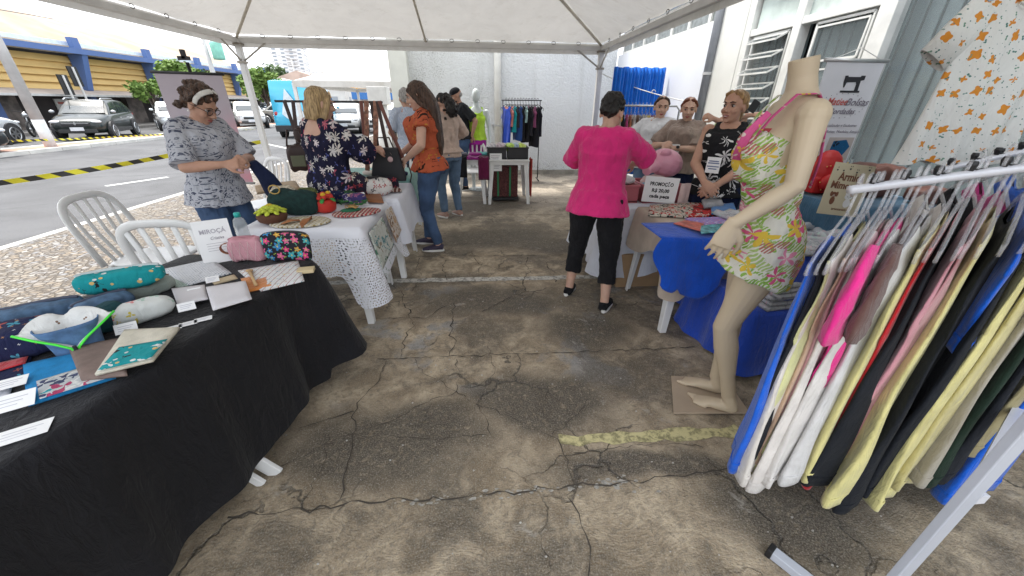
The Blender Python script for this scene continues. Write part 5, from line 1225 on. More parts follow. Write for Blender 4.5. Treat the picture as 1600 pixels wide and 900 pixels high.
drape('mint green tablecloth behind the orange shirted woman', [(-1.80, 4.30), (-.78, 4.30), (-.78, 5.05), (-1.80, 5.05)], .75, lambda p: .42, MINT, flare=.03, fold=.02, nf=7, seed=9)
white_table('left one of the two far white tables, stacked with folded leggings', -.42, .08, 6.15, 6.7, .70)
white_table('right one of the two far white tables, carrying black crates', .14, .80, 6.12, 6.75, .70)
# chairs
chair('white plastic chair turned sideways at the left edge of the pavement', -2.52, 2.92, R(-88))
chair('white plastic chair drawn up behind the black table', -1.86, 2.50, R(6))
chair('white plastic chair behind the mint table beside the black handbag', -1.15, 5.6, R(170)); chair('white plastic chair behind the far left table in front of the neon mannequin', -.12, 6.95, R(180))
chair('white plastic chair standing behind the floral dress at the pavement edge', -2.6, 4.6, R(150))
chair('white plastic chair peeping out behind the tropical print mannequin', 2.12, 2.45, R(120))
# right side: white clothed table, table with the blue sheet, royal blue table and bench, steel blue counter
white_table('white plastic table under the long white cloth by the pink bins', 1.12, 1.84, 3.05, 3.78, .735)
drape('long white tablecloth under the pink bins behind the pink shirted woman', [(1.08, 3.0), (1.90, 3.0), (1.90, 3.85), (1.08, 3.85)], .75, lambda p: .12 + .03 * math.sin(p.x * 13), WCL, flare=.05, fold=.03, nf=9, corner=.10, seed=11)
white_table('white plastic table with bare legs under the beige and blue pieces', 1.30, 1.95, 2.20, 2.90, .735)
BEI = mat((.46, .38, .31), .9, var=.1, vs=9, bump=.5, bs_=300, name='linen')
drape('beige linen cloth hanging in points off the table with the blue piece', [(1.28, 2.17), (1.97, 2.17), (1.97, 2.93), (1.28, 2.93)], .75, lambda p: .50 + .05 * math.sin(p.y * 11) - .14 * math.exp(-((p - V((1.28, 2.17, 0))).length / .15) ** 2) - .1 * math.exp(-((p - V((1.28, 2.93, 0))).length / .15) ** 2), BEI, flare=.03, fold=.012, nf=6, corner=.04, seed=13)
ROY = cloth((.006, .075, .50), .12); RB2 = mat((.005, .055, .44), .85, var=.15, vs=5, bump=.3, bs_=200, sheen=.3, name='royal_cloth')
k = MB(); o0 = V((1.14, 2.135, .0))
def bl(u, v):       # scalloped blue piece hung over the table corner
    x = 1.09 + .47 * u; zz = .775 - .03 * u; low = .47 - .07 * math.sin(math.pi * min(1, u * 1.02)) ** .5 - .05 * math.exp(-((u - .68) / .22) ** 2) + .035 * math.exp(-((u - .30) / .05) ** 2)
    side = .04 * math.sin(v * math.pi * 1.6)
    return (x - side * (1 - u) + side * u * .8, 2.06 - .02 * v - .012 * math.sin(u * 9) * v, zz + (low - zz) * v)
k.grid(bl, 24, 20); k.grid(lambda u, v: (1.09 + .47 * u, 2.06 + .32 * v, .776 - .03 * u * (1 - v)), 24, 6)
tag(k.build('scalloped_cloth', ROY, None, True, solid=.006), 'bright blue scalloped placemat cloth hanging over the table corner beside the mannequin hand', 'cloth')
k = MB().box((1.52, 3.2, .16), (.62, .5, .32)); k.build('cardboard_box', mat((.34, .22, .12), .85, var=.1, bump=.2), None, bevel=.004); tag(bpy.data.objects['cardboard_box'], 'brown cardboard box on the floor under the white tablecloth', 'box')
white_table('white plastic table under the royal blue cloth and plastic bags of clothes', 1.75, 2.45, 1.82, 2.75, .735)
drape('royal blue tablecloth reaching the floor behind the mannequin', [(1.70, 1.80), (2.50, 1.80), (2.50, 2.78), (1.70, 2.78)], .75, lambda p: .03, RB2, flare=.06, fold=.03, nf=12, corner=.08, seed=15)
t = thing('low_bench', 'low bench draped with royal blue cloth in front of the blue table', 'bench', (1.66, 1.85, 0))
MB().box((1.72, 2.0, .42), (.30, .52, .03)).build('seat', WHITEP, t); 
for sx in (1.61, 1.83):
    for sy in (1.79, 2.22): MB().box((sx, sy, .20), (.04, .04, .40)).build('leg', WHITEP, t)
drape('royal blue cloth spread over the low bench to the floor', [(1.56, 1.72), (1.88, 1.68), (1.90, 2.30), (1.54, 2.34)], .44, lambda p: .02 + .02 * math.sin(p.y * 8), RB2, flare=.05, fold=.02, nf=8, corner=.03, seed=17, cat='cloth', name='bench_cloth')
SB = cloth((.045, .12, .20)); t = thing('counter', 'steel blue clothed counter along the shop window holding backpack and bags', 'table', (2.55, 2.75, 0))
MB().box((2.62, 2.7, .45), (.60, 1.3, .9)).build('frame', mat((.3, .3, .3)), t)
drape('', [(2.22, 2.02), (2.92, 2.02), (2.92, 3.42), (2.22, 3.42)], .95, lambda p: .08, SB, flare=.02, fold=.015, nf=14, parent=t, name='cover', seed=19)
del t
for o in bpy.data.objects:
    if o.name.startswith('cover'): o.pop('label', None) if 'label' in o.keys() else None; o.pop('category', None) if 'category' in o.keys() else None
# blue curtain hung at the back corner
CUR = cloth((.006, .13, .55), .1); k = MB()
k.grid(lambda u, v: (2.11 + .84 * u, 6.45 + .035 * math.sin(u * 34 + 1.5 * math.sin(v * 2)) * (.4 + v * .6) + .02 * math.sin(u * 90), 2.02 - 1.6 * v + .008 * math.sin(u * 34) * (1 - v)), 90, 14)
tag(k.build('curtain', CUR, None, True, solid=.004), 'bright blue curtain hanging in the back corner behind the clothes rail', 'curtain')
t = thing('clothes_line', 'thin rope from the right tent post to the grey downpipe with a hook on it', 'rope', (2.5, 6.2, 0)); a = V((2.13, 7.3, 2.0)); b_ = V((2.93, 5.3, 1.52))
MB().tube([a.lerp(b_, i / 8) - V((0, 0, .05 * math.sin(math.pi * i / 8))) for i in range(9)], .007, 6).build('rope', mat((.6, .6, .58), .7), t, True)
c_ = a.lerp(b_, .62); MB().tube([c_ + V((.03 * math.cos(q_), 0, -.03 + .03 * math.sin(q_))) for q_ in [i * .5 for i in range(9)]], .005, 6).build('hook', BEAM, t, True)
# ================================================================== goods on the tables
def pouch(label, c, ux, size, m, name='pouch', cat='pouch', e=.55, zip_=None, tilt=0, group=None, roll=0, belly=.0):
    ux = V(ux); ux.z = 0; ux.normalize(); uy = V((0, 0, 1)).cross(ux); t = thing(name, label, cat, (c[0], c[1], c[2]), math.atan2(ux.y, ux.x), group)
    l, w, h = size; k = MB(); rnd = random.random() * 30; Rr = Matrix.Rotation(roll, 3, 'X')
    def f(u, v):
        a = u * 2 * math.pi; b_ = (v - .5) * math.pi; p = lambda q: math.copysign(abs(q) ** e, q)
        q = V((p(math.cos(b_)) * p(math.cos(a)) * l / 2, p(math.cos(b_)) * p(math.sin(a)) * w / 2 * (1 + belly * math.sin(b_) * -1), p(math.sin(b_)) * h / 2))
        q += V((0, 0, 1)) * (noise.noise(q * 14 + V((rnd, 0, 0))) * h * .14 + noise.noise(q * 45 + V((rnd, 0, 0))) * h * .05); q += V((noise.noise(q * 30 + V((0, rnd, 0))), noise.noise(q * 30 + V((0, 0, rnd))), 0)) * .006; q = Rr @ q; q.z += h / 2
        return q
    k.grid(f, 36, 20, wrap=True); k.build('case', m, t, True, local=True)
    if zip_:
        k = MB(); k.tube([Rr @ V((l * .46 * math.cos(a), w * .03 + w * .05 * math.sin(a), h * .40 + h * .12 * math.sin(a))) + V((0, 0, h / 2)) for a in [math.pi * i / 12 for i in range(13)]], [(.006, .003)] * 13, 6); k.build('zip', zip_, t, True, local=True)
    return t
def card(label, c, ux, w=.055, d=.035, lean=0, lines=True, name='price_card'):
    ux = V(ux).normalized(); uy = V((0, 0, 1)).cross(ux); uy = (uy * math.cos(lean) + V((0, 0, 1)) * math.sin(lean)).normalized(); c = V(c)
    t = tag(MB().prism([(-w / 2, -d / 2), (w / 2, -d / 2), (w / 2, d / 2), (-w / 2, d / 2)], c, ux, uy, .0008).build(name, PAPER, None, loc=c), label, 'card')
    if lines:
        n = ux.cross(uy) * .0007; k = MB()
        for i in range(3): k.prism([(-w * .35, -.0012), (w * (.35 - .1 * i), -.0012), (w * (.35 - .1 * i), .0012), (-w * .35, .0012)], c + n + uy * d * (.2 - .2 * i), ux, uy, .0003)
        k.build('print', mat((.52, .52, .57)), t)
    return t
TZ = .752
TX = V((.18, 1.0, 0)).normalized(); TY = V((-1.0, .18, 0)).normalized()
DOG = printed((.01, .26, .28), [dict(k='f', s=21, r=.55, n=3, a=.35, den=.8, c=[(.66, .66, .64), (.02, .02, .02), (.66, .66, .64), (.5, .22, .06)], w=.9), dict(k='f', s=38, r=.26, n=0, a=0, den=.3, c=[(.6, .4, .15), (.6, .62, .6)], o=4)], 'xw')
DOGF = printed((.01, .26, .28), [dict(k='f', s=21, r=.6, n=3, a=.35, den=.85, c=[(.66, .66, .64), (.02, .02, .02), (.66, .66, .64)], w=.9), dict(k='f', s=38, r=.26, n=0, a=0, den=.3, c=[(.6, .4, .15), (.6, .62, .6)], o=4)], 'xy')
SPACE = printed((.012, .016, .055), [dict(k='f', s=20, r=.42, n=4, a=.3, den=.8, c=[(.6, .6, .62), (.55, .16, .05), (.06, .26, .36), (.4, .08, .06)], w=.3), dict(k='f', s=34, r=.16, n=4, a=.4, den=.7, c=[(.6, .6, .6), (.5, .25, .1)], o=3)], 'xw')
SAGE = cloth((.26, .30, .27)); DENM = mat((.07, .13, .22), .9, var=.3, vs=30, bump=.5, bs_=300)
TROP = printed((.012, .05, .06), [dict(k='f', s=12, r=.5, n=3, a=.4, c=[(.02, .18, .18), (.5, .42, .03), (.01, .02, .03), (.6, .6, .5)], w=.8)], 'xw')
FRUIT = printed((.60, .62, .60), [dict(k='f', s=26, r=.45, n=3, a=.3, den=.8, c=[(.35, .03, .04), (.55, .45, .08), (.35, .50, .42), (.6, .2, .2)], w=.4)], 'xw')
FLOR = printed((.018, .018, .026), [dict(k='f', s=24, r=.5, n=5, a=.22, c=[(.62, .06, .20), (.04, .20, .42), (.60, .12, .25), (.55, .30, .06), (.06, .35, .40)], cc=(.6, .45, .1), w=.15, rnd=.6), dict(k='f', s=46, r=.34, n=2, a=.5, den=.5, c=[(.25, .35, .05), (.1, .3, .2)], o=2)], 'xw')
NEON = mat((.07, .75, .05), .5, var=.03)
def on(px, py, z=TZ): return P(px, py, z)
pouch('pale sage green pencil case lying under the teal dog print one', on(222, 462), (.75, 1, 0), (.24, .10, .06), SAGE, 'pencil_case', 'pencil case', zip_=mat((.2, .12, .08)))
a, b_ = on(135, 448, .84), on(246, 430, .84); pouch('teal pencil case printed with small dogs, resting across the sage one', ((a + b_) / 2).xy.to_3d() + V((0, 0, .812)), b_ - a, (.27, .10, .08), DOG, 'pencil_case', 'pencil case', zip_=mat((.45, .5, .5)))
pouch('dark blue denim pouch behind the open green zipped pouch', on(170, 490), (.6, 1, 0), (.17, .10, .075), DENM, zip_=mat((.05, .06, .1)))
pouch('round dark tropical print pouch right of the open denim pouch', on(172, 512), (.3, 1, 0), (.13, .085, .085), TROP)
pouch('faded denim case at the far left behind the open denim pouch', on(70, 505), (.8, .6, 0), (.24, .10, .08), DENM, zip_=mat((.05, .06, .1)))
pouch('navy pencil case printed with rockets and planets', on(40, 550), (.95, .35, 0), (.30, .13, .10), SPACE, 'pencil_case', 'pencil case', .5)
pouch('white fruit print pouch with a pink tag', on(230, 498), (.8, .75, 0), (.19, .09, .075), FRUIT, e=.75)
# open denim pouch with neon zip
c = on(128, 545); t = thing('pouch', 'open denim pouch with a neon green zipper and white lining folded out', 'pouch', c, R(40))
def pf(u, v):
    a = u * 2 * math.pi; p = lambda q, e: math.copysign(abs(q) ** e, q); op = v ** 1.5
    return (p(math.cos(a), .7) * (.055 + .018 * op), p(math.sin(a), .7) * (.038 + .012 * op), .003 + .10 * v)
MB().grid(pf, 32, 10, wrap=True).build('body', mat((.08, .16, .30), .9, var=.25, vs=30, bump=.5, bs_=300), t, True, solid=.003, local=True)
LIN = printed((.68, .68, .66), [dict(k='f', s=30, r=.25, n=2, a=.4, den=.4, c=[(.2, .12, .08)])], 'xz')
def lin(u, v):
    x = -.112 + .224 * u; a_ = abs(x) / .112; fy = -.058 * (1 - a_ ** 2.2); fz = .030 + .070 * a_ ** .8; by = .03 * (1 - a_ ** 4); bz = .102 + .036 * (1 - a_ ** 3) - .02 * math.exp(-(x / .02) ** 2)
    d_ = .03 * math.sin(math.pi * v) * (1 - a_); return (x * (1 - .12 * v), fy + (by - fy) * v, fz + (bz - fz) * v - d_)
MB().grid(lin, 20, 12).build('lining', LIN, t, True, solid=.002, local=True)
k = MB(); k.tube([(-.112, .0, .102), (-.074, -.034, .083), (-.035, -.053, .060), (-.008, -.061, .036), (-.004, -.062, .006)], [(.0038, .003)] * 5, 8, xdir=(1, 0, 0)); k.tube([(.112, .0, .102), (.074, -.034, .083), (.035, -.053, .060), (.008, -.061, .036), (.004, -.062, .006)], [(.0038, .003)] * 5, 8, xdir=(1, 0, 0)); z_ = k.build('zipper', NEON, t, True, local=True)
MB().box((0, -.061, .018), (.016, .006, .036)).build('zip_strip', NEON, t, local=True)
MB().box((0, -.067, .034), (.010, .004, .026)).build('zip_pull', BLACK, z_, bevel=.002, local=True)
MB().box((0, -.058, .004), (.125, .006, .012)).build('hem', NEON, t, bevel=.002, local=True)
# towels in front
CYAN = mat((.01, .22, .50), .95, var=.12, vs=40, bump=.8, bs_=400, name='terry'); TAUP = mat((.20, .145, .125), .95, var=.12, vs=40, bump=.8, bs_=400, name='terry'); CRM = mat((.62, .58, .48), .95, var=.08, vs=40, bump=.9, bs_=300, name='terry')
pts = lambda *q, z=TZ: [P(x, y, z) for x, y in q]
top_sheet('towel', 'bright blue hand towel with a comic patterned panel', 'towel', pts((45, 636), (182, 592), (150, 548), (38, 572)), .016, CYAN, 16, 12)
COM = printed((.45, .47, .48), [dict(k='stripe', s=26, r=.12, c=[(.62, .62, .6)], ax=0), dict(k='f', s=24, r=1.1, n=3, a=.4, c=[(.35, .05, .12), (.02, .28, .33), (.05, .06, .12), (.5, .42, .05), (.6, .6, .58)], w=1.0)], 'xy')
o = bpy.data.objects['towel']; top_sheet('panel', '', '', pts((62, 624), (165, 592), (150, 568), (57, 596), z=TZ + .0165), .002, COM, 8, 8, parent=o, rip=.001)
top_sheet('towel', 'taupe hand towel lying across the blue one', 'towel', pts((128, 596), (200, 588), (190, 530), (108, 545), z=TZ + .018), .012, TAUP, 14, 12)
tw = top_sheet('towel', 'cream hand towel with a teal dog print band', 'towel', pts((150, 588), (240, 566), (282, 514), (196, 518), z=TZ + .032), .015, CRM, 16, 12, rip=.006)
top_sheet('panel', '', '', pts((152, 580), (236, 560), (262, 530), (186, 543), z=TZ + .0495), .002, DOGF, 8, 8, parent=tw, rip=.001)
bib = top_sheet('bib', 'navy rocket print bib with a red band at the left edge', 'bib', pts((-40, 620), (40, 592), (52, 555), (-40, 575)), .008, printed((.015, .02, .06), [dict(k='f', s=22, r=.3, n=4, a=.3, c=[(.5, .5, .52), (.05, .25, .35), (.4, .1, .06)], w=.4)], 'xy'))
top_sheet('band', '', '', pts((-40, 592), (40, 568), (45, 556), (-40, 577), z=TZ + .0095), .002, cloth((.5, .02, .03)), parent=bib)
top_sheet('bib', 'pale grey bib lying at the left edge under the navy one', 'bib', pts((-30, 632), (15, 622), (22, 596), (-30, 606), z=TZ + .001), .004, cloth((.5, .5, .55)))
DIA = mat((.60, .58, .60), .95, var=.06, bump=.4, bs_=200); LINN = mat((.34, .30, .28), .95, var=.1, vs=30, bump=.6, bs_=300)
def stack(label, q, cols, th=.012, z=TZ, name='folded_cloth'):
    t = thing(name, label, 'folded cloths', P(*q[0], z))
    for i, m in enumerate(cols): top_sheet('fold', '', '', pts(*q, z=z + i * (th + .001)), th, m, 8, 8, parent=t, rip=.003)
    return t
stack('stack of three folded cloths with brown edges and white paper bands at the table edge', [(333, 486), (394, 468), (384, 440), (322, 450)], (mat((.36, .15, .09), .9), DIA, LINN, DIA), .009)
stack('grey folded cloths with a white paper band, behind the three stacked ones', [(278, 478), (326, 468), (320, 446), (268, 452)], (DIA, LINN, DIA), .008)
stack('white cloth with tiny printed dots laid flat behind the price cards', [(295, 447), (362, 428), (332, 406), (248, 424)], (printed((.66, .67, .70), [dict(k='f', s=75, r=.24, n=0, a=0, c=[(.2, .25, .3)], rnd=.1)], 'xy'),), .012)
stack('sage green dotted cloth under the dotted white one', [(275, 450), (300, 446), (288, 430), (256, 434)], (printed((.36, .44, .40), [dict(k='f', s=75, r=.24, n=0, a=0, c=[(.2, .25, .22)], rnd=.1)], 'xy'),), .004)
stack('beige folded cloth lying between the banded stacks', [(335, 446), (372, 436), (366, 430), (330, 440)], (mat((.52, .42, .28), .9),), .008)
for i, (x, y, w, lb, ln) in enumerate(((199, 517, .06, 'white price card standing before the round tropical pouch', .9), (293, 483, .055, 'small white price card before the grey banded cloths', .9), (333, 440, .05, 'price card on the dotted white cloth', .7), (268, 509, .055, 'price card lying flat, leftmost of three in a line', 0), (292, 502, .055, 'price card lying flat, middle of three in a line', 0), (316, 495, .055, 'price card lying flat, rightmost of three in a line', 0), (18, 604, .07, 'upper white price card at the left edge of the table', .2), (20, 634, .09, 'folded white price card below the upper one at the left edge', .4), (30, 672, .10, 'white business card nearest the camera at the left edge', 0), (305, 458, .045, 'white card tucked between the dotted cloth and the grey stack', .5), (392, 432, .06, 'white card beside the wooden spoon', 0))):
    q = on(x, y, TZ + .012); card(lb, q + V((0, 0, .012 if ln else -.010)), V((.85, .53, 0)), w, w * .62, ln)
# the sign, quilted pouch, floral pouch, spoon and prints at the far end of the black table
A, B = P(338, 414, TZ), P(382, 402, TZ); ux = (B - A).normalized(); ux = V((.87, .5, 0)).normalized(); up = (V((0, 0, 1)) + V((-.5, .87, 0)) * .25).normalized(); o = P(348, 410, TZ) + V((0, 0, .002))
sg = tag(MB().prism([(-.075, 0), (.075, 0), (.075, .215), (-.075, .215)], o, ux, up, .004).build('table_sign', PAPER, None), 'white upright sign lettered MIROÇÁ Criativa standing behind the quilted pink pouch', 'sign')
n = ux.cross(up); GR = mat((.22, .20, .24)); GR2 = mat((.42, .40, .44))
text('MIROÇÁ', o + up * .150 + n * .0028, ux, up, .030, GR2, 'lettering', sg, .0006, width=.108); text('Criativa', o + up * .118 + ux * .01 + n * .0028, ux, up, .022, GR, 'script', sg, 0, .35, width=.055)
k = MB()
for i in range(4): k.prism([(-.04, 0), (.045 - .015 * (i % 2), 0), (.045 - .015 * (i % 2), .002), (-.04, .002)], o + n * .0028 + up * (.098 - .012 * i), ux, up, .0004)
k.build('small_print', GR2, sg)
PNK = mat((.52, .26, .30), .9, var=.08, bump=.5, bs_=200); q = on(388, 410)
pk = pouch('dusty pink quilted pouch with a brown leather wrist strap', q + V((.0, .03, 0)), (.97, .12, 0), (.165, .07, .125), PNK, e=.42, zip_=mat((.35, .15, .18)))
k = MB()
for i in range(4): k.tube([(-.07 + i * .035, -.036, .012), (-.05 + i * .038, -.036, .112)], .0008, 4); k.tube([(.06 - i * .038, -.0365, .012), (.02 - i * .03, -.0365, .112)], .0008, 4)
k.build('stitching', mat((.75, .6, .6)), pk, local=True)
MB().tube([(-.082 - .035 * math.sin(math.pi * i / 8), -.01, .075 - .028 * math.cos(math.pi * i / 8)) for i in range(9)], [(.012, .002)] * 9, 8, xdir=(0, 1, 0)).build('strap', mat((.28, .10, .04), .5), pk, True, local=True)
q = on(452, 408); pouch('black zip pouch covered in bright pink and blue flowers', q + V((0, .02, 0)), (.99, .05, 0), (.225, .045, .150), FLOR, e=.38, zip_=BLACK)
top_sheet('printed_towel', 'white cloth printed with rows of colourful recipe pictures', 'cloth', pts((408, 456), (476, 440), (466, 408), (372, 424)), .008, printed((.66, .66, .66), [dict(k='stripe', s=38, r=.1, c=[(.3, .08, .08)], ax=0), dict(k='f', s=44, r=.5, n=3, a=.4, c=[(.5, .15, .08), (.1, .3, .4), (.55, .4, .1), (.3, .35, .2)], w=.8)], 'xy'), 10, 10)
top_sheet('orange_cloth', 'orange printed cloth under the wooden spoon', 'cloth', pts((385, 458), (430, 448), (412, 430), (376, 436), z=TZ + .001), .006, cloth((.55, .20, .05)))
a, b_ = P(400, 446, TZ + .016), P(390, 424, TZ + .016); sp = MB().tube([a, a.lerp(b_, .6), b_], [(.007, .004), (.006, .004), (.010, .005)], 10).ball(b_ + (b_ - a).normalized() * .012, (.017, .014, .006)); tag(sp.build('wooden_spoon', mat((.50, .33, .16), .6), None, True), 'small wooden spoon lying on the orange cloth', 'spoon')
k = MB(); c = P(478, 422, TZ + .004); k.box(c, (.075, .05, .018), Matrix.Rotation(R(12), 3, 'Z')); tag(k.build('wood_block', mat((.58, .47, .28), .7), None, bevel=.002), 'pale wooden block at the far corner of the black table', 'block')
q = P(382, 388, TZ); bt = thing('water_bottle', 'clear bottle with a teal cap behind the white sign', 'bottle', (q.x - .02, q.y + .06, TZ))
MB().lathe((0, 0, 0), [(.03, 0), (.034, .01), (.034, .12), (.028, .15), (.014, .165)], 16).build('bottle_body', mat((.6, .65, .68), .08, alpha=.4, var=0), bt, True, local=True); MB().lathe((0, 0, .165), [(.016, 0), (.016, .022), (.012, .025)], 14).build('cap', mat((.02, .40, .36), .5), bt, True, local=True)
# ------------------------------------------------------------------ lace table goods
t = thing('crochet_basket', 'brown crochet bowl with yellow green petals at the lace table corner', 'basket', P(428, 348, .752)); q = t.location
MB().lathe((0, 0, 0), [(.05, 0), (.085, .02), (.095, .05), (.085, .075), (.07, .07)], 22).build('bowl', mat((.11, .045, .025), .9, bump=.8, bs_=120), t, True, local=True)
k = MB()
for j in range(3):
    for i in range(9): a = i * .7 + j * .35; r = .075 - j * .022; k.ball((r * math.cos(a), r * math.sin(a), .082 + .014 * j), (.028, .016, .010), Matrix.Rotation(a, 3, 'Z') @ Matrix.Rotation(R(20), 3, 'Y'))
k.build('petals', mat((.42, .48, .04), .8, var=.4, vs=50), t, True, local=True); MB().ball((0, 0, .118), (.022, .022, .014)).build('flower_centre', mat((.55, .40, .02), .8), t, True, local=True)
t = thing('sugar_pot', 'red pot with crocheted red and yellow flower lid and green leaves', 'pot', P(508, 332, .752)); t.location.y += .03
MB().lathe((0, 0, 0), [(.05, 0), (.072, .015), (.078, .045), (.074, .085), (.066, .092)], 22).build('pot', mat((.48, .025, .015), .7, bump=.6, bs_=160), t, True, local=True)
k = MB()
for i in range(16): a = i * 2.4; r = .012 * math.sqrt(i) * 1.3; k.ball((r * math.cos(a), r * math.sin(a), .115 + .018 - r * .35), (.020, .020, .017))
k.build('red_flower', mat((.45, .03, .02), .8, bump=.4), t, True, local=True)
for (x, y) in ((-.045, -.035), (.015, -.04), (.03, .02)): MB().ball((x, y, .135), (.018, .018, .016)).build('yellow_flower', mat((.60, .36, .02), .8), t, True, local=True)
k = MB()
for a in (3.3, -.3, -1.4): k.ball((.075 * math.cos(a), .075 * math.sin(a), .098), (.03, .016, .006), Matrix.Rotation(a, 3, 'Z') @ Matrix.Rotation(R(35), 3, 'Y'))
k.build('leaf', mat((.03, .22, .04), .7), t, True, local=True)
DKG = mat((.006, .028, .026), .95, var=.3, vs=40, bump=1, bs_=60, name='crochet')
q = P(450, 340, .752); t = pouch('dark green crochet handbag with a gold ring handle on the lace table', q + V((.02, .10, 0)), (.97, .1, 0), (.34, .13, .18), DKG, 'handbag', 'handbag', .6)
MB().tube([(-.09 + .035 * math.cos(a), -.05, .19 + .03 * math.sin(a)) for a in [i * .42 for i in range(15)]], .005, 6, closed=True).build('ring_handle', mat((.45, .30, .10), .3, .8), t, True, local=True)
FB = printed((.02, .015, .03), [dict(k='f', s=20, r=.5, n=5, a=.3, c=[(.5, .06, .06), (.6, .55, .48), (.3, .04, .05), (.55, .45, .35)], w=.4)], 'xz')
pouch('dark red floral bag standing behind the red flower pot', P(545, 315, .752) + V((.0, .16, 0)), (.9, .3, 0), (.28, .12, .20), FB, 'handbag', 'handbag', .6)
pouch('black and white floral cloth bag on the second left table', V((-.90, 3.42, .752)), (.9, .3, 0), (.24, .12, .15), printed((.6, .58, .55), [dict(k='f', s=22, r=.55, n=4, a=.4, c=[(.03, .02, .03), (.35, .05, .05)], w=.6)], 'xz'), 'handbag', 'handbag', .7)
pouch('dark green leafy bag beside the red flower pot', P(536, 320, .752) + V((.03, .09, 0)), (.6, -.6, 0), (.18, .09, .10), mat((.02, .07, .03), .9, var=.6, vs=40, bump=.8), 'pouch', 'pouch', .7)
pouch('purple floral pouch behind the price tag sign', V((-1.02, 3.10, .752)), (.9, -.3, 0), (.20, .1, .09), printed((.05, .04, .14), [dict(k='f', s=26, r=.5, n=5, a=.3, c=[(.5, .48, .6), (.3, .1, .2), (.55, .4, .3)], w=.4)], 'xz'), 'pouch', 'pouch', .7)
def mat_disc(label, c, rx, ry, m, rz=0):
    k = MB(); k.lathe((0, 0, 0), [(1, .0), (1.02, .006), (1, .011), (.6, .013), (.0, .013)], 40, cap=False); k.v = [Matrix.Rotation(rz, 3, 'Z') @ V((v.x * rx, v.y * ry, v.z)) + c for v in k.v]
    return tag(k.build('placemat', m, None, True), label, 'placemat')
def checks(base, l): return printed(base, [dict(k='stripe', s=38, r=.5, c=[l[0]], ax=0), dict(k='f', s=32, r=.36, n=2, a=.2, c=[l[1]], rnd=.1, w=.05)], 'xy')
mat_disc('oval woven cream and yellow placemat on the lace table edge', P(470, 348, .754), .19, .13, checks((.55, .50, .36), ((.60, .58, .52), (.30, .22, .10))), R(5))
mat_disc('red striped oval placemat right of the red flower pot', P(558, 333, .754), .17, .11, checks((.35, .05, .05), ((.5, .42, .36), (.12, .03, .04))), R(25))
for (a, b_, lb) in (((440, 350), (468, 344), 'left brown leather napkin band on the woven placemat'), ((470, 352), (487, 340), 'right brown leather napkin band on the woven placemat')):
    p_, q_ = P(*a, .775), P(*b_, .775); k = MB(); k.tube([p_, p_.lerp(q_, .5) + V((0, 0, .012)), q_], [(.02, .004), (.026, .006), (.014, .003)], 10, xdir=(0, 1, 0)); tag(k.build('leather_band', mat((.36, .14, .05), .6), None, True), lb, 'band')
q = P(548, 328, .772); tag(MB().ball(q, (.075, .05, .012), Matrix.Rotation(R(20), 3, 'Z')).build('green_napkin', mat((.015, .12, .06), .9), None, True), 'dark green napkin gathered on the striped placemat', 'napkin')
k = MB()
for i in range(4): k.tube([q + V((.035 * math.cos(a + i) - .0 + .01 * i, .03 * math.sin(a), .018 + .014 * abs(math.sin(a * 1.5 + i)))) for a in [j * .4 for j in range(16)]], .0035, 6, closed=True)
tag(k.build('napkin_ring', mat((.45, .28, .10), .4, .5), None, True), 'coiled rattan napkin ring on the green napkin', 'napkin ring')
for (lb, q_, sz, m_, nm) in (('olive crochet trivet leaning behind the red flower pot', (-1.34, 3.02, .752), (.16, .05, .15), mat((.10, .12, .04), .9, var=.5, vs=60, bump=.8), 'crochet_trivet'), ('cream crochet bag at the back corner of the lace table', (-1.50, 3.0, .752), (.2, .1, .17), mat((.50, .44, .34), .9, var=.3, vs=70, bump=.8), 'handbag'), ('black sequinned purse on the second left table', (-1.0, 3.72, .752), (.2, .1, .12), mat((.02, .02, .025), .4, var=.5, vs=90, bump=.6), 'handbag'), ('burgundy floral purse next to the white floral bag', (-.86, 3.60, .752), (.2, .1, .13), FB, 'handbag'), ('small blue patterned purse at the back of the lace table', (-1.16, 3.16, .752), (.14, .07, .10), SPACE, 'handbag')):
    pouch(lb, V(q_), (.9, .2, 0), sz, m_, nm, 'handbag' if nm == 'handbag' else 'crochet work', .65)
k = MB(); rnd = random.Random(9); c0 = P(545, 322, .76)
for i in range(34): a = i * .37; p_ = c0 + V((.10 * math.cos(a) + .02, .07 * math.sin(a) + .05, .012 + rnd.random() * .03)); k.ball(p_, (.022, .011, .005), Matrix.Rotation(rnd.random() * 6, 3, 'Z') @ Matrix.Rotation(rnd.uniform(-.8, .8), 3, 'X'), n=8, m=5)
tag(k.build('leaf_wreath', mat((.02, .12, .03), .7, var=.5, vs=40), None, True), 'dark green fabric leaf wreath behind the striped placemat', 'wreath')
# hand painted cloths hanging over the lace edge
def hang(label, a, b_, c, d, m, name='painted_cloth', th=.004, edge=None):
    A_, B_, C_, D_ = a, b_, c, d; k = MB(); k.grid(lambda u, v: V(A_).lerp(V(B_), u).lerp(V(D_).lerp(V(C_), u), v) + V((-.0, -.006 * math.sin(u * 8), 0)), 12, 12)
    o = k.build(name, m, None, True, solid=th); tag(o, label, 'cloth'); return o
def painted(cols, base, plane='xz'): return printed(base, [dict(k='f', s=13, r=1.0, n=3, a=.4, c=cols, w=1.2), dict(k='f', s=34, r=.7, n=3, a=.5, den=.6, c=cols, w=1, o=3)], plane)
XE = -.735
hang('white cloth hand painted with a green house in a landscape, hanging over the lace cloth', (XE - .03, 2.50, .70), (XE - .0, 2.78, .735), (XE + .045, 2.83, .50), (XE + .03, 2.46, .44), painted([(.06, .16, .10), (.45, .48, .42), (.10, .22, .24), (.25, .2, .14)], (.50, .52, .48), 'yz'))
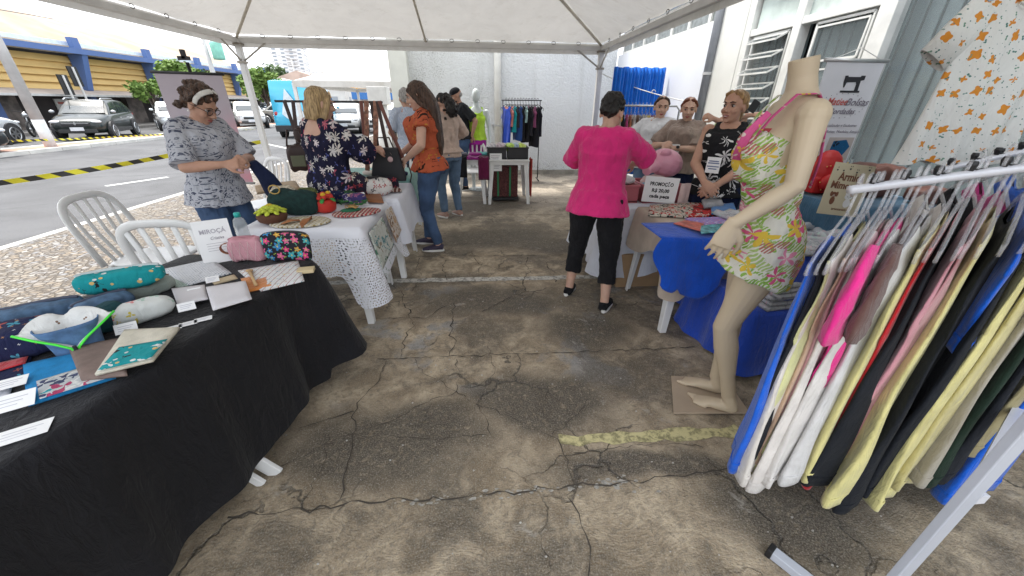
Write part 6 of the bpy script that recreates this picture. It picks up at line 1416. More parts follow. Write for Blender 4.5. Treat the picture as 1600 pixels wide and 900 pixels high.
hang('white hem of the painted house cloth with a green leaf border', (XE + .031, 2.46, .435), (XE + .047, 2.83, .495), (XE + .055, 2.86, .43), (XE + .045, 2.50, .36), printed((.64, .66, .70), [dict(k='f', s=36, r=.5, n=3, a=.4, den=.4, c=[(.03, .14, .05)], w=.5)], 'yz'), 'cloth_border')
hang('cloth hand painted with a brown saint figure and pink trim beside the green house one', (XE - .01, 2.92, .738), (XE + .0, 3.10, .738), (XE + .035, 3.20, .50), (XE + .035, 2.95, .47), painted([(.30, .15, .06), (.45, .30, .18), (.16, .08, .04)], (.55, .50, .45), 'yz'))
# sign with PIX, wallets
o = P(566, 318, .76); ux = V((.9, .42, 0)).normalized(); up = (V((0, 0, 1)) * .5 + V((-.42, .9, 0))).normalized()
px_ = tag(MB().prism([(-.045, -.03), (.045, -.03), (.045, .14), (-.045, .14)], o, ux, up, .003).build('payment_sign', PAPER, None), 'tilted white payment sign lettered PIX on the left tables', 'sign'); n = ux.cross(up)
text('PIX', o + up * .10 + n * .002, ux, up, .032, GR, 'lettering', px_, .001); k = MB()
for i in range(5): k.prism([(-.03, 0), (.03, 0), (.03, .003), (-.03, .003)], o + n * .002 + up * (.08 - .014 * i), ux, up, .0004)
k.build('small_print', GR2, px_)
top_sheet('wallet', 'tan leather wallet with a wavy flap beside the PIX sign', 'wallet', [P(572, 316, .76), P(600, 318, .76), P(592, 296, .76), P(566, 296, .76)], .018, mat((.26, .10, .04), .5, bump=.2))
top_sheet('wallet', 'dark brown woven clutch behind the tan wallet', 'wallet', [P(588, 302, .76), P(628, 300, .76), P(618, 290, .76), P(584, 291, .76)], .03, printed((.10, .04, .03), [dict(k='stripe', s=30, r=.4, c=[(.45, .38, .34)])], 'xy'))
for i in range(2): top_sheet('paper_bag', ('upper' if i else 'lower') + ' flat kraft paper bag stacked behind the dark green handbag', 'paper bag', [P(402, 304, .752 + i * .022), P(470, 296, .752 + i * .022), P(462, 284, .752 + i * .022), P(398, 292, .752 + i * .022)], .02, mat((.42, .31, .20), .85))
# ------------------------------------------------------------------ strap rack with hanging bags
t = thing('strap_rack', 'dark T shaped rack holding bag straps behind the blonde in floral dress', 'rack', (-1.45, 4.0, 0))
MB().box((-1.40, 4.05, 1.5), (.98, .03, .02)).build('crossbar', BLACK, t); MB().tube([(-1.40, 4.05, 0), (-1.40, 4.05, 1.5)], .012, 8).build('pole', BLACK, t, True)
for a in (0, 2.1, 4.2): MB().tube([(-1.40, 4.05, .12), (-1.40 + .25 * math.cos(a), 4.05 + .25 * math.sin(a), .01)], .01, 6).build('foot', BLACK, t)
LE1 = mat((.035, .015, .012), .5); LE2 = mat((.16, .05, .035), .5); LE3 = mat((.30, .14, .09), .55, var=.5, vs=30)
for i, (x, bx, ln, m, w, lb) in enumerate(((-1.80, -1.70, .62, LE1, .035, 'wide black strap, leftmost on the strap rack'), (-1.72, -1.78, .62, LE1, .035, 'wide black strap crossing the leftmost one'), (-1.62, -1.63, .55, LE2, .04, 'dark red strap left of the blonde head'), (-1.55, -1.48, .40, LE3, .03, 'thin brown strap looped behind the blonde head'), (-1.10, -1.12, .60, LE2, .035, 'dark red strap right of the blonde head'), (-1.05, -1.13, .62, LE3, .045, 'patterned tan strap in the middle of the right bundle'), (-1.0, -1.0, .66, LE1, .04, 'black strap in the middle of the right bundle'), (-.96, -1.05, .66, LE3, .05, 'patterned brown strap hanging straight in the right bundle'), (-.95, -.88, .62, LE1, .035, 'black strap slanting right from the right bundle'), (-.93, -.76, .50, LE2, .035, 'dark red strap slanting farthest right'))):
    tag(MB().tube([(x, 4.03 - .002 * i, 1.51), ((x + bx) / 2, 4.01 - .004 * i, 1.5 - ln / 2), (bx, 4.0 - .004 * i, 1.5 - ln)], [(w / 2, .003)] * 3, 8, xdir=(1, 0, 0)).build('bag_strap', m, None), lb, 'strap', 'bag straps on the strap rack')
t = pouch('small dark brown shoulder bag with a green front pocket hanging left of the floral dress', V((-1.73, 3.90, .90)), (.9, .2, 0), (.19, .09, .24), LE1, 'shoulder_bag', 'handbag', .5); MB().box((0, -.048, .09), (.12, .012, .10)).build('front_pocket', mat((.14, .15, .09), .6), t, bevel=.01, local=True); MB().tube([(-.08, 0, .22), (-.05, 0, .36), (.05, 0, .36), (.08, 0, .22)], .008, 6).build('strap', LE1, t, True, local=True)
pouch('round black leather bag hanging just above the brown shoulder bag', V((-1.70, 3.98, .84 + .3)), (1, .1, 0), (.12, .07, .13), LE1, 'shoulder_bag', 'handbag', .8)
t = thing('handbag', 'square black handbag with a small pink round badge held up by the blonde woman', 'handbag', (-.90, 3.86, .80), R(8)); k = MB(); k.prism([(-.17, 0), (.17, 0), (.12, .31), (-.10, .31)], (0, 0, 0), (1, 0, 0), (0, 0, 1), .10); k.build('body', mat((.012, .012, .016), .6), t, bevel=.015, local=True)
MB().tube([(.03 + .028 * math.cos(a), -.055, .25 + .028 * math.sin(a)) for a in (0, 1)], .001).ball((.04, -.055, .21), (.026, .004, .026)).build('badge', mat((.6, .42, .42)), t, True, local=True); MB().tube([(-.07, 0, .30), (-.05, 0, .40), (.05, 0, .40), (.08, 0, .30)], .007, 6).build('handle', LE1, t, True, local=True)
MB().tube([(.14, 0, .18), (.20, 0, .15), (.22, 0, .05), (.20, 0, -.02)], .006, 6).build('strap', LE1, t, True, local=True)
# goods on the mint table and far tables
for i, (x, y, s_, c, lb) in enumerate(((-1.0, 4.6, .16, (.5, .48, .47), 'pale bundled cloths on the mint table'), (-.92, 4.42, .14, (.02, .025, .06), 'dark navy folded cloths at the mint table corner'), (-1.2, 4.5, .18, (.55, .5, .46), 'cream folded cloths on the mint table behind the black handbag'))): pouch(lb, V((x, y, .752)), (1, .2, 0), (s_ * 1.5, s_, .05), cloth(c), 'folded_cloth', 'folded cloth', .7)
AUB = cloth((.14, .012, .06)); BLF = cloth((.015, .015, .018)); MAG = cloth((.28, .02, .20)); TEA = cloth((.10, .42, .40))
for i, (x0, w, d, zt, c, lb) in enumerate(((-.42, .22, .30, .705, BLF, 'black leggings folded over the edge of the far left table'), (-.20, .20, .03, .705, MAG, 'magenta leggings piled on the far left table'), (-.02, .17, .34, .705, AUB, 'dark burgundy leggings hanging off between the far tables'))):
    k = MB(); k.grid(lambda u, v: (x0 + w * u, 6.14 + .3 * (1 - v), zt + .03 + .01 * math.sin(u * 7)), 6, 6); k.grid(lambda u, v: (x0 + w * u, 6.13 - .012 * math.sin(u * 9), zt + .03 - d * v), 6, 6); tag(k.build('leggings', c, None, True, solid=.012), lb, 'leggings')
for x, y, c, lb in ((-.30, 6.38, cloth((.10, .10, .13)), 'grey folded leggings on top of the black ones'), (-.06, 6.4, MAG, 'magenta folded top on the far left table'), (.06, 6.45, TEA, 'pale teal folded top behind the burgundy leggings')): pouch(lb, V((x, y, .735)), (1, 0, 0), (.22, .2, .05), c, 'folded_clothes', 'clothes', .6)
def crate(label, x, y, z, w, d, h, m, name='crate'):
    t = thing(name, label, 'crate', (x, y, z)); k = MB(); k.box((0, 0, .008), (w, d, .016))
    for s_ in (-1, 1):
        k.box((s_ * (w / 2 - .006), 0, h / 2), (.012, d, h * .9)); k.box((0, s_ * (d / 2 - .006), h / 2), (w - .024, .012, h * .9))
    k.build('body', m, t, local=True)
    k = MB(); k.box((0, -d / 2, h), (w + .02, .02, .02)); k.box((0, d / 2, h), (w + .02, .02, .02)); k.box((w / 2, 0, h), (.02, d - .02, .02)); k.box((-w / 2, 0, h), (.02, d - .02, .02)); k.build('rim', m, t, bevel=.004, local=True); return t
CB = mat((.018, .018, .02), .5)
crate('black folding crate full of pale clothes, left of the far right table', .28, 6.38, .702, .30, .36, .17, CB); crate('black folding crate with neon bags, right side of the far right table', .62, 6.38, .702, .32, .36, .17, CB)
for i, (x, c, lb) in enumerate(((.20, (.5, .48, .5), 'pale grey bagged top in the left crate'), (.34, (.52, .42, .46), 'pale pink bagged top in the left crate'), (.52, (.42, .62, .10), 'lime bagged top in the right crate'), (.68, (.55, .68, .12), 'neon yellow bagged top in the right crate'), (.60, (.30, .40, .50), 'pale blue bagged top in the right crate'))): pouch(lb, V((x, 6.36, .80)), (1, .3 * (-1) ** i, 0), (.17, .2, .13), mat(c, .35, var=.3, vs=30, bump=.6, bs_=30), 'bagged_top', 'clothes', .8)
s_ = tag(MB().box((.26, 6.17, .66), (.19, .004, .27)).build('price_list', PAPER, None), 'white price list taped to the front of the black crates', 'sign'); k = MB()
for i in range(9): k.box((.255 - .01 * (i % 2), 6.167, .76 - i * .024), (.14 - .02 * (i % 3), .002, .006))
k.build('print', mat((.3, .3, .33)), s_)
t = thing('crate_trolley', 'black and green crates stacked on a trolley under the far right table', 'crates', (.42, 6.5, 0)); MB().box((.42, 6.5, .33), (.42, .36, .5)).build('net_crate', mat((.10, .03, .03), .8, var=.6, vs=60), t); MB().box((.30, 6.31, .33), (.03, .02, .48)).build('green_strap', mat((.02, .2, .08)), t); MB().box((.50, 6.31, .33), (.03, .02, .48)).build('green_strap', mat((.02, .2, .08)), t); MB().box((.42, 6.5, .05), (.46, .4, .04)).build('base', CB, t)
k = MB(); k.grid(lambda u, v: (.84 + .02 * math.sin(u * 9), 6.2 + .3 * u, .70 - .60 * v), 8, 8); tag(k.build('red_net_bag', mat((.38, .04, .03), .8, var=.4, vs=60), None, True, solid=.004), 'red net bag hanging at the side of the far right table', 'bag')
# ------------------------------------------------------------------ right side goods
PB = mat((.42, .12, .14), .45, var=.06)
crate('pink plastic bin of clothes beside the pink shirted woman', 1.18, 3.22, .752, .30, .34, .14, PB, 'storage_bin'); crate('pink plastic bin behind the PROMOÇÃO sign', 1.54, 3.20, .752, .34, .34, .14, PB, 'storage_bin')
def heap(label, c, n, s_, cols, name='garment'):
    rnd = random.Random(int(c[0] * 100 + c[1] * 10))
    for i in range(n): pouch(label[i], V(c) + V((rnd.uniform(-.08, .08), rnd.uniform(-.06, .06), .02 * i)), (rnd.uniform(-1, 1), rnd.uniform(-1, 1), 0), (s_, s_ * .65, .07), cloth(cols[i]), name, 'clothes', .9)
heap(['red top in the left pink bin', 'black bag being held over the left pink bin', 'yellow top in the left pink bin', 'white top on the left pink bin'], (1.18, 3.2, .84), 4, .2, [(.5, .02, .02), (.02, .02, .02), (.55, .45, .05), (.6, .6, .6)])
heap(['light blue top in the right pink bin', 'pale pink frilled top in the right pink bin', 'blush pink top in the right pink bin'], (1.52, 3.2, .84), 3, .22, [(.2, .4, .55), (.6, .42, .42), (.65, .5, .48)])
k = MB(); k.grid(lambda u, v: (1.66 + .09 * u, 3.0 - .01 * math.sin(u * 6), .92 - .30 * v), 6, 8); tag(k.build('baby_garment', cloth((.62, .46, .44)), None, True, solid=.02), 'pale pink garment hanging off the right pink bin', 'clothes')
t = thing('piglet_bag', 'big glossy pink round bag shaped like a piglet on the right pink bin', 'bag', (1.62, 3.30, .90)); PK2 = mat((.68, .32, .42), .4, var=.08, vs=9)  # a pink piggy shaped bag with a snout, not a canister
k = MB(); k.ball((1.65, 3.32, 1.04), (.16, .12, .12), Matrix.Rotation(R(15), 3, 'Y')); k.tube([(1.53, 3.26, 1.02), (1.46, 3.22, 1.00), (1.43, 3.20, .99)], [.05, .038, .045], 14); k.ball((1.60, 3.24, 1.14), (.05, .03, .03))
remesh(k, 'body', PK2, t, .008, 4)
sgn = V((1.41, 2.955, .885)); A = PY(1005, 275, 2.96); B = PY(1063, 280, 2.96); C = PY(1003, 312, 2.96); ux = (B - A).normalized(); uy = V((.0, -.10, 1)).normalized(); o = (A + PY(1058, 318, 2.96)) / 2
sg = tag(MB().prism([(-.145, -.105), (.145, -.105), (.145, .105), (-.145, .105)], o, ux, uy, .003).build('price_sign', PAPER, None), 'white sign reading PROMOÇÃO R$ 20,00 cada peça taped to the pink bin', 'sign'); n = ux.cross(uy) * .0025
for s_, dz, w_ in (('PROMOÇÃO', .035, .20), ('R$ 20,00', -.018, .15), ('cada peça', -.065, .175)): text(s_, o + n + uy * dz, ux, uy, .040, INK, 'lettering', sg, .0014, width=w_)
# patterned clothes on the near right table
def flatpile(name, label, q, z, m, th=.012, rip=.01): return top_sheet(name, label, 'clothes', [P(x, y, z) for x, y in q], th, m, 14, 8, rip=rip)
flatpile('folded_garment', 'black and cream printed top with red trim on the beige cloth', [(1012, 338), (1090, 342), (1095, 318), (1015, 322)], .756, printed((.50, .45, .38), [dict(k='f', s=22, r=1.05, n=3, a=.4, c=[(.02, .02, .02), (.4, .03, .03), (.02, .02, .02)], w=1.2)], 'xy'), .02, .014)
flatpile('folded_garment', 'red and black patterned top beside the blonde woman', [(1075, 340), (1140, 338), (1135, 318), (1085, 320)], .765, printed((.42, .03, .03), [dict(k='f', s=16, r=.95, n=3, a=.4, c=[(.02, .02, .02), (.5, .45, .4)], w=1.2)], 'xy'), .02, .014)
flatpile('folded_garment', 'lilac floral folded top in clear plastic', [(1085, 356), (1142, 352), (1140, 340), (1070, 342)], .775, printed((.30, .22, .50), [dict(k='f', s=40, r=.4, n=5, a=.3, c=[(.6, .55, .65), (.5, .2, .3)], w=.3)], 'xy'), .014, .008)
flatpile('folded_garment', 'coral folded top in clear plastic over the blue cloth', [(1052, 350), (1095, 362), (1100, 350), (1070, 345)], .785, mat((.48, .12, .09), .3, var=.3, vs=30, bump=.5), .01, .006)
flatpile('folded_garment', 'blue edged folded piece at the back of the linen table', [(1112, 336), (1150, 330), (1146, 318), (1110, 322)], .79, cloth((.03, .15, .4)), .012, .01)
flatpile('folded_garment', 'turquoise folded piece in clear plastic by the mannequin hand', [(1096, 366), (1135, 362), (1132, 350), (1090, 354)], .785, mat((.10, .34, .38), .25, var=.4, vs=40, bump=.6), .010, .008)
flatpile('folded_garment', 'grey knitted folded piece nearest the blonde woman', [(1100, 326), (1130, 323), (1126, 312), (1096, 315)], .795, cloth((.3, .3, .32)), .03, .012)
# plastic wrapped clothes on the royal blue table and in the bench
PL = printed((.42, .43, .46), [dict(k='f', s=30, r=1.0, n=3, a=.5, c=[(.55, .56, .60), (.30, .32, .34), (.40, .55, .50), (.55, .40, .44)], w=1.3)], 'xy', rough=.22, name='plastic_wrap')
rnd = random.Random(4)
names = ['grey', 'pale mint', 'rose tinted', 'silver', 'pale lilac', 'white', 'smoke grey', 'pearl grey', 'aqua tinted', 'dove grey', 'blush', 'ash grey']
for i in range(12):
    x = 1.80 + (i % 4) * .18 + rnd.uniform(-.03, .03); y = 1.92 + (i // 4) * .28 + rnd.uniform(-.04, .04); a = rnd.uniform(-.5, .5); d = V((math.cos(a), math.sin(a), 0)) * .13; e = V((-math.sin(a), math.cos(a), 0)) * .11; c = V((x, y, .755 + .018 * (i % 3)))
    top_sheet('wrapped_garment', '%s plastic wrapped garment on the royal blue table, %s row from the mannequin' % (names[i], ('first', 'second', 'third')[i // 4]), 'wrapped clothes', [c - d - e, c + d - e, c + d + e, c - d + e], .03, PL, 12, 12, rip=.022, group='plastic wrapped clothes on the blue table')
for i in range(6):
    c = V((1.75 + .01 * (i % 2), 1.86 + .01 * (i % 3), .445 + i * .026)); d = V((.15 - .012 * i, .02, 0)); e = V((-.02, .13, 0)); top_sheet('wrapped_garment', '%s wrapped garment in the pile on the low blue bench' % ('bottom', 'second lowest', 'third', 'fourth', 'second highest', 'topmost')[i], 'wrapped clothes', [c - d - e, c + d - e, c + d + e, c - d + e], .026, PL, 12, 10, rip=.014, group='plastic wrapped clothes on the bench')
A = PY(1200, 410, 1.78); ux = V((.95, .1, 0)).normalized(); uy = (V((0, -.05, 1)) + V((.2, 0, 0))).normalized(); o = PY(1232, 396, 1.77)
ph = tag(MB().prism([(-.09, -.065), (.06, -.075), (.09, .075), (-.06, .075)], o, ux, uy, .002).build('photo_sheet', PAPER, None), 'white sheet with a dark photograph hanging on the royal blue cloth', 'poster'); n = ux.cross(uy) * .002
MB().prism([(-.06, -.045), (.045, -.05), (.06, .05), (-.04, .05)], o + n, ux, uy, .0006).build('picture', printed((.20, .20, .22), [dict(k='f', s=30, r=.5, n=3, a=.5, c=[(.03, .03, .03), (.1, .3, .28), (.35, .3, .33)], w=1.3)], 'xz'), ph)
# backpack, bottle, bags and the Armida sign on the steel blue counter
def P2(px, py, y): return PY(px, py, y)
q = PY(1270, 272, 2.45); t = thing('backpack', 'small red backpack with gold studs on the steel blue counter', 'backpack', (q.x + .08, q.y, .955)); RD = mat((.50, .015, .015), .45, bump=.2)
t.location.x = max(2.30, t.location.x)
k = MB(); k.ball((0, 0, .14), (.11, .075, .15)); k.box((0, 0, .06), (.19, .12, .10)); K2 = MB(); K2.v = [V(t.location) + v for v in k.v]; K2.f = k.f; K2.m = k.m; remesh(K2, 'body', RD, t, .008, 3)
MB().ball((0, -.07, .085), (.075, .035, .06)).build('front_pocket', RD, t, True, local=True); k = MB()
for i in range(16): k.ball((rnd.uniform(-.085, .085), -.088 + rnd.uniform(0, .02), rnd.uniform(.03, .24)), .0045, n=6, m=4)
k.build('studs', mat((.7, .5, .15), .3, .8), t, True, local=True)
m, nt, b = newmat('gradient_bottle'); s_ = nd(nt, 'SeparateXYZ', {0: objco(nt)}); r_ = nd(nt, 'ValToRGB', {0: mth(nt, 'MULTIPLY', s_.outputs[2], 5.0)}); e = r_.color_ramp.elements; e[0].color = (.05, .42, .33, 1); e[1].color = (.45, .06, .30, 1); e[1].position = .75; x_ = e.new(.4); x_.color = (.45, .42, .12, 1)
nt.links.new(r_.outputs[0], b.inputs['Base Color']); b.inputs['Roughness'].default_value = .25
t = thing('bottle', 'green to magenta plastic bottle on the steel blue counter', 'bottle', (2.38, 2.30, .955)); MB().lathe((0, 0, 0), [(.04, 0), (.045, .01), (.045, .13), (.03, .16), (.03, .19), (.02, .20)], 18).build('body', m, t, True, local=True)
BRB = mat((.10, .04, .03), .6, var=.3, vs=12, bump=.6, bs_=40)
pouch('large brown leather bag behind the Armida sign', V((2.66, 2.38, .955)), (1, -.1, 0), (.32, .2, .20), BRB, 'handbag', 'handbag', .45); pouch('smaller brown bag right of the large one', V((2.82, 2.14, .955)), (1, 0, 0), (.2, .14, .10), BRB, 'handbag', 'handbag', .5)
A, B, C_, D = PY(1303, 250, 2.0), PY(1366, 258, 2.0), PY(1338, 346, 1.97), PY(1280, 331, 1.97); ux = (B - A).normalized(); uy = (A - D); uy = (uy - ux * uy.dot(ux)).normalized(); w_ = (B - A).length; h_ = (A - D).length; o = (A + B + C_ + D) / 4
KR = mat((.50, .44, .30), .8, var=.05); sg = tag(MB().prism([(-w_ / 2, -h_ / 2), (w_ / 2, -h_ / 2), (w_ / 2, h_ / 2), (-w_ / 2, h_ / 2)], o, ux, uy, .004).build('pet_sign', KR, None), 'kraft sign lettered Armida Mimos Pet with a dog and a cat', 'sign'); n = ux.cross(uy) * .003; BRN = mat((.16, .06, .03), .7)
text('Armida', o + n + uy * h_ * .18, ux, uy, .062, BRN, 'lettering', sg, .0015, width=w_ * .62); text('Mimos Pet', o + n + uy * h_ * .02, ux, uy, .055, BRN, 'lettering', sg, .0015, width=w_ * .84)
def blobs(lst, m, name): 
    k = MB()
    for i, (x, y, rx, ry) in enumerate(lst): k.prism([(x * w_ + rx * w_ * math.cos(a), y * h_ + ry * h_ * math.sin(a)) for a in [j * .4189 for j in range(15)]], o + n * (1 + i * .12), ux, uy, .0006)
    k.build(name, m, sg)
blobs([(-.26, -.10, .075, .05), (-.33, -.09, .03, .05), (-.19, -.09, .03, .05), (-.26, -.22, .06, .08)], BRN, 'dog'); blobs([(-.26, -.13, .03, .035), (-.26, -.22, .025, .05)], mat((.65, .6, .52)), 'dog_white')
blobs([(.12, -.12, .10, .062), (.05, -.06, .03, .03), (.19, -.06, .03, .03), (.12, -.25, .085, .085), (.23, -.26, .03, .03)], mat((.68, .68, .66)), 'cat'); blobs([(.18, -.08, .04, .035)], mat((.5, .25, .12)), 'cat_patch')
n = n * 1.6; blobs([(.09, -.12, .010, .008), (.15, -.12, .010, .008), (.12, -.14, .008, .005), (-.28, -.09, .008, .006), (-.24, -.09, .008, .006)], INK, 'eyes'); n = n / 1.6
blobs([(-.40, .36, .02, .015), (-.25, .36, .02, .015), (-.10, .40, .022, .016), (.08, .35, .022, .016), (.36, .42, .026, .018), (-.40, .41, .01, .01), (.38, .47, .01, .01), (.33, .47, .01, .01), (.1, .40, .01, .01), (.06, .40, .01, .01), (-.12, .45, .01, .01), (-.08, .45, .01, .01)], INK, 'paw_prints')
text('artesanato', o + n - uy * h_ * .40, ux, uy, .022, BRN, 'small_lettering', sg, 0, width=w_ * .4)
# ------------------------------------------------------------------ banners
def banner(label, A, B, h, m, name='roll_up_banner', lean=V((0, 0, 0))):
    A = V(A); B = V(B); ux = (B - A).normalized(); uy = V((0, 0, 1)); w_ = (B - A).length; t = thing(name, label, 'banner', ((A.x + B.x) / 2, (A.y + B.y) / 2, A.z - h))
    MB().prism([(0, -h), (w_, -h), (w_, 0), (0, 0)], A, ux, uy, .003).build('sheet', m, t)
    MB().tube([A - ux * .02, B + ux * .02], .012, 10).build('top_rail', mat((.55, .55, .55), .3, .6) if 'Bolsas' in label else BLACK, t, True); MB().tube([A - uy * h - ux * .01, B - uy * h + ux * .01], .012, 10).build('bottom_rail', mat((.5, .5, .5), .4), t, True)
    return t, ux, uy, w_, -ux.cross(uy) * -1
m, nt, b = newmat('pink_banner'); co = objco(nt); s_ = nd(nt, 'SeparateXYZ', {0: co}); f = mth(nt, 'MULTIPLY', sstep(nt, s_.outputs[0], -.05, .3), sstep(nt, s_.outputs[2], .75, .25))
nt.links.new(mixc(nt, mth(nt, 'MULTIPLY', f, sstep(nt, noi(nt, co, 5, 5), .35, .6)), (.40, .35, .39), (.62, .27, .32)), b.inputs['Base Color']); b.inputs['Roughness'].default_value = .6
t, ux, uy, w_, n = banner('pale pink banner behind the woman with glasses, partly hidden', (-2.83, 4.0, 1.72), (-2.27, 4.0, 1.71), .95, m)
MB().tube([(-2.55, 4.04, 0), (-2.55, 4.04, 1.80)], .014, 8).build('pole', BLACK, t, True); k = MB(); k.box((-2.56, 4.03, 1.83), (.09, .03, .03)); k.box((-2.555, 4.03, 1.86), (.03, .03, .07)); k.build('pole_clip', BLACK, t)
for a in (0, 2.1, 4.2): MB().tube([(-2.55, 4.04, .25), (-2.55 + .4 * math.cos(a), 4.04 + .4 * math.sin(a), .02)], .012, 6).build('foot', BLACK, t)
text('96255234', V((-2.33, 3.994, 1.10)), ux, uy, .055, GR, 'phone_number', t, .0008, align='RIGHT'); text('@mirocacriativa', V((-2.31, 3.994, .99)), ux, uy, .05, GR, 'handle_text', t, .0008, align='RIGHT')
A, B = PY(1292, 99, 2.62), PY(1386, 90, 2.62); A.z = B.z = (A.z + B.z) / 2
t, ux, uy, w_, n = banner('white banner lettered Bolsas Bordadas with a sewing machine, hanging by the window', A, B, .80, mat((.66, .66, .70), .6, var=.03)); F = V((0, -.004, 0)); PT = lambda fx, fy: A + ux * w_ * fx - V((0, 0, fy)) + F
MB().tube([A + V((.02, 0, 0)), (A + B) / 2 + V((0, 0, .07)), B - V((.02, 0, 0))], .0025, 5).build('cord', BEAM, t)
sm = [(-.07, 0), (.07, 0), (.07, .012), (.055, .012), (.052, .07), (.075, .075), (.075, .10), (.045, .10), (.04, .092), (-.045, .092), (-.05, .10), (-.07, .098), (-.066, .06), (-.058, .03), (-.05, .03), (-.045, .06), (.02, .062), (.028, .05), (.028, .012), (-.07, .012)]
MB().prism(sm, PT(.56, .185), ux, uy, .001).build('sewing_machine', INK, t)
text('Matiee', PT(.40, .26), ux, uy, .062, mat((.50, .10, .09)), 'lettering', t, .0008, .35, width=.15); text('Bolsas', PT(.76, .262), ux, uy, .062, GR, 'lettering', t, .0008, .35, width=.17); text('Bordadas', PT(.55, .315), ux, uy, .05, GR, 'lettering', t, .0008, .35, width=.19)
k = MB()
for i in range(26): a = i * .2416; k.ball(PT(.50, .265) + ux * .17 * math.cos(a) + uy * .075 * math.sin(a), .003, n=5, m=3)
k.build('dotted_ring', GR, t)
text('Peças Personalizadas e Exclusivas', PT(.5, .395), ux, uy, .025, GR, 'lettering', t, 0, .3, width=.34); text('Linha Especial - Bolsas, Mochilas, Estojos', PT(.5, .435), ux, uy, .025, GR, 'lettering', t, 0, .3, width=.42); text('99852-6751', PT(.36, .70), ux, uy, .038, GR, 'phone_number', t, 0, width=.17)
BP = printed((.012, .10, .24), [dict(k='f', s=14, r=.6, n=3, a=.4, c=[(.02, .22, .5), (.01, .02, .04), (.03, .12, .3)], w=1)], 'xz')
for (fx, fy, ww, hh) in ((.22, .56, .15, .19), (.74, .54, .19, .15), (.76, .70, .15, .14)):
    f_ = MB().prism([(-ww / 2, -hh / 2), (ww / 2, -hh / 2), (ww / 2, hh / 2), (-ww / 2, hh / 2)], PT(fx, fy), ux, uy, .001).build('photo', mat((.5, .30, .26) if fx > .75 else (.45, .40, .38)), t)
    MB().prism([(-ww * .36, -hh * .4), (ww * .2, -hh * .4), (ww * .42, hh * .1), (ww * .2, hh * .4), (-ww * .3, hh * .34)], PT(fx, fy) + F * .4, ux, uy, .001).build('bag_picture', BP, f_)
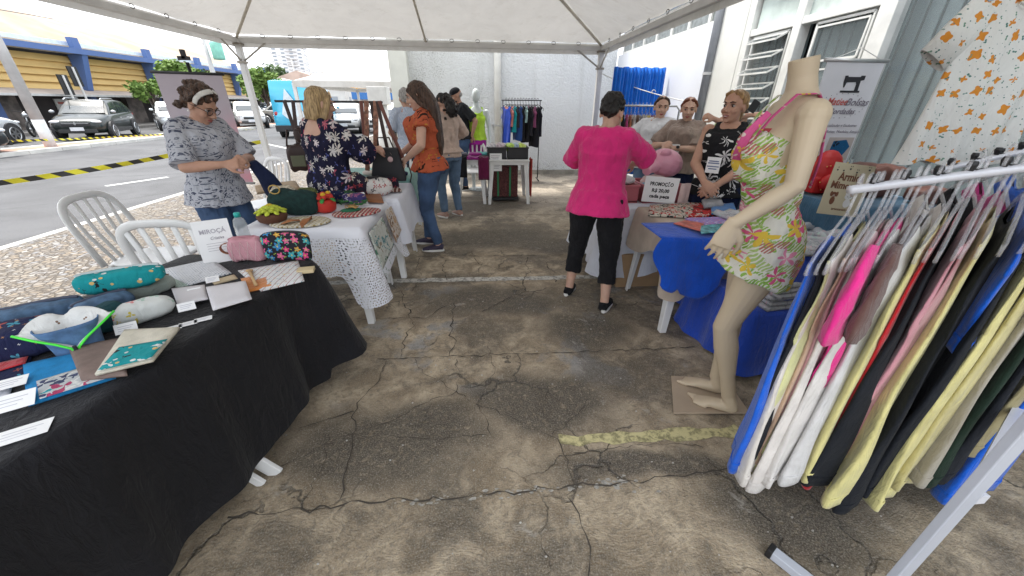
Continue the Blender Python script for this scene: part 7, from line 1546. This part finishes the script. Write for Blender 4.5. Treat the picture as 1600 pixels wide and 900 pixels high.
# ================================================================== mannequins and racks of clothes
MAN = mat((.56, .455, .32), .5, var=.03, vs=3, spec=.4, name='mannequin_shell')
def fig(k, W, s, spec, face=None):
    pass
def mannequin():
    hx = V((1.315, 1.475, 0)); rz = math.atan2(1, 0)            # facing -X
    t = thing('mannequin', 'headless beige female mannequin barefoot on a cardboard plate wearing a tropical print romper', 'mannequin', hx, R(70)); W = pm(t); s = 1.08
    k = MB(); tp = lambda x, y, z: W @ V((x * s * .95, y * s, z * s)) + V((-.088 * max(0, z - .1), 0, 0))
    xd = W.to_3x3() @ V((1, 0, 0))
    prof = [(.80, .150, .110, -.015), (.86, .163, .122, -.02), (.92, .158, .112, -.012), (.99, .128, .088, .0), (1.05, .112, .080, .006), (1.12, .118, .088, .010), (1.20, .132, .112, .022), (1.26, .136, .108, .018), (1.32, .142, .086, .0), (1.37, .140, .074, -.008), (1.41, .105, .062, -.010), (1.44, .060, .050, -.008), (1.48, .045, .046, -.002), (1.535, .046, .048, .006)]
    pr = []
    for a, b_ in zip(prof[:-1], prof[1:]):
        for i in range(4): u = i / 4; u2 = u * u * (3 - 2 * u) * .5 + u * .5; pr.append(tuple(a[j] + (b_[j] - a[j]) * u2 for j in range(4)))
    pr.append(prof[-1])
    k.tube([tp(0, p[3], p[0]) for p in pr], [(p[1] * s * .93, p[2] * s * .93) for p in pr], 28, xdir=xd)
    for q in (-1, 1): k.ball(tp(.062 * q, .095, 1.225), (.05 * s, .05 * s, .05 * s))
    arms = {}
    for q, wr in ((-1, PY(1146, 350, 1.33)), (1, tp(.20, -.02, .90))):
        sh = tp(.150 * q, -.01, 1.365); wr = V(wr); el, wr = ik(sh, wr, .225 * s, .205 * s, W.to_3x3() @ V((q * .5, -1, -.2))); arms[q] = (sh, el, wr)
        k.ball(sh, .050 * s); k.tube([sh, sh.lerp(el, .35), el, el.lerp(wr, .3), wr], [.046 * s, .041 * s, .033 * s, .034 * s, .022 * s], 14)
        hd = (wr - el).normalized() + V((-.05, 0, -2.2)); hand(k, wr, hd, W.to_3x3() @ V((q, .1, .1)), -q if q < 0 else -q, .28, s, .0078)
    for q, kn, an, toe in ((-1, (-.075, .085, .50), (-.07, .0, .10), (.25, 1)), (1, (.080, .02, .49), (.075, .03, .10), (.30, 1))):
        hj = tp(.078 * q, -.01, .86); kn = tp(*kn); an = tp(*an)
        k.tube([hj, hj.lerp(kn, .35), hj.lerp(kn, .75), kn, kn.lerp(an, .28), kn.lerp(an, .7), an], [(.082 * s, .088 * s), (.072 * s, .077 * s), (.052 * s, .056 * s), (.046 * s, .050 * s), (.045 * s, .052 * s), (.030 * s, .033 * s), (.027 * s, .032 * s)], 18, xdir=xd)
        fd = W.to_3x3() @ V((toe[0], toe[1], 0)).normalized(); sd = fd.cross(V((0, 0, 1))); b0 = V((an.x, an.y, 0)) + V((0, 0, .012))
        k.tube([an, b0 - fd * .022 + V((0, 0, .052)), b0 - fd * .038 + V((0, 0, .022))], [.030 * s, .034, .026], 12)
        k.tube([b0 - fd * .04 + V((0, 0, .026)), b0 + fd * .01 + V((0, 0, .034)), b0 + fd * .07 + V((0, 0, .028)), b0 + fd * .125 + V((0, 0, .016)), b0 + fd * .155 + V((0, 0, .012))], [(.026, .022), (.032, .034), (.036, .026), (.042, .014), (.036, .010)], 14, xdir=sd)
        for j in range(5): p_ = b0 + fd * (.160 - .011 * j if True else 0) + sd * (-.030 + .0155 * j) * (1 if q < 0 else -1) * -1 + V((0, 0, .011)); k.tube([p_ - fd * .03, p_, p_ + fd * (.022 - .002 * j)], [.0105, .0098, .0078] if j else [.013, .0125, .010], 8); k.ball(p_ + fd * (.022 - .002 * j), .0078 if j else .0102, n=8, m=6)
    remesh(k, 'body', MAN, t, .0048, 4)
    # romper: wrapped front, flared shorts
    TRO = printed((.66, .64, .56), [dict(k='f', s=11, r=.85, n=2, a=.42, c=[(.20, .36, .05), (.30, .45, .10), (.36, .48, .16)], rib=34, w=.35), dict(k='f', s=16, r=.8, n=3, a=.5, den=.7, c=[(.24, .42, .08)], rib=26, w=.4, o=5),
        dict(k='f', s=12, r=.52, n=5, a=.35, den=.5, c=[(.62, .10, .22), (.66, .24, .34), (.62, .10, .22)], cc=(.5, .1, .1), w=.4, o=2), dict(k='f', s=11, r=.5, n=5, a=.3, den=.4, c=[(.66, .46, .06)], cc=(.5, .25, .02), w=.4, o=9), dict(k='f', s=14, r=.7, n=2, a=.45, den=.25, c=[(.42, .14, .12)], rib=36, o=12)], 'yz')
    k = MB(); rr = [p for p in pr if .98 <= p[0] <= 1.30]
    k.tube([tp(0, p[3] + (.006 if p[0] > 1.1 else 0), p[0]) for p in rr], [(p[1] * s * .93 + .010, p[2] * s * .93 + .012 + (.02 if 1.15 < p[0] < 1.28 else 0)) for p in rr], 28, xdir=xd)
    k.tube([tp(0, p_[0], p_[1]) for p_ in ((.0, 1.02), (-.012, .95), (-.015, .88), (-.005, .81), (.01, .755))], [(.122 * s, .088 * s), (.160 * s, .122 * s), (.175 * s, .138 * s), (.178 * s, .142 * s), (.180 * s, .146 * s)], 32, xdir=xd)
    for q in (-1, 1): k.ball(tp(.062 * q, .10, 1.225), (.056 * s, .056 * s, .056 * s))
    dr = remesh(k, 'romper', TRO, t, .008, 1, ((10, 10, 5), .016))
    MB().tube([tp(.122 * math.cos(a), .092 * math.sin(a), 1.015 + .004 * math.sin(a * 5)) for a in [i * .21 for i in range(30)]], .009, 8, closed=True).build('waist_tie', TRO, dr, True)
    PKT = printed((.60, .10, .26), [dict(k='f', s=26, r=.5, n=3, a=.4, c=[(.66, .40, .06), (.66, .55, .5)], w=.5)], 'yz')
    for q in (-1, 1): MB().tube([tp(.070 * q, .135, 1.27), tp(.088 * q, .085, 1.36), tp(.092 * q, .03, 1.425), tp(.092 * q, -.03, 1.428), tp(.085 * q, -.075, 1.36), tp(.06 * q, -.10, 1.22), tp(.03 * q, -.105, 1.12)], [(.016, .003)] * 4 + [(.010, .003)] * 3, 8, xdir=xd).build('strap', PKT if q < 0 else TRO, dr, True)
    MB().tube([tp(-.05, .165, 1.21), tp(-.075, .15, 1.30), tp(-.09, .10, 1.37)], [(.006, .022), (.005, .018), (.004, .012)], 10, xdir=xd).build('lapel', PKT, dr, True)
    ux = V((0.90, -.45, 0)).normalized(); uy = V((0, 0, 1)); c = tp(-.06, .165, 1.235); c = PY(1201, 212, (c.y - .04)); tg = MB().prism([(-.03, -.026), (.03, -.026), (.03, .026), (-.03, .026)], c, ux, uy, .003).build('shop_tag', mat((.34, .01, .02), .5), dr)
    text('Rosa', c - ux.cross(uy) * -.002, ux, uy, .024, PAPER, 'lettering', tg, 0, .3, width=.045)
    MB().prism([(-.027, -.008), (.027, -.008), (.027, .008), (-.027, .008)], c - uy * .037, ux, uy, .002).build('price_label', mat((.62, .58, .52)), tg)
mannequin()
pl = [P(1048, 590), P(1125, 602), P(1157, 662), P(1052, 648)]; k = MB(); k.prism([(p.x, p.y) for p in (pl[3], V((1.42, 1.38, 0)), V((1.46, 1.66, 0)), pl[0])], (0, 0, .010), (1, 0, 0), (0, 1, 0), .008); tag(k.build('cardboard_plate', mat((.42, .33, .24), .85, var=.06), None), 'flat cardboard sheet on the floor under the bare mannequin feet', 'cardboard')
# the far white mannequin
x0, y0 = -.03, 7.35; t = thing('mannequin', 'glossy white egg headed mannequin in a neon yellow tank top and purple shorts', 'mannequin', (x0, y0, 0), R(180)); W = pm(t); tp = lambda x, y, z: W @ V((x, y, z)); k = MB(); xd = V((1, 0, 0)); WM_ = mat((.62, .68, .68), .25, var=.02)
prof = [(.84, .155, .11), (.92, .16, .11), (1.02, .12, .085), (1.14, .125, .09), (1.25, .15, .11), (1.36, .16, .08), (1.42, .10, .06), (1.46, .05, .05), (1.54, .045, .045)]
k.tube([tp(0, 0, p[0]) for p in prof], [(p[1], p[2]) for p in prof], 20, xdir=xd); k.ball(tp(0, .015, 1.62), (.072, .088, .115))
for q in (-1, 1):
    k.ball(tp(.175 * q, 0, 1.36), .048); k.tube([tp(.175 * q, 0, 1.36), tp(.225 * q, .0, 1.10), tp(.235 * q, .05, .86)], [.044, .034, .022], 10); hand(k, tp(.235 * q, .05, .86), (0, .1, -1), W.to_3x3() @ V((q, 0, 0)), -q, .3, 1)
    k.tube([tp(.08 * q, 0, .88), tp(.09 * q, .01, .5), tp(.09 * q, -.02, .10), tp(.09 * q, .0, .03)], [.082, .052, .032, .034], 12); k.tube([tp(.09 * q, -.05, .03), tp(.09 * q, .16, .02)], [(.035, .03), (.035, .015)], 10, xdir=xd)
remesh(k, 'body', WM_, t, .009, 3); MB().lathe((x0, y0, .0), [(.2, 0), (.2, .012)], 24).build('base', mat((.5, .55, .56), .1, alpha=.6), t)
k = MB(); k.tube([tp(0, 0, z) for z in (.90, 1.02, 1.14, 1.25, 1.34)], [(.178, .135), (.150, .115), (.145, .11), (.168, .13), (.135, .095)], 20, xdir=xd)
for q in (-1, 1): k.tube([tp(.09 * q, .08, 1.30), tp(.085 * q, 0, 1.43), tp(.09 * q, -.07, 1.30)], [(.03, .012)] * 3, 8, xdir=xd)
remesh(k, 'tank_top', cloth((.46, .72, .06)), t, .008, 2, ((10, 10, 4), .015))
k = MB(); k.tube([tp(0, 0, z) for z in (.82, .92, .98)], [(.165, .12), (.168, .118), (.14, .1)], 20, xdir=xd)
for q in (-1, 1): k.tube([tp(.08 * q, 0, .88), tp(.088 * q, .01, .60)], [.093, .068], 14)
remesh(k, 'shorts', cloth((.36, .02, .30)), t, .008, 1)
# ------------------------------------------------------------------ garments on hangers
CLR = mat((.70, .70, .73), .06, var=0, spec=.9, name='clear_plastic', alpha=.27)
def hanger(label, hp, d, half=.225, drop=.11, group=None, mats=CLR, thick=.007):
    """hp = point where the hook sits on the rail; d = horizontal direction of the arms"""
    hp = V(hp); d = V(d).normalized(); t = thing('clothes_hanger', label, 'hanger', hp, 0, group); n = V((0, 0, 1)).cross(d); r = .022
    hk = [hp + d * (-r * math.cos(a)) + V((0, 0, .006 + r * math.sin(a) - .0)) for a in [-.5 + i * .38 for i in range(11)]]
    MB().tube([hk[10 - i] for i in range(11)] + [hp + d * -.012 + V((0, 0, -.045)), hp + V((0, 0, -.085))], thick * .62, 8).build('hook', mats, t, True)
    nk = hp + V((0, 0, -.085)); k = MB()
    for q in (-1, 1):
        e = nk + d * half * q + V((0, 0, -drop)); k.tube([nk, nk.lerp(e, .5) + V((0, 0, .012)), e, e + d * q * .004 + V((0, 0, -.03)), e - d * q * .03 + V((0, 0, -.04))], [(thick * .6, thick * 1.1)] * 3 + [thick * .7, thick * .5], 8)
    k.build('arms', mats, t, True); return nk
def garment(label, nk, d, col, ln=.9, half=.215, drop=.11, kind='tank', hemw=None, band=True, name='top', wave=.012, thick=.014, seed=0, group=None, top_m=None, sl_len=.24):
    nk = V(nk); d = V(d).normalized(); n = V((0, 0, 1)).cross(d); m = top_m or cloth(col, .1); t = thing(name, label, 'clothes', (nk.x, nk.y, nk.z - ln), 0, group); hemw = hemw or half * 1.15
    NU, NV = 44, 26; rs = seed * 7.3
    def f(u, v):
        a = u * 2 * math.pi; c = math.cos(a); s_ = math.sin(a)
        arm = math.exp(-((v - .13) / .10) ** 2) * (.26 if kind == 'tank' else .05)        # arm holes bite into the sides
        w = half * (1 - arm) if v < .34 else half * .93
        k_ = max(0, (v - .2) / .8); w = w + (hemw - half) * k_ if v >= .34 else w
        fl = thick * (1 + 2.6 * v) * (.35 if v < .02 else 1)
        x = w * math.copysign(abs(c) ** .8, c); z = -drop * (abs(x) / half) ** 1.05 * (1 - v * .9) - ln * v - .0
        if v < .12: z -= (.10 * (1 - (abs(x) / (.09)) ** 2) * (1 - v / .12)) if abs(x) < .09 else 0
        y = fl * s_ + wave * ((.3 + 1.2 * v) * math.sin(x * 34 + rs + 2 * v) * (.4 + .6 * v) + .35 * math.sin(x * 80 + rs * 3 - 3 * v) * v) + .010 * noise.noise(V((x * 9, v * 3, rs)))
        z += .012 * math.sin(x * 20 + rs) * v
        return nk + d * x + n * y + V((0, 0, z + .004))
    MB().grid(lambda u, v: f(u, v), NU, NV, wrap=True).build('panel', m, t, True)
    if band:
        MB().grid(lambda u, v: f(u, 1.0) * 1 + V((0, 0, -.055 * v)) + d * (-.006 * math.cos(u * 2 * math.pi) * math.sin(v * 3)) + n * .003 * math.sin(u * 40), NU, 3, wrap=True).build('hem_band', m, t, True, solid=.004)
    # rolled armhole or sleeve edges
    for q in (-1, 1):
        u0 = 0 if q > 0 else .5
        if kind == 'tank': MB().tube([f(u0, v_ * .3) + d * q * .001 for v_ in [i / 8 for i in range(9)]], .0035, 6).build('binding', m, t, True)
        else:
            a = nk + d * q * half * .92 + V((0, 0, -drop * .9)); e = a + d * q * .055 + V((0, 0, -sl_len)) ; kk = MB(); kk.tube([a + V((0, 0, .025))] + [a.lerp(e, i_ / 7) + d * q * .02 * math.sin(i_ * .45) for i_ in range(1, 8)], [(.02, .010)] + [(.05 + .042 * (i_ / 7) ** .6, .013 + .008 * i_ / 7) for i_ in range(1, 8)], 28, cap=False, xdir=d); kk.v = [p + n * (.010 * noise.noise(V((p.x * 30, p.y * 30, p.z * 22 + rs)))) + V((0, 0, .010 * noise.noise(V((p.x * 18, p.y * 18, rs))))) for p in kk.v]; kk.build('sleeve', m, t, True, solid=.003)
    return t
# near rack on the right
rk = thing('garment_rack', 'white tube garment rack with black stoppers at the right edge', 'clothes rack', (1.3, 1.0, 0)); WT = mat((.66, .67, .72), .25, .1, .03, name='white_tube')
A, B = V((1.08, 1.015, 1.282)), V((1.539, .955, 1.355)); D = (B - A).normalized(); E = A + D * 1.5
MB().tube([A, E], .0125, 14).build('front_rail', WT, rk, True)
A2 = PY(1458, 268, 1.38); B2 = PY(1600, 236, 1.36); D2 = (B2 - A2).normalized(); E2 = A2 + D2 * 1.0; MB().tube([A2, E2], .011, 12).build('back_rail', WT, rk, True)
A3 = PY(1540, 248, 1.62); B3 = PY(1600, 239, 1.61); D3 = (B3 - A3).normalized(); E3 = A3 + D3 * .9; MB().tube([A3, E3], .011, 12).build('rear_rail', WT, rk, True)
lp0, lp1 = P(1398, 905, .0), V((1.235, .64, 1.5)); lp0 = V((1.215, .60, .0))
LEG = mat((.50, .53, .60), .35, .15, .04, name='rack_leg')
MB().beam((1.25, .523, .02), (1.25, .523, 1.5), .045, .022, up=(0, 1, 0)).build('upright', LEG, rk, bevel=.003)
MB().beam((1.25, .523, 1.5), (2.6, .95, 1.50), .03).build('top_arm', WT, rk); MB().beam((2.6, 1.1, .0), (2.6, .95, 1.50), .035).build('upright', WT, rk)
ft = MB().beam((1.04, .705, .022), (1.30, .30, .022), .036, .036).build('foot', LEG, rk, bevel=.003); MB().beam((1.032, .719, .022), (1.042, .702, .022), .042, .042).build('end_cap', BLACK, ft, bevel=.004)
MB().beam((1.26, .523, .60), (2.1, .95, .60), .025).build('cross_tube', WT, rk)
MB().box((1.29, .53, .58), (.03, .03, .03)).build('joint', WT, rk)
for (a_, d_, n_) in ((A, D, 13), (A2, D2, 12), (A3, D3, 9)):
    for i in range(n_):
        p = a_ + d_ * (.055 + i * .085); MB().tube([p + V((0, 0, .011)), p + V((0, 0, .028)), p + V((0, 0, .038))], [.007, .012, .009], 10).beam(p + V((.012, 0, .014)), p + V((.045, 0, .014)), .012, .008).build('stopper', BLACK, rk)
CW = (.64, .60, .55); CY = (.66, .60, .26); CBK = (.013, .015, .020); CBL = (.006, .10, .55)
WARM, BRN_, ROS = (.50, .34, .24), (.13, .07, .06), (.48, .26, .27)
G = [ # room on the rail, colour, length, kind, label, hem half width
    (.022, CBL, .86, 'tank', 'royal blue sleeveless top, first on the near rail', .23), (.016, CBK, .86, 'tank', 'black top just behind the first blue one on the rail', .22), (.012, (.60, .60, .30), .90, 'tank', 'pale lime edge of a top between black and white ones', .21),
    (.030, CW, .90, 'tank', 'cream white sleeveless top, first white one on the rail', .28), (.014, WARM, .86, 'tank', 'peach beige top between the first two white ones', .21), (.014, ROS, .84, 'tank', 'dusty rose top behind the peach one', .20), (.030, (.67, .63, .59), .96, 'tank', 'second white sleeveless top with a rolled armhole', .26),
    (.018, (.75, .03, .25), .45, 'tee', 'hot pink short sleeved tee on the rail', .22), (.034, (.66, .63, .60), .92, 'tank', 'third white sleeveless top right of the pink sleeve', .29), (.018, BRN_, .93, 'tee', 'brown short sleeved tee on the rail', .20), (.036, (.62, .61, .60), .90, 'tank', 'fourth white top, greyish, right of the brown sleeve', .30),
    (.022, CY, .92, 'tank', 'first pale yellow top, narrow, before the red one', .24), (.012, (.50, .012, .02), 1.0, 'tank', 'bright red top showing a thin edge beside the black one', .20), (.034, CBK, .93, 'tank', 'black top right of the red one', .27), (.022, (.56, .26, .30), .88, 'tank', 'salmon pink top on the rail', .23), (.016, ROS, .86, 'tank', 'dusky pink top between salmon and yellow', .22),
    (.042, CY, 1.0, 'tank', 'large pale yellow sleeveless top in the middle of the rail', .32), (.044, CBK, 1.04, 'tank', 'large black top hanging lowest on the rail', .31), (.016, CBL, .36, 'tank', 'second royal blue top peeping between the black ones', .20), (.036, CBK, .98, 'tank', 'second large black top on the rail', .29),
    (.042, CY, 1.04, 'tank', 'second large yellow top, right of the black ones', .31), (.030, (.56, .50, .24), .98, 'tank', 'duller yellow top behind the second large yellow one', .27), (.030, (.36, .33, .27), .94, 'tank', 'greyish brown top right of the duller yellow one', .27), (.032, (.015, .03, .02), .94, 'tank', 'very dark green top behind the white upright', .27), (.036, CBK, .92, 'tank', 'black top right of the very dark green one', .27), (.04, (.30, .26, .14), .80, 'tank', 'olive top at the right edge', .24), (.05, CBL, 1.06, 'tank', 'royal blue top right of the white upright', .28), (.05, CBL, 1.02, 'tank', 'last royal blue top at the right edge', .28)]
_x = .010; G2 = []
for g in G: G2.append((_x, g[1], g[2] + .05 + .05 * min(1, _x)) + g[3:]); _x += g[0] * (1.1 if _x < .2 else 1.32)
G = G2
rg = random.Random(11)
for i, (sx, c, ln, kd, lb, hw) in enumerate(G):
    p = A + D * (sx + .012); an = rg.uniform(-.05, .05); d = V((-.82 + an, -.56, 0)).normalized(); hp = p + V((0, 0, .0125))
    nk = hanger('clear plastic hanger of the ' + lb.split(',')[0], hp, d, group='clear hangers on the near rail')
    garment(lb, nk, d, c, ln, .228, .115, kd, hw, band=c in (CW, CY, CBL) or ln > .87 or c[0] > .56, name='tee_shirt' if kd == 'tee' else 'sleeveless_top', seed=i, wave=.009, thick=.011 if hw > .245 else .009, group='tops on the near rail')
BG = [(.05, (.6, .58, .55), 'cream'), (.16, (.012, .012, .015), 'black'), (.27, (.45, .015, .18), 'magenta'), (.40, (.006, .10, .5), 'blue'), (.52, (.55, .55, .55), 'white'), (.66, (.04, .45, .55), 'turquoise'), (.78, (.5, .25, .28), 'rose')]
for i, (sx, c, nm) in enumerate(BG):
    p = A2 + D2 * (sx + .01) + V((0, 0, .011)); d = V((-.6, -.8, 0)); nk = hanger('clear hanger with the %s top on the back rail' % nm, p, d, group='clear hangers on the back rails')
    garment('%s top on the back rail behind the near ones' % nm, nk, d, c, .7, .21, .11, 'tank', .22, False, 'sleeveless_top', seed=40 + i, top_m=printed((.55, .55, .55), [dict(k='stripe', s=18, r=.5, c=[(.01, .01, .01)], ax=1)], 'xz') if 'striped' in nm else None, group='tops on the back rail')
for i in range(7):
    p = A3 + D3 * (.03 + i * .10) + V((0, 0, .011)); hanger('empty clear hanger on the rear rail, %s from its end' % ('first', 'second', 'third', 'fourth', 'fifth', 'sixth', 'seventh')[i], p, (-.6, -.8, 0), group='clear hangers on the back rails')
# hanging pyjama shirt with orange foxes
FOX = printed((.70, .70, .67), [dict(k='f', s=13.5, r=.31, n=4, a=.14, den=.9, c=[(.64, .25, .035)], w=.32, rnd=.55), dict(k='f', s=20, r=.17, n=2, a=.35, den=.5, c=[(.08, .20, .17), (.15, .28, .2)], o=4), dict(k='f', s=44, r=.12, n=0, a=0, den=.5, c=[(.12, .22, .2)], o=7)], 'xz')
nk = V((2.40, 1.80, 1.97)); t = thing('pyjama_shirt', 'white short sleeved pyjama top printed with orange foxes hanging before the blinds', 'clothes', (2.47, 1.80, 1.25)); d = V((1, -.12, 0)).normalized(); n = V((0, 0, 1)).cross(d)
def fx(u, v):
    a = u * 2 * math.pi; c, s_ = math.cos(a), math.sin(a); w = .20 + .075 * v; x = w * math.copysign(abs(c) ** .75, c); z = -.07 * (abs(x) / .2) ** 1.2 * (1 - v) - .72 * v
    if v < .14 and abs(x) < .085: z -= (.09 if s_ < 0 else .03) * (1 - (x / .085) ** 2) * (1 - v / .14)
    return nk + d * x + n * (.035 * s_ * (.5 + v) + .022 * v * math.sin(x * 38 + 1)) + V((0, 0, z + .012 * v * math.sin(x * 30)))
MB().grid(fx, 60, 30, wrap=True).build('front', FOX, t, True)
for q in (-1, 1):
    a = nk + d * q * .17 + V((0, 0, -.075)); e = a + d * q * .13 + V((0, 0, -.20)); MB().tube([a, a.lerp(e, .5), e], [(.075, .026), (.080, .028), (.076, .028)], 20, cap=False, xdir=(.77, -.09, .63 * q)).build('sleeve', FOX, t, True, solid=.003)
MB().tube([nk + d * .085 * math.cos(a) + n * -.035 * math.sin(a) * 1.0 + V((0, 0, .005 - .085 * max(0, math.sin(a)))) for a in [i * .33 for i in range(19)]], .007, 8, closed=True).build('collar', FOX, t, True)
tg = MB().prism([(-.05, -.04), (.05, -.04), (.05, .04), (-.05, .04)], nk + V((.09, -.055, -.10)), d, V((0, 0, 1)), .002).build('shop_tag', mat((.34, .01, .02), .5), t); text('Rosa', nk + V((.09, -.0575, -.11)), d, V((0, 0, 1)), .035, PAPER, 'lettering', tg, 0, .3)
MB().tube([nk + V((0, 0, -.03)), nk + V((0, 0, .10)), nk + V((.02, 0, .13)), nk + V((.04, 0, .11))], .005, 8).build('hanger_hook', CLR, t, True); MB().tube([nk + V((0, 0, .12)), (2.36, 1.8, 2.55)], .002, 5).build('cord', BEAM, t)
# black rack far back, and the crowded rail in the back corner
t = thing('garment_rack', 'thin black garment rack standing against the rough white wall', 'clothes rack', (.83, 8.1, 0)); MB().tube([(.46, 8.1, 1.56), (1.26, 8.1, 1.56)], .010, 8).build('rail', BLACK, t, True)
for x in (.49, 1.23): MB().tube([(x, 8.1, .08), (x, 8.1, 1.56)], .010, 8).build('upright', BLACK, t, True); MB().tube([(x, 7.9, .05), (x, 8.3, .05)], .012, 8).build('foot', BLACK, t, True)
HG = [('royal blue', (.01, .05, .38), .85), ('salmon', (.5, .18, .16), .5), ('teal', (.01, .26, .30), .62), ('dark grey', (.03, .03, .04), .5), ('navy', (.02, .06, .22), .8), ('black', (.012, .012, .015), .8), ('pale aqua', (.3, .45, .45), .4), ('jet black', (.01, .01, .012), .85), ('charcoal', (.02, .02, .025), .7), ('plum', (.2, .05, .12), .5), ('black striped', (.015, .015, .02), .95), ('ink black', (.012, .012, .02), .7)]
for i, (nm, c, ln) in enumerate(HG):
    p = V((.56 + i * .056, 8.1, 1.572)); d = V((.55, -.83, 0)); nk = hanger('black hanger of the %s piece on the far black rack' % nm, p, d, .18, .07, 'black hangers on the far rack', BLACK, .006); garment('%s sports piece on the far black rack' % nm, nk, d, c, ln * .82, .16, .06, 'tank', .14, False, 'sports_top', seed=60 + i, group='clothes on the far black rack')
t = thing('garment_rack', 'long steel clothes rail before the blue curtain', 'clothes rack', (2.2, 5.6, 0)); a, b_ = V((1.83, 5.75, 1.49)), V((2.72, 5.45, 1.49)); MB().tube([a, b_, b_ + V((.05, 0, -.05)), V((b_.x + .06, b_.y, .05))], .014, 10).build('rail', mat((.55, .56, .57), .25, .8), t, True); MB().tube([V((a.x, a.y, 1.49)), V((a.x, a.y, .05))], .014, 8).build('upright', mat((.55, .56, .57), .25, .8), t, True)
CC = [('lime', (.40, .45, .03)), ('red', (.40, .03, .03)), ('cream', (.55, .5, .42)), ('black', (.015, .015, .015)), ('fuchsia', (.45, .03, .18)), ('rust', (.35, .12, .05)), ('white', (.62, .62, .62)), ('brown', (.15, .07, .04)), ('grey', (.3, .3, .32)), ('ivory', (.6, .56, .48)), ('yellow', (.55, .40, .03)), ('dark red', (.22, .02, .03)), ('pale blue', (.35, .45, .55)), ('slate', (.15, .17, .22))]
CK = printed((.6, .58, .55), [dict(k='stripe', s=14, r=.5, c=[(.02, .02, .02)], ax=1)], 'xz')
for i in range(15):
    p = a.lerp(b_, .06 + i * .052) + V((0, 0, .014)); d = V((-.25, -.97, 0)); nm, c = ('black and white checked', (.5, .5, .5)) if i == 0 else CC[(i - 1) % 14]
    nk = hanger('grey hanger of the %s top before the blue curtain' % nm, p, d, .17, .07, 'hangers on the rail before the curtain', CLR, .006); garment('%s top on the rail before the blue curtain' % nm, nk, d, c, .62, .17, .07, 'tank', .16, False, 'hanging_top', seed=80 + i, top_m=CK if i == 0 else None, group='tops on the rail before the curtain')
bpy.data.scenes.remove(TS)
